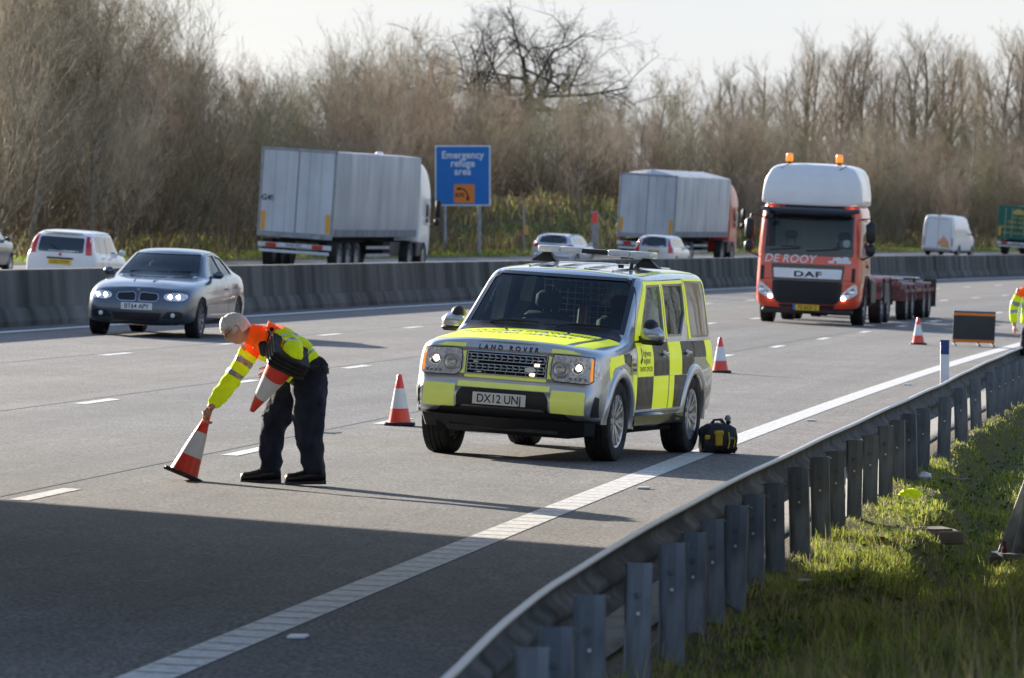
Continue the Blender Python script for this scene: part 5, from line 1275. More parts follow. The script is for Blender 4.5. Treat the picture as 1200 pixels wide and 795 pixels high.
plate(root, 'LX63 OYW', sk.pt('B', 0, .80, .012), REAR, MT['plate_y']); b = MB(); b.box(sk.pt('B', 0, .885, .01), (.60, .03, .035), .01); b.build('tailgate_handle', MT['black'], root)
b = MB(); b.lathe([(.035, 0), (0, .01)], sk.pt('B', 0, .97, .012), 'y', 14); b.build('badge', MT['redlens'], root)
drive_away(root, 141.0, 29.05, (1.08, 1.05, 1.06))
root, sk = hatch('family_hatchback', 'pale silver hatchback with tall red corner lights driving beside the lorry with red cab', 'car', MT['lightsilver'], 4.05, 1.70, 1.46, .9, rounded([(-.54, .98), (.54, .98), (.46, 1.32), (-.46, 1.32)], .05), wheel=.30,
    lamps=[('tail_light', [(.60, .74), (.80, .76), (.76, 1.02), (.66, 1.30), (.56, 1.30)], 'redlens')], tin=.76)
plate(root, 'KP56 FUB', sk.pt('B', 0, .78, .012), REAR, MT['plate_y'])
drive_away(root, 239.5, 30.95)
root, sk = hatch('estate_car', 'light silver estate car with roof rails seen just above the patrol car roof', 'car', MT['lightsilver'], 4.6, 1.80, 1.46, .85, rounded([(-.58, 1.0), (.58, 1.0), (.50, 1.33), (-.50, 1.33)], .05), wheel=.31, rails=True,
    lamps=[('tail_light', [(.56, .80), (.85, .80), (.82, .96), (.60, .96)], 'redlens')], tin=.74)
plate(root, 'FG12 HJK', sk.pt('B', 0, .66, .012), REAR, MT['plate_y'])
drive_away(root, 238.6, 34.75, (1, 1, .86))
root, sk = hatch('passenger_car', 'dark blue car at the left edge of the picture beyond the barrier', 'car', MT['bmw'], 4.2, 1.72, 1.45, .9, rounded([(-.54, 1.0), (.54, 1.0), (.48, 1.3), (-.48, 1.3)], .05), lamps=[('tail_light', [(.60, .80), (.80, .80), (.76, 1.0), (.62, 1.0)], 'redlens')])
drive_away(root, 158.5, 36.25)

# --- high roofed white van
def build_van():
    root = empty('panel_van', label='white high roofed van with orange artwork on its rear doors driving away', cat='van')
    w = 1.0; H = 2.55
    def st(y, k, zt, kt): return (y, [(0, .28), (w*k*.95, .28), (w*k, .40), (w*k, .70), (w*k, 1.0), (w*k*.99, 1.25), (w*k*.975, 1.5), (w*k*.96, max(zt*.78, 1.0)), (w*kt, zt-.09), (w*kt*.86, zt-.02), (0, zt)])
    S = [(0, [(0, .30), (.60, .30), (.66, .4), (.67, .55), (.66, .70), (.64, .85), (.60, .95), (.52, 1.02), (.4, 1.05), (.2, 1.06), (0, 1.06)]), (.25, [(0, .28), (.90, .28), (.94, .4), (.96, .55), (.95, .75), (.94, .95), (.90, 1.08), (.80, 1.14), (.5, 1.18), (.25, 1.2), (0, 1.2)]),
         (.85, [(0, .28), (.95, .28), (1.0, .4), (1.0, .6), (1.0, .85), (.99, 1.1), (.97, 1.25), (.92, 1.32), (.85, 1.36), (.7, 1.40), (0, 1.42)]), (1.55, [(0, .28), (.95, .28), (1.0, .4), (1.0, .7), (1.0, 1.0), (.99, 1.25), (.97, 1.45), (.93, 1.7), (.83, 2.1), (.72, 2.18), (0, 2.22)]),
         st(2.2, 1, H-.03, .84), st(3.2, 1, H, .84), st(5.1, 1, H, .84), st(5.48, .985, H-.02, .83), (5.56, [(0, .32), (.82, .32), (.88, .42), (.90, .7), (.90, 1.0), (.90, 1.25), (.88, 1.5), (.86, 1.95), (.74, H-.18), (.64, H-.10), (0, H-.08)])]
    body = loft(S, 'body', 2, MT['white']); sk = Skin(body); sk.paint = MT['white']; arch_cut(body, (.95, 4.25), .39, .34, .32, 1.0); body.parent = root
    sk.patch('windscreen', 'F', [(-.80, 1.48), (.80, 1.48), (.70, 2.02), (-.70, 2.02)], MT['darkglass'], root, .004, .1)
    for vw in ('R', 'L'): sk.patch('window', vw, [(1.35, 1.35), (2.1, 1.35), (2.1, 1.9), (1.65, 1.88)], MT['darkglass'], root, .004, .1)
    d = sk.patch('rear_door', 'B', None, MT['ink'], root, .003, .1, *ring2d([(-.80, .50), (.80, .50), (.72, 2.30), (-.72, 2.30)], [(-.785, .515), (.785, .515), (.705, 2.285), (-.705, 2.285)]))
    sk.patch('door_gap', 'B', [(-.008, .5), (.008, .5), (.008, 2.3), (-.008, 2.3)], MT['ink'], d, .003, .1)
    sk.patch('tail_stripe', 'B', [(-.86, .36), (.86, .36), (.86, .43), (-.86, .43)], MT['rust'], root, .008, .06)
    for sg in (1, -1): sk.patch('tail_light', 'B', [(sg*.83, .62), (sg*.895, .62), (sg*.885, 1.15), (sg*.825, 1.15)], MT['redlens'], root, .008, .06)
    plate(root, 'YK13 NLE', sk.pt('B', -.45, .62, .01), REAR, MT['plate_y'])
    tv = []; tf = []
    for i, (x, h) in enumerate(((-.62, .25), (-.52, .38), (-.42, .48), (-.32, .60), (-.22, .45), (-.12, .34), (-.02, .22))):
        o = len(tv); tv += [(x-.035, .66), (x+.035, .66), (x+.035, .66+h), (x, .70+h), (x-.035, .66+h)]; tf.append(tuple(range(o, o+5)))
    sk.patch('rear_artwork', 'B', None, MT['sign_orange'], root, .006, .2, tv, tf)
    for vw in ('R',):
        tv = [(2.6, .8), (3.2, .8), (3.4, 1.5), (3.0, 1.9), (2.5, 1.4)]; sk.patch('side_artwork', vw, tv, MT['hiy_pale'], root, .005, .1); sk.patch('side_artwork', vw, [(4.6, .7), (5.2, .7), (5.2, 1.3), (4.9, 1.6)], MT['plate_y'], root, .005, .1)
    tv, tf = text2d('parcels', .22, bold=.004); sk.patch('rear_lettering', 'B', None, MT['bmw'], root, .006, .2, [(-q[0], q[1]+1.75) for q in tv], tf)if False else None
    mirrors(sk, root, 1.6, 1.35, MT['black'], .22); b = MB(); b.box((0, 2.9, .30), (1.7, 5.0, .16), .03); b.build('underbody', MT['dark'], root)
    b = MB(); b.box((0, 5.55, H-.03), (.16, .06, .05), .01); b.build('brake_lamp', MT['redlens'], root)
    wheel_set(root, .34, .22, .21, 8, MT['steel_wheel'], [(.88, .95), (-.88, .95), (.88, 4.25), (-.88, 4.25)], .06)
    return root
van = build_van(); drive_away(van, 331, 36.0, (.95, 1, .90))

# --- articulated lorries seen from behind
def build_lorry(label, Lt, W, H, side_m, cab_m, bulge=0, doors=True, patches=True, box_only=None, name='articulated_lorry'):
    """nose at y=0 (cab), trailer tail at y=Lt+2.6"""
    root = empty(name, label=label, cat='lorry')
    y0 = 2.75; y1 = y0+Lt; w = W/2; zf = 1.18
    # trailer box with soft curtains
    n = 40; v = []
    prof = [(0, zf), (w*.98, zf), (w, zf+.06), (w+.01, zf+(H-zf)*.3), (w+.015, zf+(H-zf)*.6), (w, H-.10), (w-.03, H-.03), (w*.5, H+bulge*.5), (0, H+bulge)]
    rng = random.Random(int(H*1000))
    for i in range(n+1):
        y = y0+(y1-y0)*i/n; e = math.sin(PI*i/n)
        for sg in (1, -1):
            for (x, z) in prof: v.append((sg*(x+(.012*math.sin(i*1.9)+.01*rng.uniform(-1, 1) if z > zf+.1 and z < H-.2 else 0)), y, z if z < H-.01 or i not in (0, n) else min(z, H)))
    K = len(prof); f = []
    for i in range(n):
        for s_ in (0, 1):
            a = i*2*K+s_*K; c = (i+1)*2*K+s_*K
            for j in range(K-1): f.append((a+j, c+j, c+j+1, a+j+1))
    f += [tuple(range(K))+tuple(range(2*K-1, K-1, -1)), tuple(n*2*K+q for q in list(range(K))+list(range(2*K-1, K-1, -1)))]
    mesh_obj('curtain_side', v, f, side_m, root, True).data.set_sharp_from_angle(angle=rad(40))
    b = MB()
    for sg in (1, -1): b.box((sg*(w-.02), y1+.02, (zf+H)/2), (.07, .08, H-zf+.04), .01)
    b.box((0, y1+.02, H-.03), (W, .08, .10), .01); b.box((0, y1+.03, zf-.03), (W, .10, .16), .01); b.build('rear_frame', MT['post_grey'], root)
    for sg in (1, -1):
        d = MB(); d.box((sg*w*.485, y1+.035, (zf+H)/2), (w*.93, .03, H-zf-.12), .006)
        for i in range(3): d.box((sg*(w*.14+i*w*.3), y1+.052, (zf+H)/2), (.016, .008, H-zf-.2))
        dr = d.build('rear_door', MT['container_door'], root)
        l = MB()
        for x in (.30, .62): l.cyl((sg*w*x, y1+.075, zf+.05), (sg*w*x, y1+.075, H-.1), .012, n=8)
        l.build('lock_rod', MT['container_door'], dr)
        p = MB(); p.box((sg*(w-.17), y1+.066, zf+.42), (.14, .01, .62)); p.build('marker_board', MT['amber_board'], dr)
    for sg in (1, -1): b = MB(); b.box((sg*(w*.62), y1+.0, .80), (.36, .12, .13), .02); b.build('tail_light', MT['redlens'], root)
    b = MB(); b.box((0, y1-.05, .80), (W*.98, .10, .16), .02); b.box((0, y1-.03, .60), (W*.93, .10, .10), .02); rb = b.build('rear_bumper', MT['white_dirty'], root)
    plate(root, 'FX14 KHT', Vector((0, y1+.06, .92)), REAR, MT['plate_y'], .6, .12) if not doors else plate(root, 'KN62 VZC', Vector((0, y1+.06, .82)), REAR, MT['white_dirty'], .9, .13)
    b = MB(); b.box((0, (y0+y1)/2, 1.06), (1.0, Lt-.3, .22)); b.box((0, y0+4.2, .75), (2.3, 1.1, .5), .03); b.build('chassis', MT['dark'], root)
    b = MB()
    for sg in (1, -1):
        b.box((sg*(w-.03), y0+6.0, .82), (.04, 3.6, .10)); b.box((sg*(w-.03), y0+6.0, .56), (.04, 3.6, .10))
    b.build('side_guard', MT['post_grey'], root)
    if patches:
        for sg in (1,):
            b = MB(); b.box((sg*(w+.03), y0+2.1, 3.0), (.012, 1.3, .75)); b.build('curtain_patch', MT['white_dirty'], root); b = MB(); b.box((sg*(w+.03), y0+2.1, 2.1), (.012, 1.3, .85)); b.build('curtain_patch', MT['faded_red'], root)
    for sg in (1, -1): b = MB(); b.box((sg*(w+.012), (y0+y1)/2, zf+.13), (.012, Lt-.3, .24), .004); b.build('curtain_strap', MT['strap_band'], root)
    # cab
    def st(y, k, z1): return (y, [(0, .45), (1.2*k, .45), (1.23*k, .6), (1.24*k, 1.0), (1.24*k, 1.4), (1.235*k, 1.7), (1.225*k, 2.1), (1.21*k, 2.6), (1.15*k, z1-.15), (1.0*k, z1-.05), (0, z1)])
    cb = loft([st(.0, .86, 2.9), st(.12, .98, 3.1), st(.7, 1, H-.35), st(1.6, 1, H-.12), st(2.15, 1, H-.10), st(2.25, .97, H-.12)], 'cab', 2, cab_m); sk = Skin(cb); cb.parent = root
    sk.patch('windscreen', 'F', [(-1.1, 1.75), (1.1, 1.75), (1.05, 2.55), (-1.05, 2.55)], MT['darkglass'], root, .005, .1)
    for vw, sg in (('R', 1), ('L', -1)):
        sk.patch('window', vw, [(.35, 1.7), (1.15, 1.7), (1.15, 2.35), (.45, 2.35)], MT['darkglass'], root, .005, .1)
        b = MB(); b.box((sg*1.45, .15, 2.2), (.20, .18, .62), .05); b.box((sg*1.43, .15, 1.72), (.20, .18, .24), .05); b.tube([(sg*1.2, .3, 2.5), (sg*1.45, .2, 2.55), (sg*1.45, .2, 1.6), (sg*1.2, .3, 1.55)], .02, 6); b.build('door_mirror', MT['black'], root, True)
        b = MB(); b.box((sg*1.0, 3.2, 1.0), (.6, 1.2, .05), .01); b.box((sg*.95, 2.1, .75), (.62, .9, .55), .05); b.build('side_tank', MT['black'], root)
    ww = w-.16; ys = [1.35, 3.6]+([y1-3.9, y1-2.6, y1-1.3] if Lt > 9 else [y1-1.6])
    wheel_set(root, .50, .32, .29, 8, MT['steel_wheel'], [(sg*ww, y) for y in ys for sg in (1, -1)], .13)
    for y in ys[2:]:
        for sg in (1, -1): b = MB(); b.box((sg*(w-.17), y+.60, .78), (.34, .02, .42)); b.build('mud_flap', MT['black'], root)
    return root, y1
MT['amber_board'] = mat('amber_marker_board', (.80, .36, .03), .4)
MT['faded_red'] = mat('faded_red_print', (.58, .22, .17), .6, var=.1)
lorry, y1 = build_lorry('grey curtain sided articulated lorry with white cab passing the blue sign', 13.2, 2.55, 4.02, MT['tarp'], MT['white'])
b = MB(); b.box((-1.02, y1+.07, 2.36), (.0, .0, .0))
tv, tf = text2d('G4S', .26, bold=.004); mesh_obj('door_lettering', [Vector((.98-q[0]*1.0, y1+.071, 2.35+q[1])) for q in tv], tf, MT['ink'], lorry)
# sun visor horn on the cab roof
b = MB(); b.box((.6, 1.2, 4.03), (.25, .3, .16), .05); b.build('roof_lamp', MT['white'], lorry, True)
yl = heading(190); s_l = 191+y1; place_vehicle(lorry, s_l, 34.85, heading(200))
lorry2, y1 = build_lorry('pale grey swap body articulated lorry with red cab farther along beyond the barrier', 11.5, 2.55, 3.85, MT['tarp2'], MT['red'], bulge=.22, doors=False, patches=False)
place_vehicle(lorry2, 252.5+y1, 34.8, heading(260))
lorry3, y1 = build_lorry('dark green box lorry with gold lettering at the right edge of the picture', 7.2, 2.5, 3.35, MT['green_lorry'], MT['green_lorry'], patches=False, name='box_lorry')
for ch in list(lorry3.children):
    if ch.name.startswith(('rear_door', 'rear_frame', 'curtain_strap')):
        ch.data.materials[0] = MT['green_lorry']
GOLD = mat('gold_lettering', (.50, .36, .10), .5)
tv = []; tf = []
def addt(t, z, sz, x=0):
    v, f = text2d(t, sz, bold=.004); o = len(tv); tv.extend((q[0]+x, q[1]+z) for q in v); tf.extend(tuple(i+o for i in q) for q in f)
addt('EST 1838', 2.55, .20); addt('FINE ALES', 2.25, .26, -.05); addt('BREWERY', 1.9, .24, -.55); addt('BREWERY', 1.9, .24, .6); addt('WWW.ALES.CO.UK', 1.5, .20)
o = len(tv); tv += [(-.3, 2.78), (.3, 2.78), (.36, 2.95), (.22, 3.1), (0, 3.18), (-.22, 3.1), (-.36, 2.95)]; tf.append(tuple(range(o, o+7)))
mesh_obj('door_lettering', [Vector((-q[0], y1+.09, q[1])) for q in tv], tf, GOLD, lorry3)
place_vehicle(lorry3, 344+y1, 35.7, heading(346)); lorry3.scale = (1, 1, .86)

# --- orange tractor unit with a low two-deck skeletal trailer
def build_tractor():
    root = empty('heavy_lorry', label='orange and white heavy lorry with two amber roof beacons pulling an empty low trailer', cat='lorry')
    O = MT['orange']
    def st(y, kx, z1, zc=.36): return (y, [(0, zc), (1.10*kx, zc), (1.2*kx, zc+.08), (1.235*kx, .62), (1.24*kx, .95), (1.235*kx, 1.25), (1.225*kx, 1.65), (1.21*kx, 2.15), (1.17*kx, z1-.12), (1.05*kx, z1-.03), (0, z1)])
    def fr(y, w, d): return (y, [(0, .34, .04+d), (w*.90, .34, .04+d), (w*.98, .42, d), (w, .62, -.03+d), (w, .95, -.03+d), (w*.99, 1.25, d), (w*.985, 1.65, .03+d), (w*.97, 2.15, .10+d), (w*.93, 2.68, .20+d), (w*.86, 2.76, .25+d), (0, 2.78, .22+d)])
    body = loft([fr(.0, 1.0, .03), fr(.07, 1.14, .03), fr(.26, 1.225, -.02), st(.6, 1, 2.80), st(1.5, 1, 2.80, .5), st(2.15, 1, 2.80, .6), st(2.25, .97, 2.78, .62)], 'cab', 2, O); sk = Skin(body)
    arch_cut(body, (1.38,), .60, .50, .42, 1.26)
    wsc = [(-1.02, 1.72), (1.02, 1.72), (.99, 2.42), (-.99, 2.42)]
    sw = [(.42, 1.58), (1.32, 1.58), (1.32, 2.32), (.55, 2.32)]
    cuts = [cabin_cut([(.32, 1.15), (.42, 2.55), (2.0, 2.55), (2.0, 1.15)], 1.13, 1.1, 1.08, 2.55), front_cut(wsc, -.5, .7)]
    for sg in (-1, 1): cuts.append(side_cut(sw, sg*.9, sg*1.4))
    bool_cut(body, cuts); body.parent = root; body.data.materials.clear(); body.data.materials.append(O); body.data.materials.append(MT['seat'])
    for p in body.data.polygons: p.material_index = 1 if sk.bvh.find_nearest(p.center)[3] > .025 else 0
    # black windscreen surround and visor band
    sk.patch('screen_surround', 'F', None, MT['gloss_black'], root, .005, .15, *ring2d([(-1.15, 1.55), (1.15, 1.55), (1.16, 2.735), (-1.16, 2.735)], inset(wsc, .015)))
    ws = sk.patch('windscreen', 'F', inset(wsc, -.01), MT['glass'], root, -.006, .15)
    for vw in ('R', 'L'): side_glass(sk, root, sw, MT['glass'], vw, rim=.03)
    # raised roof
    def rf(y, w0, w1, z1, d=0): return (y, [(0, 2.69, d), (w0*1.0, 2.69, d), (w0*1.01, 2.78, d), (w0*1.0, 2.98, d), (w0*.985, 3.12, d*1.2), (w0*.965, 3.26, d*1.6), (w1*1.02, 3.40, d*2), (w1*.98, 3.48, d*2.6), (w1*.90, z1-.06, d*3), (w1*.6, z1-.01, d*3.2), (0, z1, d*3.2)])
    roof = loft([rf(.10, 1.14, 1.02, 3.60, .06), rf(.18, 1.22, 1.07, 3.64, .06), rf(.55, 1.24, 1.10, 3.66, .02), rf(1.5, 1.235, 1.12, 3.68), rf(2.15, 1.235, 1.14, 3.66), rf(2.25, 1.21, 1.10, 3.62)], 'raised_roof', 2, MT['white']); roof.data.transform(Matrix.Diagonal((.955, 1, 1, 1))); rk = Skin(roof); roof.parent = root
    rk.patch('side_spoiler_gap', 'R', [(1.55, 2.95), (1.60, 2.95), (1.50, 3.5), (1.44, 3.5)], MT['gloss_black'], root, .004, .1)
    rk.patch('side_spoiler_gap', 'R', [(1.85, 2.95), (1.89, 2.95), (1.80, 3.5), (1.76, 3.5)], MT['gloss_black'], root, .004, .1)
    for x in (-.62, .55):
        b = MB(); p = rk.pt('T', x, .75, 0); b.cyl(p, p+Vector((0, 0, .06)), .05, n=12); bc = b.build('beacon_mount', MT['black'], root)
        b = MB(); b.lathe([(.085, .05), (.088, .10), (.082, .20), (.06, .235), (0, .24)], p, 'z', 18); b.build('beacon', MT['amber'], root, True)
    for x in (-.75, .62):
        b = MB(); p = rk.pt('F', x, 3.52, .02); b.tube([p, p+Vector((.16, .1, .10))], .014, 6); b.build('roof_horn', MT['post_grey'], root)
    b = MB(); b.tube([(-1.12, .10, 2.60), (-.9, -.10, 2.56), (0, -.15, 2.55), (.9, -.10, 2.56), (1.12, .10, 2.60)], [.05, .075, .08, .075, .05], 8); b.build('sun_visor', MT['gloss_black'], root, True)
    for x in (-.98, .98):
        b = MB(); b.box(sk.pt('F', x, 2.60, .05), (.14, .03, .05), .01); b.build('marker_lamp', MT['lamp_soft'], root)
    # grille group
    sk.patch('grille_panel', 'F', rounded([(-.80, .80), (.80, .80), (.86, 1.36), (-.86, 1.36)], .05), MT['gloss_black'], root, .006, .1)
    g = sk.patch('grille', 'F', rounded([(-.68, .46), (.68, .46), (.80, .62), (.82, .98), (-.82, .98), (-.80, .62)], .10), MT['ink'], root, .012, .08)
    b = MB()
    for i in range(9): z = .54+.052*i; b.tube([sk.pt('F', x, z, .022) for x in np.linspace(-.72, .72, 9)], .009, 5)
    b.build('grille_bars', MT['black'], g, True)
    b = MB(); c = sk.pt('F', 0, 1.13, .035); v = [(-.78, 1.04), (.78, 1.04), (.80, 1.26), (-.80, 1.26)]
    bp = sk.patch('name_panel', 'F', rounded(v, .03), MT['lightsilver'], root, .022, .1)
    tv, tf = text2d('DAF', .17, bold=.006, sx=1.9, spacing=1.15); sk.patch('badge_letters', 'F', None, MT['ink'], bp, .026, .2, [(q[0], q[1]+1.125) for q in tv], tf)
    tv, tf = text2d('DE ROOY', .25, bold=.004, sx=1.05, spacing=1.05); tv = [(q[0]+.22*q[1]-.42, q[1]*1.0+1.465) for q in tv]; sk.patch('front_lettering', 'F', None, MT['sign_white'], root, .010, .2, tv, tf)
    # small lorry emblem beside the name
    tv = [(.48, 1.40), (.60, 1.40), (.60, 1.46), (.66, 1.46), (.66, 1.40), (.98, 1.40), (1.0, 1.45), (.94, 1.50), (.92, 1.55), (.82, 1.56), (.80, 1.52), (.72, 1.55), (.58, 1.53), (.56, 1.46), (.46, 1.45)]
    sk.patch('front_emblem', 'F', tv, MT['sign_white'], root, .010, .1)
    tv, tf = text2d('DE ROOY', .20, bold=.003); sk.patch('door_lettering', 'R', None, MT['sign_white'], root, .006, .2, [(q[0]+.9, q[1]+1.2) for q in tv], tf)
    for sg in (1, -1):
        sk.patch('air_flap', 'F', rounded([(sg*1.02, .98), (sg*1.10, .98), (sg*1.10, 1.30), (sg*1.02, 1.30)], .02), MT['black'], root, .006, .08)
        hp = rounded([(sg*.78, .55), (sg*1.02, .62), (sg*1.16, .72), (sg*1.15, .93), (sg*1.06, .93), (sg*.90, .80), (sg*.80, .70)], .04)
        h = sk.patch('headlight', 'F', hp, MT['lamp'], root, .010, .06)
        for x, z, r in ((.94, .69, .055), (1.06, .78, .06)):
            b = MB(); b.lathe([(r, 0), (r*1.05, -.02), (r*.6, -.006), (0, -.01)], sk.pt('F', sg*x, z, .012), 'y', 16); b.build('reflector', MT['chrome'], h, True)
        b = MB(); b.lathe([(.045, 0), (.035, -.02), (0, -.03)], sk.pt('F', sg*.85, .61, .016), 'y', 14); b.build('bulb', MT['lamp_on'], h, True)
        # mirrors
        b = MB(); b.box((sg*1.42, .22, 2.13), (.22, .20, .50), .07); b.box((sg*1.42, .22, 1.73), (.22, .20, .26), .06); b.tube([(sg*1.18, .45, 2.42), (sg*1.40, .28, 2.45), (sg*1.42, .25, 1.60), (sg*1.2, .45, 1.50)], .025, 6); b.build('door_mirror', MT['black'], root, True, 60)
    b = MB(); b.tube([(-1.0, .15, 2.72), (-.95, -.18, 2.66)], .018, 6); b.box((-.92, -.22, 2.42), (.20, .10, .14), .04); b.tube([(-.95, -.18, 2.66), (-.92, -.2, 2.45)], .015, 6); b.build('kerb_mirror', MT['black'], root, True)
    sk.patch('panel_gap', 'F', [(-1.2, 1.005), (-.83, 1.005), (-.83, 1.015), (-1.2, 1.015)], MT['ink'], root, .003, .06); sk.patch('panel_gap', 'F', [(.83, 1.005), (1.2, 1.005), (1.2, 1.015), (.83, 1.015)], MT['ink'], root, .003, .06)
    for vw in ('R', 'L'):
        d_ = sk.patch('door', vw, None, MT['ink'], root, .003, .12, *ring2d([(.38, .98), (1.42, .98), (1.42, 2.42), (.5, 2.42)], inset([(.38, .98), (1.42, .98), (1.42, 2.42), (.5, 2.42)], .012)))
        h_ = MB(); h_.box(sk.pt(vw, 1.28, 1.35, .02), (.03, .16, .06), .01); h_.build('handle', MT['black'], d_)
    sk.patch('front_step', 'F', [(-.62, .365), (.62, .365), (.66, .445), (-.66, .445)], MT['black'], root, .008, .08)
    b = MB(); b.box((0, .25, .30), (2.1, .3, .14), .04); b.build('air_dam', MT['black'], root, True)
    plate(root, '70-BGF-2', sk.pt('F', .02, .385, .025), FRONT, MT['plate_y'], .56, .13)
    b = MB(); b.box((-.29, sk.pt('F', -.26, .385, .03).y-.008, .385), (.05, .012, .125)); b.build('plate_flag', MT['sign_blue'], root)
    # cab interior
    b = MB(); b.box((0, .62, 1.50), (2.1, .45, .25), .06); b.build('dashboard', MT['seat'], root, True)
    steering(root, .62, .85, 1.62, 45); seat_obj(root, .62, 1.3, 1.0, .55, 2.02); seat_obj(root, -.62, 1.3, 1.0, .55, 2.02)
    b = MB(); b.box((0, 1.95, 1.9), (2.05, .04, 1.2)); b.build('rear_curtain', MT['tarp'], root)
    b = MB(); b.box((.3, .52, 1.67), (.5, .1, .10), .03); b.box((-.3, .55, 1.66), (.3, .1, .08), .03); b.build('dash_clutter', MT['post_grey'], root)
    b = MB(); b.lathe([(.09, 0), (0, -.002)], (.86, .20, 1.86), 'y', 16); b.build('screen_sticker', MT['sign_white'], root)
    for sg in (1, -1):
        b = MB()
        for (x0, x1) in (): pass
    b = MB(); b.tube([sk.pt('F', -.9, 1.66, .03), sk.pt('F', -.2, 1.72, .03)], .013, 5); b.tube([sk.pt('F', -.05, 1.66, .03), sk.pt('F', .7, 1.72, .03)], .013, 5); b.build('wiper', MT['black'], root)
    # wheel arches, steps, chassis
    for sg in (1, -1):
        b = MB(); b.lathe([(.60, -.14), (.64, -.14), (.64, .22), (.60, .22)], (sg*1.05, 1.38, .50), 'x', 24, -.1, PI+.1)
        b.build('mudguard', MT['black'], root)
        b = MB(); b.box((sg*1.05, 3.0, .75), (.36, 1.1, .60), .06); b.build('side_tank', MT['black'], root, True)
    b = MB(); b.box((.42, 4.0, .82), (.10, 7.0, .26)); b.box((-.42, 4.0, .82), (.10, 7.0, .26)); b.box((0, 1.4, .45), (1.9, .2, .16)); b.box((0, 2.45, 1.15), (1.9, .12, .9), .02); b.box((0, 5.5, .95), (.95, 1.1, .14), .03); b.build('chassis', MT['rust'], root)
    b = MB(); b.box((0, 1.2, .62), (1.3, 1.4, .3)); b.build('engine', MT['dark'], root)
    # container chassis deck at the rear of the lorry and the drawbar trailer, both empty
    def arches(y, m, name, w_=.5):
        for sg in (1, -1):
            b = MB(); b.lathe([(w_+.06, -.17), (w_+.085, -.17), (w_+.085, .17), (w_+.06, .17)], (sg*1.05, y, w_), 'x', 20, .12, PI-.12); b.build(name, m, root)
    for y in (5.2, 6.6): arches(y, MT['rust'], 'mudguard')
    b = MB()
    for sg in (1, -1): b.box((sg*.48, 7.0, .90), (.12, 5.2, .18), .01)
    for y in (4.6, 5.9, 7.3, 8.6): b.box((0, y, .92), (2.45, .14, .12), .01)
    b.box((0, 9.55, .85), (2.4, .12, .2), .01); b.build('loading_frame', MT['rust'], root)
    tr = [11.0, 12.4, 15.3, 16.7]
    b = MB(); b.box((0, 10.2, .6), (.14, 2.0, .12)); b.box((.48, 14.0, .68), (.12, 7.4, .2)); b.box((-.48, 14.0, .68), (.12, 7.4, .2))
    for y in (10.3, 11.7, 13.2, 14.6, 16.0, 17.6): b.box((0, y, .72), (2.45, .14, .12), .01)
    for sg in (1, -1): b.box((sg*1.18, 14.0, .72), (.06, 7.4, .08), .01)
    b.build('trailer_frame', MT['rust'], root)
    for y in tr: arches(y, MT['rust'], 'mudguard', .41)
    for yc in (11.7, 16.0):
        b = MB(); b.box((0, yc, 1.0), (1.9, 1.3, .04), .01)
        for y in (yc-.5, yc+.5):
            for sg in (1, -1): b.box((sg*.8, y, .86), (.08, .08, .26))
        b.build('ramp', MT['dark_alloy'], root)
    for sg in (1, -1):
        b = MB(); b.box((sg*1.08, 17.75, .62), (.36, .03, .7), .01); b.build('mud_flap', MT['black'], root); b = MB(); b.box((sg*1.05, 7.35, .72), (.36, .03, .6)); b.build('mud_flap', MT['black'], root); b = MB(); b.box((sg*1.05, 5.9, .7), (.36, .9, .5), .03); b.build('side_box', MT['black'], root)
    b = MB(); b.box((0, 13.85, .62), (2.2, .9, .4), .05); b.build('tool_box', MT['black'], root)
    wheel_set(root, .50, .30, .29, 8, MT['steel_wheel'], [(sg*1.06, y) for y in [1.38, 5.2, 6.6] for sg in (1, -1)], .13); wheel_set(root, .41, .26, .24, 8, MT['steel_wheel'], [(sg*1.08, y) for y in tr for sg in (1, -1)], .11)
    return root
tractor = build_tractor()
fx = Vector(((5.73+7.76)/2+.05, 131.5)); yaw = PI+rad(9.6); fw = Vector((math.sin(yaw), math.cos(yaw))); s_, L_ = SL(*(fx+fw*1.38)); place_vehicle(tractor, s_, L_, yaw)
tractor.scale = (.965, 1, .985)

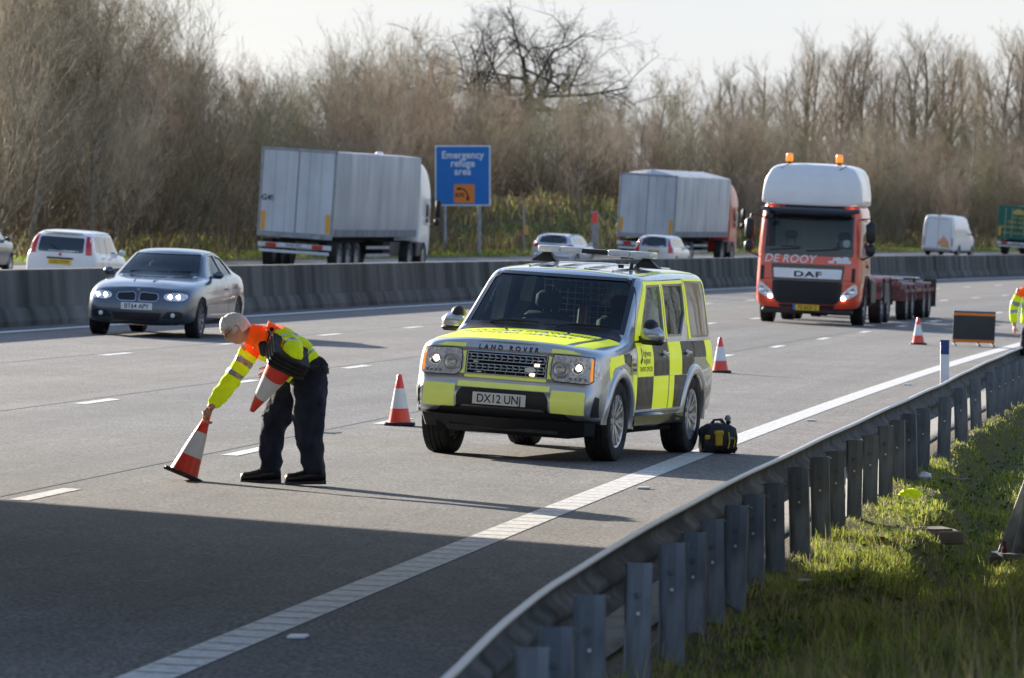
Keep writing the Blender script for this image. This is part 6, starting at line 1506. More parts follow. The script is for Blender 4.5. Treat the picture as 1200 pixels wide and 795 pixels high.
# ================================================================== cones
def build_cone(loc, label, group='red and white traffic cones', R=None):
    root = empty('traffic_cone', loc, label, 'traffic cone', group)
    if R is not None: root.rotation_euler = R.to_euler()
    b = MB()
    n = 48; v = []
    for (k, zz) in ((.95, .003), (1, .010), (1, .028), (.95, .035)):          # square plate with a round hole
        for i in range(n):
            a = 2*PI*i/n; c_, s_ = math.cos(a), math.sin(a); q = 1/(abs(c_)**8+abs(s_)**8)**.125; v.append((.160*k*q*c_, .160*k*q*s_, zz))
    for zz in (.036, .003):
        for i in range(n): a = 2*PI*i/n; v.append((.113*math.cos(a), .113*math.sin(a), zz))
    b.add(v, [(k*n+i, k*n+(i+1) % n, ((k+1) % 6)*n+(i+1) % n, ((k+1) % 6)*n+i) for k in range(6) for i in range(n)])
    for sx in (-1, 1):
        for sy in (-1, 1): b.box((sx*.135, sy*.135, .010), (.05, .05, .02), .006)
    b.build('base', MT['cone_base'], root)
    r = lambda z: .118-(z-.036)*(.118-.026)/(.515-.036)
    def band(name, z0, z1, m, e=0, cap=False, par=None):
        b = MB(); n = 5; prof = [(r(z)+e, z) for z in np.linspace(z0, z1, n)]
        if cap: prof = prof[:-1]+[(r(z1)+e, z1-.006), (r(z1)-.006, z1), (r(z1)-.012, z1-.002), (r(z1)-.014, z1-.05)]
        if e: prof = [(r(z0), z0)]+prof+[(r(z1), z1)]
        b.lathe(prof, (0, 0, 0), 'z', 28); return b.build(name, m, par or root, True, 50)
    c = band('cone_body', .036, .53, MT['cone_red'], 0, True)
    band('reflective_sleeve', .178, .385, MT['cone_white'], .0022)
    # hollow inside
    b = MB(); b.lathe([(.1125 if z < .01 else r(z)-.006, z) for z in (.0, .1, .3, .5)], (0, 0, 0), 'z', 24); b.build('inner_wall', MT['cone_red'], root, True)
    return root
build_cone(PR(59.57, 8.22), 'traffic cone standing just left of the patrol car between the two lanes')
build_cone(PR(86.0, 7.43), 'traffic cone standing on the carriageway behind the right side of the patrol car')
build_cone(PR(112.94, 6.45), 'small distant traffic cone standing left of the black road sign')

# ================================================================== people
def skin_mesh(name, P_, E, m, parent=None, sub=2, branch=True, keep=False):
    """P_: list of (position, radius or (rx, ry)); E: edges; first vertex is the root"""
    me = bpy.data.meshes.new(name); me.from_pydata([p[0] for p in P_], E, []); o = bpy.data.objects.new(name, me); link(o)
    md = o.modifiers.new('k', 'SKIN'); md.use_smooth_shade = True; md.branch_smoothing = .4
    sd = me.skin_vertices[0].data
    for i, p in enumerate(P_):
        r = p[1]; sd[i].radius = r if isinstance(r, (tuple, list)) else (r, r); sd[i].use_root = (i == 0)
    s2 = o.modifiers.new('s', 'SUBSURF'); s2.levels = sub; s2.render_levels = sub
    m2 = evaluated(o); o.modifiers.clear(); o.data = m2; m2.materials.clear()
    for x in (m if isinstance(m, (list, tuple)) else [m]): m2.materials.append(x)
    m2.polygons.foreach_set('use_smooth', [True]*len(m2.polygons)); o.parent = parent
    return o
def smoothstep(a, b, x): return sst(a, b, x)
def head_mesh(mb, M4, hair_cut=None):
    """human head about 24 cm tall, face towards local -Y, crown +Z, origin at the middle of the skull"""
    nu, nv = 48, 36; v = []
    for j in range(nv+1):
        t = PI*j/nv
        for i in range(nu):
            a = 2*PI*i/nu; d = Vector((math.sin(t)*math.sin(a), -math.sin(t)*math.cos(a), math.cos(t)))
            x, y, z = d.x*.076, d.y*.097, d.z*.118
            fr_ = max(0, -d.y)
            if z < -.02:                                   # jaw narrows
                k = sst(0, .11, -z-.02); x *= 1-.38*k; y = y*(1-.05*k) if y < 0 else y*(1-.42*k)
                if y < 0: y -= .006*k
            y += .012*sst(.0, 1, d.y)*(1 if z > -.03 else .3)
            if fr_ > .3:
                nose = math.exp(-((x/.013)**2))*math.exp(-(((z+.018)/.026)**2)); y -= .024*nose*(1.0 if z < .01 else .8)
                y -= .008*math.exp(-(x/.009)**2)*math.exp(-((z-.008)/.02)**2)
                for sg in (-1, 1): y += .010*math.exp(-(((x-sg*.031)/.015)**2))*math.exp(-(((z-.012)/.012)**2))
                y -= .005*math.exp(-((z-.034)/.011)**2)*(1 if abs(x) < .05 else 0)
                y -= .006*math.exp(-((x/.024)**2))*math.exp(-(((z+.060)/.010)**2)); y += .004*math.exp(-((x/.022)**2))*math.exp(-(((z+.0605)/.003)**2))
                y -= .008*math.exp(-((x/.02)**2))*math.exp(-(((z+.094)/.014)**2))
                for sg in (-1, 1): y -= .004*math.exp(-(((x-sg*.038)/.018)**2))*math.exp(-(((z+.022)/.018)**2))
            v.append(M4@Vector((x, y, z)))
    f = [(j*nu+i, j*nu+(i+1) % nu, (j+1)*nu+(i+1) % nu, (j+1)*nu+i) for j in range(nv) for i in range(nu)]
    old = mb.m; mb.m = Matrix.Identity(4); mb.add(v, f)
    for sg in (-1, 1):                                     # ears
        mb.m = M4 @ Matrix.Translation((sg*.074, .006, .0)) @ Matrix.Rotation(sg*rad(-18), 4, 'Z'); n = 12; vv = []
        for (k, off) in ((1, 0), (1, .012), (.72, .014), (.5, .006)):
            for i in range(n): a = 2*PI*i/n; vv.append((sg*off, .019*k*math.cos(a)+.004, .032*k*math.sin(a)*(1.1 if math.sin(a) > 0 else .95)))
        mb.add(vv, [(r*n+i, r*n+(i+1) % n, (r+1)*n+(i+1) % n, (r+1)*n+i) for r in range(3) for i in range(n)]+[tuple(3*n+i for i in range(n))])
    mb.m = old
def hair_mesh(M4, parent, m, crop=.0):
    rg_ = random.Random(3); nu, nv = 56, 30; v = []; f = []; keep = {}
    def inside(d):
        z = d.z; back = d.y
        if back > .15: return z > -.42
        if back > -.25: return z > (-.10 if abs(d.x) > .5 else .3)
        return z > .50-.16*abs(d.x)
    for j in range(nv+1):
        t = PI*j/nv*.72
        for i in range(nu):
            a = 2*PI*i/nu; d = Vector((math.sin(t)*math.sin(a), -math.sin(t)*math.cos(a), math.cos(t))); e = 1.09+.03*rg_.random()+.07*max(0, d.z)+(.08 if d.y < -.2 and d.z > .4 else 0)
            v.append(M4@Vector((d.x*.0775*e, d.y*.099*e+.012*sst(0, 1, d.y), d.z*.120*e))); keep[len(v)-1] = inside(d)
    for j in range(nv):
        for i in range(nu):
            q = (j*nu+i, j*nu+(i+1) % nu, (j+1)*nu+(i+1) % nu, (j+1)*nu+i)
            if sum(keep[k] for k in q) >= 3: f.append(q)
    b = MB(); b.add(v, f)
    for k in range(1100):                                    # loose strands break up the outline
        t = math.acos(1-rg_.random()*1.15); a = rg_.uniform(0, 2*PI); d = Vector((math.sin(t)*math.sin(a), -math.sin(t)*math.cos(a), math.cos(t)))
        if not inside(d): continue
        p = Vector((d.x*.082, d.y*.104+.012*sst(0, 1, d.y), d.z*.128)); w = Vector((-d.z*.1+rg_.gauss(0, .3), -.9+rg_.gauss(0, .3), -.4*rg_.random())); w = (w-d*w.dot(d)*.8).normalized(); q = p+w*.028+d*.008; s_ = d.cross(w)*.0035
        b.add([M4@(p-s_), M4@(p+s_), M4@(q+s_*.3), M4@(q-s_*.3)], [(0, 1, 2, 3)])
    return b.build('hair', m, parent, True, 60)
def hand_pts(w, fd, pd, side, curl, sc=1.0, spread=.0):
    """wrist w, finger direction fd, palm normal pd (the way the palm faces), thumb towards side*(fd x pd)"""
    fd = fd.normalized(); pd = (pd-fd*pd.dot(fd)).normalized(); sd = fd.cross(pd)*side
    Ps = []; Es = []
    def add(p, r, par):
        Ps.append((tuple(p), r)); 
        if par is not None: Es.append((par, len(Ps)-1))
        return len(Ps)-1
    return fd, pd, sd
def add_hand(mb_list, w, fd, pd, side, curl=(35, 45, 30), sc=1.0, thumb_in=.3):
    """palm plus four fingers and thumb, each a chain of tapered tubes"""
    fd = fd.normalized(); pd = (pd-fd*pd.dot(fd)).normalized(); sd = (fd.cross(pd)*side).normalized()
    b = mb_list
    # palm: a rounded slab
    R = Matrix((sd, fd, pd)).transposed(); b.box(w+fd*.045*sc, (.082*sc, .095*sc, .030*sc), .013*sc, R)
    for k, (off, ln) in enumerate(((.030, .070), (.010, .080), (-.011, .075), (-.031, .058))):
        p = w+fd*.086*sc+sd*off*sc; d = fd.copy(); pts = [p-fd*.012*sc]; ax = sd
        for j, frac in enumerate((.45, .32, .25)):
            d = Matrix.Rotation(rad(curl[j])*(1 if (fd.cross(pd)).dot(ax) > 0 else -1), 3, ax)@d; pts.append(p); p = p+d*ln*frac*sc
        pts.append(p); r = (.0095, .0092, .0085, .0078, .006); b.tube([q for q in pts], [q*sc for q in r[:len(pts)]], 8)
    p = w+fd*.025*sc+sd*.036*sc; d1 = (sd*.75+fd*.65+pd*.25).normalized(); d2 = (fd*.75+pd*thumb_in+sd*.15).normalized()
    b.tube([p-sd*.012*sc, p+d1*.034*sc, p+d1*.034*sc+d2*.030*sc, p+d1*.034*sc+(d2*.052+pd*.012)*sc], [.013*sc, .0115*sc, .010*sc, .0075*sc], 8)

def region_paint(o, rules):
    """give each face of a garment a material by where it lies along the limbs"""
    me = o.data
    for p in me.polygons:
        c = p.center; best = None
        for (a, b_, kind, bands) in rules:
            ab = b_-a; t = max(0, min(1, (c-a).dot(ab)/ab.length_squared)); d = (c-(a+ab*t)).length
            if best is None or d < best[0]: best = (d, t, kind, bands)
        mi = 0
        for (t0, t1, k) in best[3]:
            if t0 <= best[1] <= t1: mi = k
        p.material_index = mi
V = Vector
def build_officer():
    g = PR(46.0, 7.15); root = empty('person', (-1.83, 46.5, PR(*SL(-1.83, 46.5)).z), 'grey haired person in hi-vis jacket and glasses bending over to set down a cone', 'person')
    # local metres: x right in the picture, y away from the camera, z up
    foot_n, foot_f = V((.20, -.10, 0)), V((-.16, .14, .02))
    hipc = V((.20, .02, .93))
    # trousers
    T = [(hipc+V((0, 0, .04)), (.170, .155)), (hipc+V((.025, -.10, -.12)), (.165, .150)), (V((.200, -.14, .52)), (.128, .120)), (V((.225, -.13, .30)), (.104, .098)), (V((.255, -.11, .115)), (.094, .090)), (V((.262, -.11, .075)), (.092, .088)),
         (hipc+V((-.07, .10, -.12)), (.150, .140)), (V((-.075, .15, .52)), (.122, .112)), (V((-.10, .15, .30)), (.088, .085)), (V((-.105, .145, .115)), (.086, .08)), (V((-.105, .145, .09)), (.083, .078)), (hipc+V((.0, 0, .12)), (.150, .145))]
    tr = skin_mesh('trousers', T, [(0, 1), (1, 2), (2, 3), (3, 4), (4, 5), (0, 6), (6, 7), (7, 8), (8, 9), (9, 10), (0, 11)], MT['navy'], root, 3)
    from mathutils import noise as _ns
    def folds(o, amp, sc, st=(1, 1, .55)):
        nn = [vt.normal.copy() for vt in o.data.vertices]
        for vt, n_ in zip(o.data.vertices, nn):
            c = V((vt.co.x*st[0], vt.co.y*st[1], vt.co.z*st[2])); a = _ns.noise(c*sc); b_ = _ns.noise(c*sc*2.3+V((7, 3, 1)))
            vt.co += n_*amp*((1-abs(a)*2.6)*.9+b_*.7)
    folds(tr, .017, 7.5, (1, 1, .8))
    # boots
    for (an, toe) in ((V((.262, -.11, .10)), V((.03, -.15, .035))), (V((-.105, .145, .10)), V((-.33, .11, .035)))):
        d = (toe-an); d.z = 0; ln = d.length; d.normalize(); sd = V((-d.y, d.x, 0))
        b = MB(); R = Matrix((d, sd, V((0, 0, 1)))).transposed()
        secs = [(-.08, .040, .006, .10), (-.055, .048, .002, .14), (.0, .050, .002, .155), (.05, .048, .004, .130), (.11, .052, .004, .100), (.17, .054, .006, .084), (.215, .049, .008, .080), (.243, .032, .012, .062)]
        v = []; n = 12
        for (x, w, z0, z1) in secs:
            for i in range(n):
                a = 2*PI*i/n; zz = (z0+z1)/2+(z1-z0)/2*math.sin(a); yy = w*math.cos(a)*(1 if math.sin(a) < .1 else .85); v.append(an*V((1, 1, 0)).length*0+V((an.x, an.y, an.z-.10))+d*x+sd*yy+V((0, 0, zz+.012)))
        b.add(v, [(k*n+i, k*n+(i+1) % n, (k+1)*n+(i+1) % n, (k+1)*n+i) for k in range(len(secs)-1) for i in range(n)]+[tuple(range(n)), tuple((len(secs)-1)*n+i for i in range(n))])
        bt = b.build('boot', MT['boot'], root, True, 60)
        b = MB(); v = []
        out = [(-.082, .034), (-.05, .047), (0, .046), (.06, .044), (.12, .053), (.18, .053), (.225, .045), (.248, .024)]
        pl = [(x, w) for x, w in out]+[(x, -w) for x, w in out[::-1]]; base = V((an.x, an.y, an.z-.10))
        b.prism(pl, lambda x, y: base+d*x+sd*y+V((0, 0, .002)), lambda x, y: base+d*x+sd*y+V((0, 0, .026+(.008 if x < -.0 else 0)))); b.build('sole', MT['black'], bt)
        b = MB(); 
        for k in range(4): c = base+d*(.045+.022*k)+V((0, 0, .118-.013*k)); b.tube([c-sd*.028, c+V((0, 0, .006)), c+sd*.028], .004, 5)
        b.build('laces', MT['ink'], bt)
    # body: neck, head, hands as one mesh (forearms run inside the sleeves)
    head_c = V((-.375, -.03, 1.235)); neck_b = V((-.245, .0, 1.195)); sh_n = V((.03, -.20, 1.20)); sh_f = V((-.24, .17, 1.13))
    elb_n = V((.10, -.50, 1.05)); wr_n = V((-.06, -.19, .90)); elb_f = V((-.41, .10, .83)); wr_f = V((-.585, .0, .605))
    chest = V((-.12, 0, 1.14))
    face = V((-.80, -.10, -.60)).normalized()       # he looks down at the cone
    up = V((-.62, 0, .78)); z = (up-face*up.dot(face)).normalized(); y = -face; x = y.cross(z); RH = Matrix((x, y, z)).transposed(); MH = Matrix.Translation(head_c)@RH.to_4x4()
    b = MB(); head_mesh(b, MH)
    b.tube([chest, neck_b, head_c+RH@V((0, .025, -.075)), head_c+RH@V((0, .01, -.03))], [.09, .066, .060, .058], 14)
    b.tube([chest, sh_f, elb_f, wr_f], [.06, .055, .042, .030], 10); b.tube([chest, sh_n, elb_n.lerp(sh_n, .15), wr_n], [.06, .04, .024, .026], 10)
    fdv = V((-.20, -.10, -.95)); add_hand(b, wr_f+V((-.005, 0, -.005)), V((-.30, -.15, -.90)), V((.55, -.55, -.25)), 1, (42, 55, 35), 1.02, .8)
    add_hand(b, wr_n, V((-.75, .15, -.35)), V((.1, -.9, .1)), 1, (30, 40, 30), 1.0, .4)
    body = b.build('body', MT['skin'], root, True, 70)
    hair_mesh(MH, root, MT['hair'])
    # glasses
    b = MB(); b.m = MH
    for sg in (-1, 1):
        pts = [V((sg*.033+.024*math.cos(a), -.101+.010*abs(math.cos(a))*.5, .010+.018*math.sin(a))) for a in np.linspace(0, 2*PI, 17)[:-1]]; b.tube(pts, .0028, 5, True); b.tube([V((sg*.058, -.094, .014)), V((sg*.074, -.04, .016)), V((sg*.078, .008, .010)), V((sg*.076, .018, -.006))], .0028, 5)
    b.tube([V((-.010, -.108, .012)), V((.010, -.108, .012))], .0026, 5); gl = b.build('glasses', MT['gloss_black'], root, True)
    # jacket
    waist = V((.17, .0, .99)); hem_n = V((.13, -.09, .86))
    J = [(V((.02, 0, 1.115)), (.200, .17)), (V((-.13, 0, 1.145)), (.172, .155)), (V((-.215, .0, 1.165)), (.105, .10)), (V((.11, 0, 1.05)), (.185, .170)), (V((.165, 0, .985)), (.160, .160)),
         (sh_n+V((-.03, .03, 0)), (.100, .095)), (sh_n+V((.05, -.10, -.08)), (.092, .090)), (elb_n, (.080, .078)), (elb_n.lerp(wr_n, .5), (.072, .068)), (elb_n.lerp(wr_n, .93), (.055, .052)),
         (sh_f+V((.02, -.04, 0)), (.098, .092)), (sh_f.lerp(elb_f, .45), (.085, .080)), (elb_f, (.076, .072)), (elb_f.lerp(wr_f, .5), (.068, .064)), (elb_f.lerp(wr_f, .93), (.054, .052)), (V((.06, -.06, .93)), (.135, .12)), (V((.045, -.10, .815)), (.095, .10)), (V((.205, 0, .93)), (.13, .14))]
    E = [(0, 1), (1, 2), (0, 3), (3, 4), (1, 5), (5, 6), (6, 7), (7, 8), (8, 9), (1, 10), (10, 11), (11, 12), (12, 13), (13, 14), (3, 15), (15, 16), (4, 17)]
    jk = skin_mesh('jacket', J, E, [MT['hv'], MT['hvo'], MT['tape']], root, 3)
    folds(jk, .011, 9, (1, 1, 1))
    for vt in jk.data.vertices:                              # the back of the jacket runs straight down into the belt
        d_ = .79*(vt.co.x-.135)+.61*(vt.co.z-1.225)
        if d_ > 0 and vt.co.x > .05: vt.co -= V((.79, 0, .61))*d_*.85
    rules = [(J[1][0], V((-.30, 0, 1.185)), 'neck', [(0, 1, 1)]),
             (J[0][0], J[1][0], 'torso', [(.62, 1, 1)]), (V((.185, 0, .965)), J[0][0], 'torso', [(.10, .22, 2), (.62, .74, 2)]),
             (sh_n+V((-.06, .05, .02)), elb_n, 'arm', [(0, .13, 1), (.33, .46, 2), (.62, .75, 2)]), (elb_n, wr_n, 'arm', []),
             (sh_f+V((.02, -.04, 0)), elb_f, 'arm', [(0, .30, 1), (.46, .58, 2), (.80, .92, 2)]), (elb_f, wr_f, 'arm', [])]
    region_paint(jk, rules)
    # collar, shoulder yoke, radio and straps
    cb = MB(); R = RH
    n = 20; v = []
    ax = (head_c-neck_b).normalized(); u = ax.cross(V((0, 1, 0))).normalized(); w = ax.cross(u)
    for (h, r) in ((-.04, .108), (-.01, .094), (.025, .084), (.052, .086), (.050, .078), (.01, .076)):
        for i in range(n): a = 2*PI*i/n; v.append(neck_b+V((.02, 0, -.01))+ax*(h+.018*math.sin(a*1))+u*r*math.cos(a)+w*r*.98*math.sin(a))
    cb.add(v, [(k*n+i, k*n+(i+1) % n, (k+1)*n+(i+1) % n, (k+1)*n+i) for k in range(5) for i in range(n)]); cb.build('collar', MT['hvo'], root, True, 60)
    b = MB(); b.box(V((-.145, -.205, 1.085)), (.075, .045, .125), .02, Matrix.Rotation(rad(-12), 3, 'Y')); b.tube([V((-.12, -.21, 1.14)), V((-.10, -.205, 1.20)), V((-.12, -.17, 1.25))], .008, 6); b.build('radio', MT['black'], root, True)
    b = MB(); b.box(V((-.095, -.165, 1.235)), (.05, .05, .05), .01, Matrix.Rotation(rad(20), 3, 'Y')); b.build('epaulette', MT['navy'], root)
    b = MB(); b.tube([V((-.09, -.19, 1.215)), V((-.07, -.215, 1.16)), V((-.035, -.215, 1.10))], [.014, .018, .018], 8); b.build('chest_strap', MT['tape'], root, True)
    b = MB(); b.lathe([(.019, 0), (.019, .006), (0, .008)], V((-.315, -.048, 1.10)), 'y', 16); b.m = Matrix.Translation(V((-.335, -.02, 1.05)))@Matrix.Rotation(rad(-90), 4, 'X'); sb = b.build('shoulder_badge', MT['sign_white'], root, True)
    b = MB(); v = []; n = 24
    for (h, k) in ((-.022, 1.0), (.022, 1.0), (.022, .95), (-.022, .95)):
        for i in range(n): a = 2*PI*i/n; v.append(V((.205, 0, .955))+V((.5, 0, .86)).normalized()*0+V((.176*k*math.cos(a)*.93, .168*k*math.sin(a), h-.30*.176*math.cos(a))))
    b.add(v, [(q*n+i, q*n+(i+1) % n, ((q+1) % 4)*n+(i+1) % n, ((q+1) % 4)*n+i) for q in range(4) for i in range(n)]); b.build('belt', MT['boot'], root, True, 50)
    b = MB(); b.box(V((.335, -.10, .93)), (.06, .05, .09), .015); b.build('belt_pouch', MT['boot'], root, True)
    return root
officer = build_officer(); OL = officer.location.copy()
# the cone he is setting down, tipped on one edge of its base
ax = V((.385, .06, .92)).normalized(); xr = V((0, 1, 0)).cross(ax).normalized(); yr = ax.cross(xr); RC = Matrix((xr, yr, ax)).transposed()
tip = OL + V((-.605, -.0, .535)); build_cone(tip-ax*.515, 'traffic cone tipped on its base edge, its top held in the bending man\'s right hand', R=RC)
# the stack of four cones under his left arm
ax = V((-.50, .36, -.74)).normalized(); xr = V((0, 1, 0)).cross(ax).normalized(); xr = (xr*math.cos(-.35)+ax.cross(xr)*math.sin(-.35)); yr = ax.cross(xr); RC = Matrix((xr, yr, ax)).transposed()
tip = OL + V((-.228, -.20, .612))
for k, lab in enumerate(('front cone of the stack under the bending man\'s arm, whose point shows', 'second cone up in the stack clamped under the bending man\'s arm', 'third cone up in the stack clamped under the bending man\'s arm', 'last cone of the stack under the bending man\'s arm, hollow base open')):
    build_cone(tip-ax*(.50+.036*k), lab, 'cones stacked under the man\'s arm', RC)

def build_second():
    s_, L_ = 82.0, 3.25; p = PR(s_, L_); x_ = (1210-600)/F_*p.y; root = empty('person', (x_, p.y, p.z), 'person in yellow hi-vis coat with orange shoulders walking at the right edge', 'person')
    b = MB(); hc = V((0, -.02, 1.64)); MH = Matrix.Translation(hc)@Matrix.Rotation(rad(-60), 4, 'Z'); head_mesh(b, MH)
    b.tube([V((0, 0, 1.36)), V((0, 0, 1.5)), V((0, 0, 1.6))], [.07, .058, .055], 12)
    shn, shf = V((-.19, -.02, 1.42)), V((.19, .02, 1.42)); en, ef = V((-.27, .0, 1.15)), V((.26, .0, 1.15)); wn_, wf_ = V((-.265, -.10, .93)), V((.25, -.12, .94))
    for a, e_, w_ in ((shn, en, wn_), (shf, ef, wf_)): b.tube([V((0, 0, 1.36)), a, e_, w_], [.06, .05, .04, .028], 10)
    add_hand(b, wn_, V((0, -.15, -1)), V((1, .2, 0)), 1, (20, 30, 20)); add_hand(b, wf_, V((0, -.15, -1)), V((-1, .2, 0)), -1, (20, 30, 20)); b.build('body', MT['skin'], root, True, 70)
    hair_mesh(MH, root, MT['seat'])
    T = [(V((0, 0, .93)), (.165, .13)), (V((-.09, 0, .80)), (.10, .10)), (V((-.11, -.06, .48)), (.08, .08)), (V((-.11, .0, .11)), (.068, .066)), (V((.09, 0, .80)), (.10, .10)), (V((.11, .05, .48)), (.08, .08)), (V((.11, .12, .11)), (.068, .066)), (V((0, 0, 1.03)), (.155, .12))]
    skin_mesh('trousers', T, [(0, 1), (1, 2), (2, 3), (0, 4), (4, 5), (5, 6), (0, 7)], MT['navy'], root, 2)
    J = [(V((0, 0, 1.20)), (.185, .14)), (V((0, 0, 1.36)), (.180, .13)), (V((0, 0, 1.46)), (.09, .08)), (V((0, 0, 1.02)), (.185, .145)), (V((0, 0, .93)), (.190, .15)), (shn, .082), (shn.lerp(en, .5), .08), (en, .072), (en.lerp(wn_, .9), .055), (shf, .082), (shf.lerp(ef, .5), .08), (ef, .072), (ef.lerp(wf_, .9), .055)]
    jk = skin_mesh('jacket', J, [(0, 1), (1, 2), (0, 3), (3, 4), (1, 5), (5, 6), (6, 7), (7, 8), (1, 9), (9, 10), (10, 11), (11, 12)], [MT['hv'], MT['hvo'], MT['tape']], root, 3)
    region_paint(jk, [(V((0, 0, .88)), V((0, 0, 1.30)), 't', [(.28, .40, 2), (.62, .74, 2), (.86, 1, 1)]), (V((0, 0, 1.30)), V((0, 0, 1.5)), 't', [(0, 1, 1)]), (shn, en, 'a', [(0, .25, 1), (.55, .75, 2)]), (en, wn_, 'a', [(.1, .3, 2)]), (shf, ef, 'a', [(0, .25, 1), (.55, .75, 2)]), (ef, wf_, 'a', [(.1, .3, 2)])])
    for x_, y_ in ((-.11, 0), (.11, .12)):
        b = MB(); b.box((x_, y_-.06, .05), (.10, .28, .09), .04); b.build('boot', MT['boot'], root, True, 60)
    return root
build_second()

# ================================================================== signs and roadside things
def ytop(p, y): return CZ-(y-284.4)*p.y/F_
# blue emergency refuge sign
SA = heading(245)
def sign_root(name, p, yaw, **k): r = empty(name, p, **k); r.rotation_euler = (0, 0, -yaw); return r
p = P(245, 41.2); sg_ = sign_root('road_sign', p, SA*.3, label='blue Emergency refuge area sign with orange SOS telephone panel on two posts', cat='road sign')
def px2loc(x, y): return (x-pix_x0)*p.y/F_, ytop(p, y)-p.z
pix_x0 = 600+F_*p.x/p.y
x0, z1 = px2loc(509.5, 170.5); x1, z0 = px2loc(575, 241.5); cx, cz, W_, H_ = (x0+x1)/2, (z0+z1)/2, x1-x0, z1-z0
b = MB(); b.box((cx, 0, cz), (W_, .03, H_), .01); bd = b.build('board', MT['sign_white'], sg_)
def rr(w, h, r, c=(0, 0)): return [(a+c[0], q+c[1]) for a, q in rounded([(-w/2, -h/2), (w/2, -h/2), (w/2, h/2), (-w/2, h/2)], r)]
def flat(name, poly, m, par, yoff, faces=None): 
    return mesh_obj(name, [(a, yoff, q) for a, q in poly], faces or [tuple(range(len(poly)))], m, par)
flat('face', rr(W_-.12, H_-.12, .06, (cx, cz)), MT['sign_blue'], bd, -.0175)
for t, dz in (('Emergency', .30), ('refuge', .085), ('area', -.13)):
    v, f = text2d(t, .43, bold=.010, spacing=1.03); flat('lettering', [(a*.92+cx, q+cz+H_*.5-.42-(.30-dz)*1.62) for a, q in v], MT['sign_white'], bd, -.0215, f)
oz = z0+.10+.42; flat('telephone_panel', rr(.88, .80, .05, (cx+.07, oz)), MT['sign_orange'], bd, -.0205)
v, f = text2d('SOS', .22, bold=.008); flat('lettering', [(a+cx-.14, q+oz-.06) for a, q in v], MT['ink'], bd, -.0245, f)
ph = MB(); arc = [Vector((cx+.07+(-.20+.42*math.sin(t))*.85, -.026, oz-.02+(.24-.0)*1.0-.50*(1-math.cos(t)))) for t in np.linspace(0, 1.35, 10)]
ph.tube(arc, .030, 6); ph.box(arc[0]+Vector((-.06, 0, -.01)), (.16, .02, .10), .03); ph.box(arc[-1]+Vector((-.03, 0, -.04)), (.12, .02, .15), .03); ph.build('handset', MT['ink'], bd)
for xx in (521, 561.5):
    a, _ = px2loc(xx, 200); b = MB(); b.cyl((a, .06, -.5), (a, .06, z1-.1), .075, n=14); b.build('post', MT['post_grey'], sg_, True)
# marker posts beyond the far carriageway
p = P(268.7, 40.6); r = empty('marker_post', p, 'grey post with a bright orange reflector square on the far verge', 'marker post')
zt = ytop(p, 247.5)-p.z; b = MB(); b.box((0, 0, zt/2-.1), (.34, .14, zt+.2), .03); b.build('post', MT['post_grey'], r); b = MB(); b.box((0, -.075, zt-.32), (.27, .02, .50), .005); b.build('reflector', MT['cone_red'], r)
p = P(262, 42.8); x_ = (614-600)/F_*p.y; p = Vector((x_, p.y, p.z)); r = empty('utility_post', p, 'thin grey post with small orange box on the far bank right of the blue sign', 'post')
zt = ytop(p, 240)-p.z; b = MB(); b.cyl((0, 0, -.3), (0, 0, zt), .045, n=10); b.build('post', MT['post_grey'], r, True); b = MB(); b.box((.08, -.05, zt-1.15), (.22, .18, .46), .03); b.build('box', mat('ochre_box', (.60, .36, .12), .6), r)
p = P(296, 40.2); x_ = (861-600)/F_*p.y; p = Vector((x_, p.y, zbase(296, 39))); r = empty('marker_post', p, 'small white marker post with red top just behind the red cab of the far lorry', 'marker post')
b = MB(); b.box((0, 0, .6), (.16, .06, 1.3), .02); b.build('post', MT['sign_white'], r); b = MB(); b.box((0, 0, 1.36), (.165, .065, .25), .02); b.build('reflector', MT['cone_red'], r)
# blue and white marker post on the near verge
p = PR(65.2, 2.95); p.x = (1106.5-600)/F_*p.y; r = empty('marker_post', p, 'white marker post with a dark blue panel and black cap beside the safety fence', 'marker post'); r.rotation_euler = (0, rad(.5), -.1)
zt = ytop(p, 394)-p.z
b = MB(); b.box((0, 0, zt/2-.06), (.10, .035, zt-.0), .012); b.build('post', MT['sign_white'], r, True, 60); b = MB(); b.box((0, -.003, zt-.125), (.095, .035, .16), .003); b.build('reflector', mat('navy_reflector', (.01, .05, .22), .35), r)
b = MB(); b.box((0, 0, zt-.055), (.104, .04, .022), .006); b.build('cap', MT['black'], r)
# black backed temporary sign on the road
p = PR(113.6, 5.45); x_ = (1140.5-600)/F_*p.y; p.x = x_; r = empty('temporary_sign', p, 'black backed temporary road sign with orange edge strips standing on the carriageway', 'road sign'); r.rotation_euler = (rad(4), rad(2.0), .10)
w_, h_ = 50/60.2, 36/60.2; zb_ = .07
b = MB(); b.box((0, 0, zb_+h_/2), (w_, .03, h_), .006); pn = b.build('panel', mat('black_sign_back', (.03, .033, .038), .5, var=.1), r)
for z in (zb_+.03, zb_+h_-.045): b = MB(); b.box((0, -.018, z), (w_*.99, .012, .055), .004); b.build('edge_strip', MT['sign_orange'], pn)
b = MB(); b.box((0, -.0, zb_+h_+.008), (w_, .034, .022), .004); b.build('top_rail', mat('blue_top_rail', (.10, .2, .4), .5), pn)
for x in (-.38, .10, .38): b = MB(); b.box((x, .0, .03), (.035, .34, .03), .006); b.box((x, 0, .06), (.03, .03, .08)); b.build('foot', MT['black'], r)
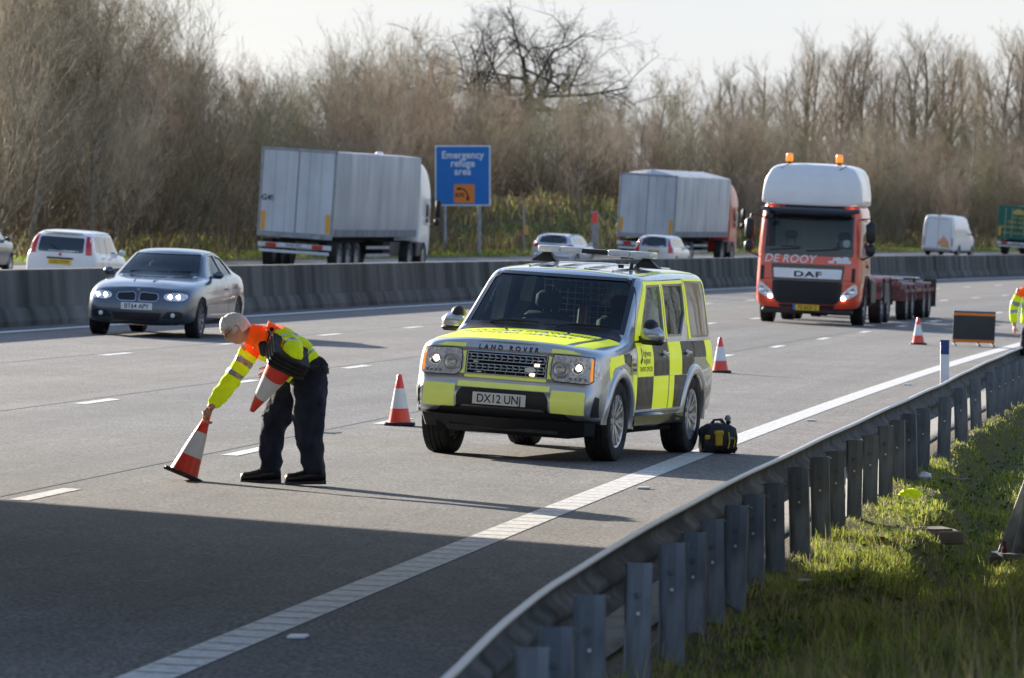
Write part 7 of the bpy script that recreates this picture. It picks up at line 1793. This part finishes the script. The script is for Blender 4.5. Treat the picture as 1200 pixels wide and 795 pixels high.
# kit bag behind the rear wheel
p = PR(*SL(1.99, 56.25)); r = empty('kit_bag', p, 'black kit bag with yellow straps standing on the white line behind the patrol car', 'bag'); r.rotation_euler = (0, 0, .15)
b = MB(); v = []; n = 20
secs = [(-.17, .10, .02, .20), (-.16, .145, .0, .255), (-.10, .155, .0, .285), (0, .16, 0, .295), (.10, .155, 0, .285), (.16, .14, .0, .25), (.175, .09, .03, .19)]
for (x, w, z0_, z1_) in secs:
    for i in range(n):
        a = 2*PI*i/n; ca, sa = math.cos(a), math.sin(a); ca = math.copysign(abs(ca)**.6, ca); sa = math.copysign(abs(sa)**.6, sa); v.append((x+.006*math.sin(i*2.2), w*ca, (z0_+z1_)/2+(z1_-z0_)/2*sa+.004*math.sin(i*3+x*40)))
b.add(v, [(k*n+i, k*n+(i+1) % n, (k+1)*n+(i+1) % n, (k+1)*n+i) for k in range(6) for i in range(n)]+[tuple(range(n)), tuple(6*n+i for i in range(n))]); b.build('bag_body', mat('black_nylon', (.016, .016, .018), .6, bump=.6, bscale=14, bdist=.03), r, True, 60)
YB = mat('yellow_webbing', (.62, .38, .02), .6)
b = MB(); b.box((-.02, -.163, .15), (.075, .03, .15), .012); b.box((-.02, -.170, .20), (.095, .03, .05), .012); b.build('pocket', YB, r, True); b = MB(); b.box((-.13, -.155, .16), (.055, .02, .045), .01); b.build('patch', YB, r)
b = MB(); b.tube([(.07, -.16, .05), (.085, -.165, .12), (.08, -.15, .2), (.06, -.1, .26)], .008, 6); b.tube([(.13, -.14, .06), (.14, -.15, .12), (.12, -.13, .2)], .006, 6); b.build('strap', YB, r, True)
b = MB(); b.tube([(-.06, -.05, .285), (-.04, -.05, .325), (.03, -.05, .33), (.06, -.05, .285)], .010, 6); b.tube([(-.06, .05, .285), (-.03, .05, .32), (.03, .05, .32), (.06, .05, .285)], .010, 6); b.box((.10, -.02, .30), (.05, .06, .05), .02); b.build('handle', MT['black'], r, True)
b = MB(); b.box((.10, -.165, .15), (.035, .01, .02), .003); b.build('tag', mat('teal_tag', (.05, .4, .38), .5), r)
b = MB(); b.lathe([(.025, 0), (.032, .02), (.02, .05), (0, .055)], (.095, -.02, .315), 'z', 10); b.build('bottle_top', MT['post_grey'], r, True)
# concrete inspection cover
p = P(44.6, 1.95, .05); p.x = (1080-600)/F_*p.y; p.z -= .035; r = empty('drain_cover', p, 'worn concrete inspection cover lying in the grass of the near verge', 'inspection cover'); r.rotation_euler = (0, 0, .1)
CC = ramp_mat('cover_concrete', [(.13, .115, .09), (.26, .23, .19)], 5, .9, 6, bump=.4, bscale=50)
b = MB(); b.box((0, 0, .0), (.56, .62, .10), .012); b.build('frame', CC, r); b = MB(); b.box((.0, -.02, .058), (.40, .44, .02), .006); b.box((0, -.02, .07), (.05, .10, .012)); b.build('lid', CC, r)
# tapered mast foot at the right edge
p = P(45.2, 1.2, .05); x_ = (1216-600)/F_*p.y; p.x = x_; r = empty('mast', p, 'grey steel mast foot with triangular stiffeners bolted to a round base at the right edge', 'mast')
b = MB(); b.cyl((0, 0, -.5), (0, 0, .0), .38, .37, n=36); b.build('plinth', CC, r, True)
b = MB(); b.cyl((0, 0, 0.001), (0, 0, .035), .36, n=36); b.cyl((0, 0, .03), (0, 0, 7.5), .105, .07, n=24)
for k in range(8):
    a = PI+2*PI*k/8; R = Matrix.Rotation(a, 3, 'Z')
    q = [R@Vector(t) for t in ((.10, -.010, .035), (.31, -.010, .035), (.10, -.010, .60), (.10, .010, .035), (.31, .010, .035), (.10, .010, .60))]; b.add(q, [(0, 1, 2), (3, 5, 4), (0, 3, 4, 1), (1, 4, 5, 2), (2, 5, 3, 0)])
b.build('column', mat('mast_steel', (.30, .31, .30), .6, .3, var=.25, scale=6), r, True, 30)
for k in range(8):
    a = PI+2*PI*(k+.5)/8; b = MB(); c = Vector((math.cos(a)*.29, math.sin(a)*.29, .035)); b.cyl(c, c+Vector((0, 0, .035)), .024, n=6); b.cyl(c, c+Vector((0, 0, .09)), .013, n=8); b.build('bolt', MT['rust'], r)
# small crumpled things in the grass
def crumple(name, p, size, m, seed, label, cat, flatz=.5):
    rg_ = random.Random(seed); b = MB(); n, k = 14, 9; v = []
    for j in range(k+1):
        t = PI*j/k
        for i in range(n): a = 2*PI*i/n; e = rg_.uniform(.55, 1.1); v.append((size[0]*math.sin(t)*math.cos(a)*e, size[1]*math.sin(t)*math.sin(a)*e, max(-.01, size[2]*math.cos(t)*e*flatz+size[2]*.3)))
    b.add(v, [(j*n+i, j*n+(i+1) % n, (j+1)*n+(i+1) % n, (j+1)*n+i) for j in range(k) for i in range(n)]); o = b.build(name, m, None, True, 25); o.location = p; return setp(o, label, cat)
crumple('discarded_vest', P(49.0, 2.35, .06), (.11, .08, .10), MT['hv'], 4, 'crumpled lime green hi-vis scrap lying in the grass behind the fence posts', 'litter')
crumple('paper_litter', P(52.5, 2.42, .03), (.07, .06, .08), MT['sign_white'], 6, 'screwed up white paper in the grass just beyond the green scrap', 'litter')
crumple('foil_litter', P(36.3, 2.35, .03), (.045, .03, .02), MT['sign_white'], 9, 'small pale scrap at the foot of a fence post near the shade edge', 'litter')
crumple('bottle_cap_litter', P(27.3, 1.95, .03), (.02, .02, .02), mat('turquoise_plastic', (.0, .35, .25), .4), 2, 'tiny turquoise plastic scrap in the shaded near grass', 'litter')
b = MB(); b.tube([(0, 0, .02), (.10, .03, .035), (.19, .02, .02), (.27, .05, .03)], [.014, .012, .010, .006], 6); o = b.build('fallen_branch', BARK if 'BARK' in globals() else MT['black'], None, True); o.location = P(52.3, 2.28, .02); setp(o, 'short dark stick lying right of the white paper in the grass', 'stick')
for k, (s, L) in enumerate(((29.65, 4.50), (47.95, 4.50), (66.5, 4.50), (83.6, 4.50))):
    if k == 0: b = MB(); b.box((0, 0, .008), (.10, .13, .018), .006); st0 = b.build('road_stud', MT['sign_white'], None); o = st0
    else: o = st0.copy(); link(o)
    o.location = PR(s, L, .002); o.rotation_euler = (0, 0, -heading(s)); setp(o, ('nearest small white road stud in the shade beside the edge line', 'small white road stud beside the edge line in front of the patrol car', 'small white road stud beside the edge line just beyond the kit bag', 'farthest small white road stud beside the edge line')[k], 'road stud', 'road studs beside the edge line')
b = MB(); b.box((0, 0, .010), (.10, .05, .02), .006); b.cyl((-.10, 0, .012), (.10, 0, .012), .009, n=8); o = b.build('road_debris', MT['sign_white'], None); o.location = PR(*SL((389-600)/119., 57.2)); setp(o, 'small pale strip of debris on the road right of the bending man', 'debris')
b = MB(); b.box((0, 0, .03), (.35, .06, .06), .02); o = b.build('tyre_scrap', MT['rubber'], None); o.location = PR(104, 19.9); setp(o, 'dark scrap of tyre rubber at the foot of the barrier behind the bending man', 'debris')
# trees on the near side of the motorway, outside the picture: they darken what the car's side glass reflects
if 'PROTO' in globals():
    random.seed(21)
    for k in range(22):
        s = 35+k*6.5+random.uniform(-1, 1); L = -9-random.uniform(0, 5)
        o = copy_tree(PROTO[k % len(PROTO)][0]); o.location = P(s, L); H = random.uniform(7, 10); kk = H/PROTO[k % len(PROTO)][1]; o.scale = (kk, kk, kk); o.rotation_euler = (0, 0, random.uniform(0, 6)); setp(o, 'bare tree in the row behind the near verge out of the picture', 'tree', 'bare trees behind the near verge')
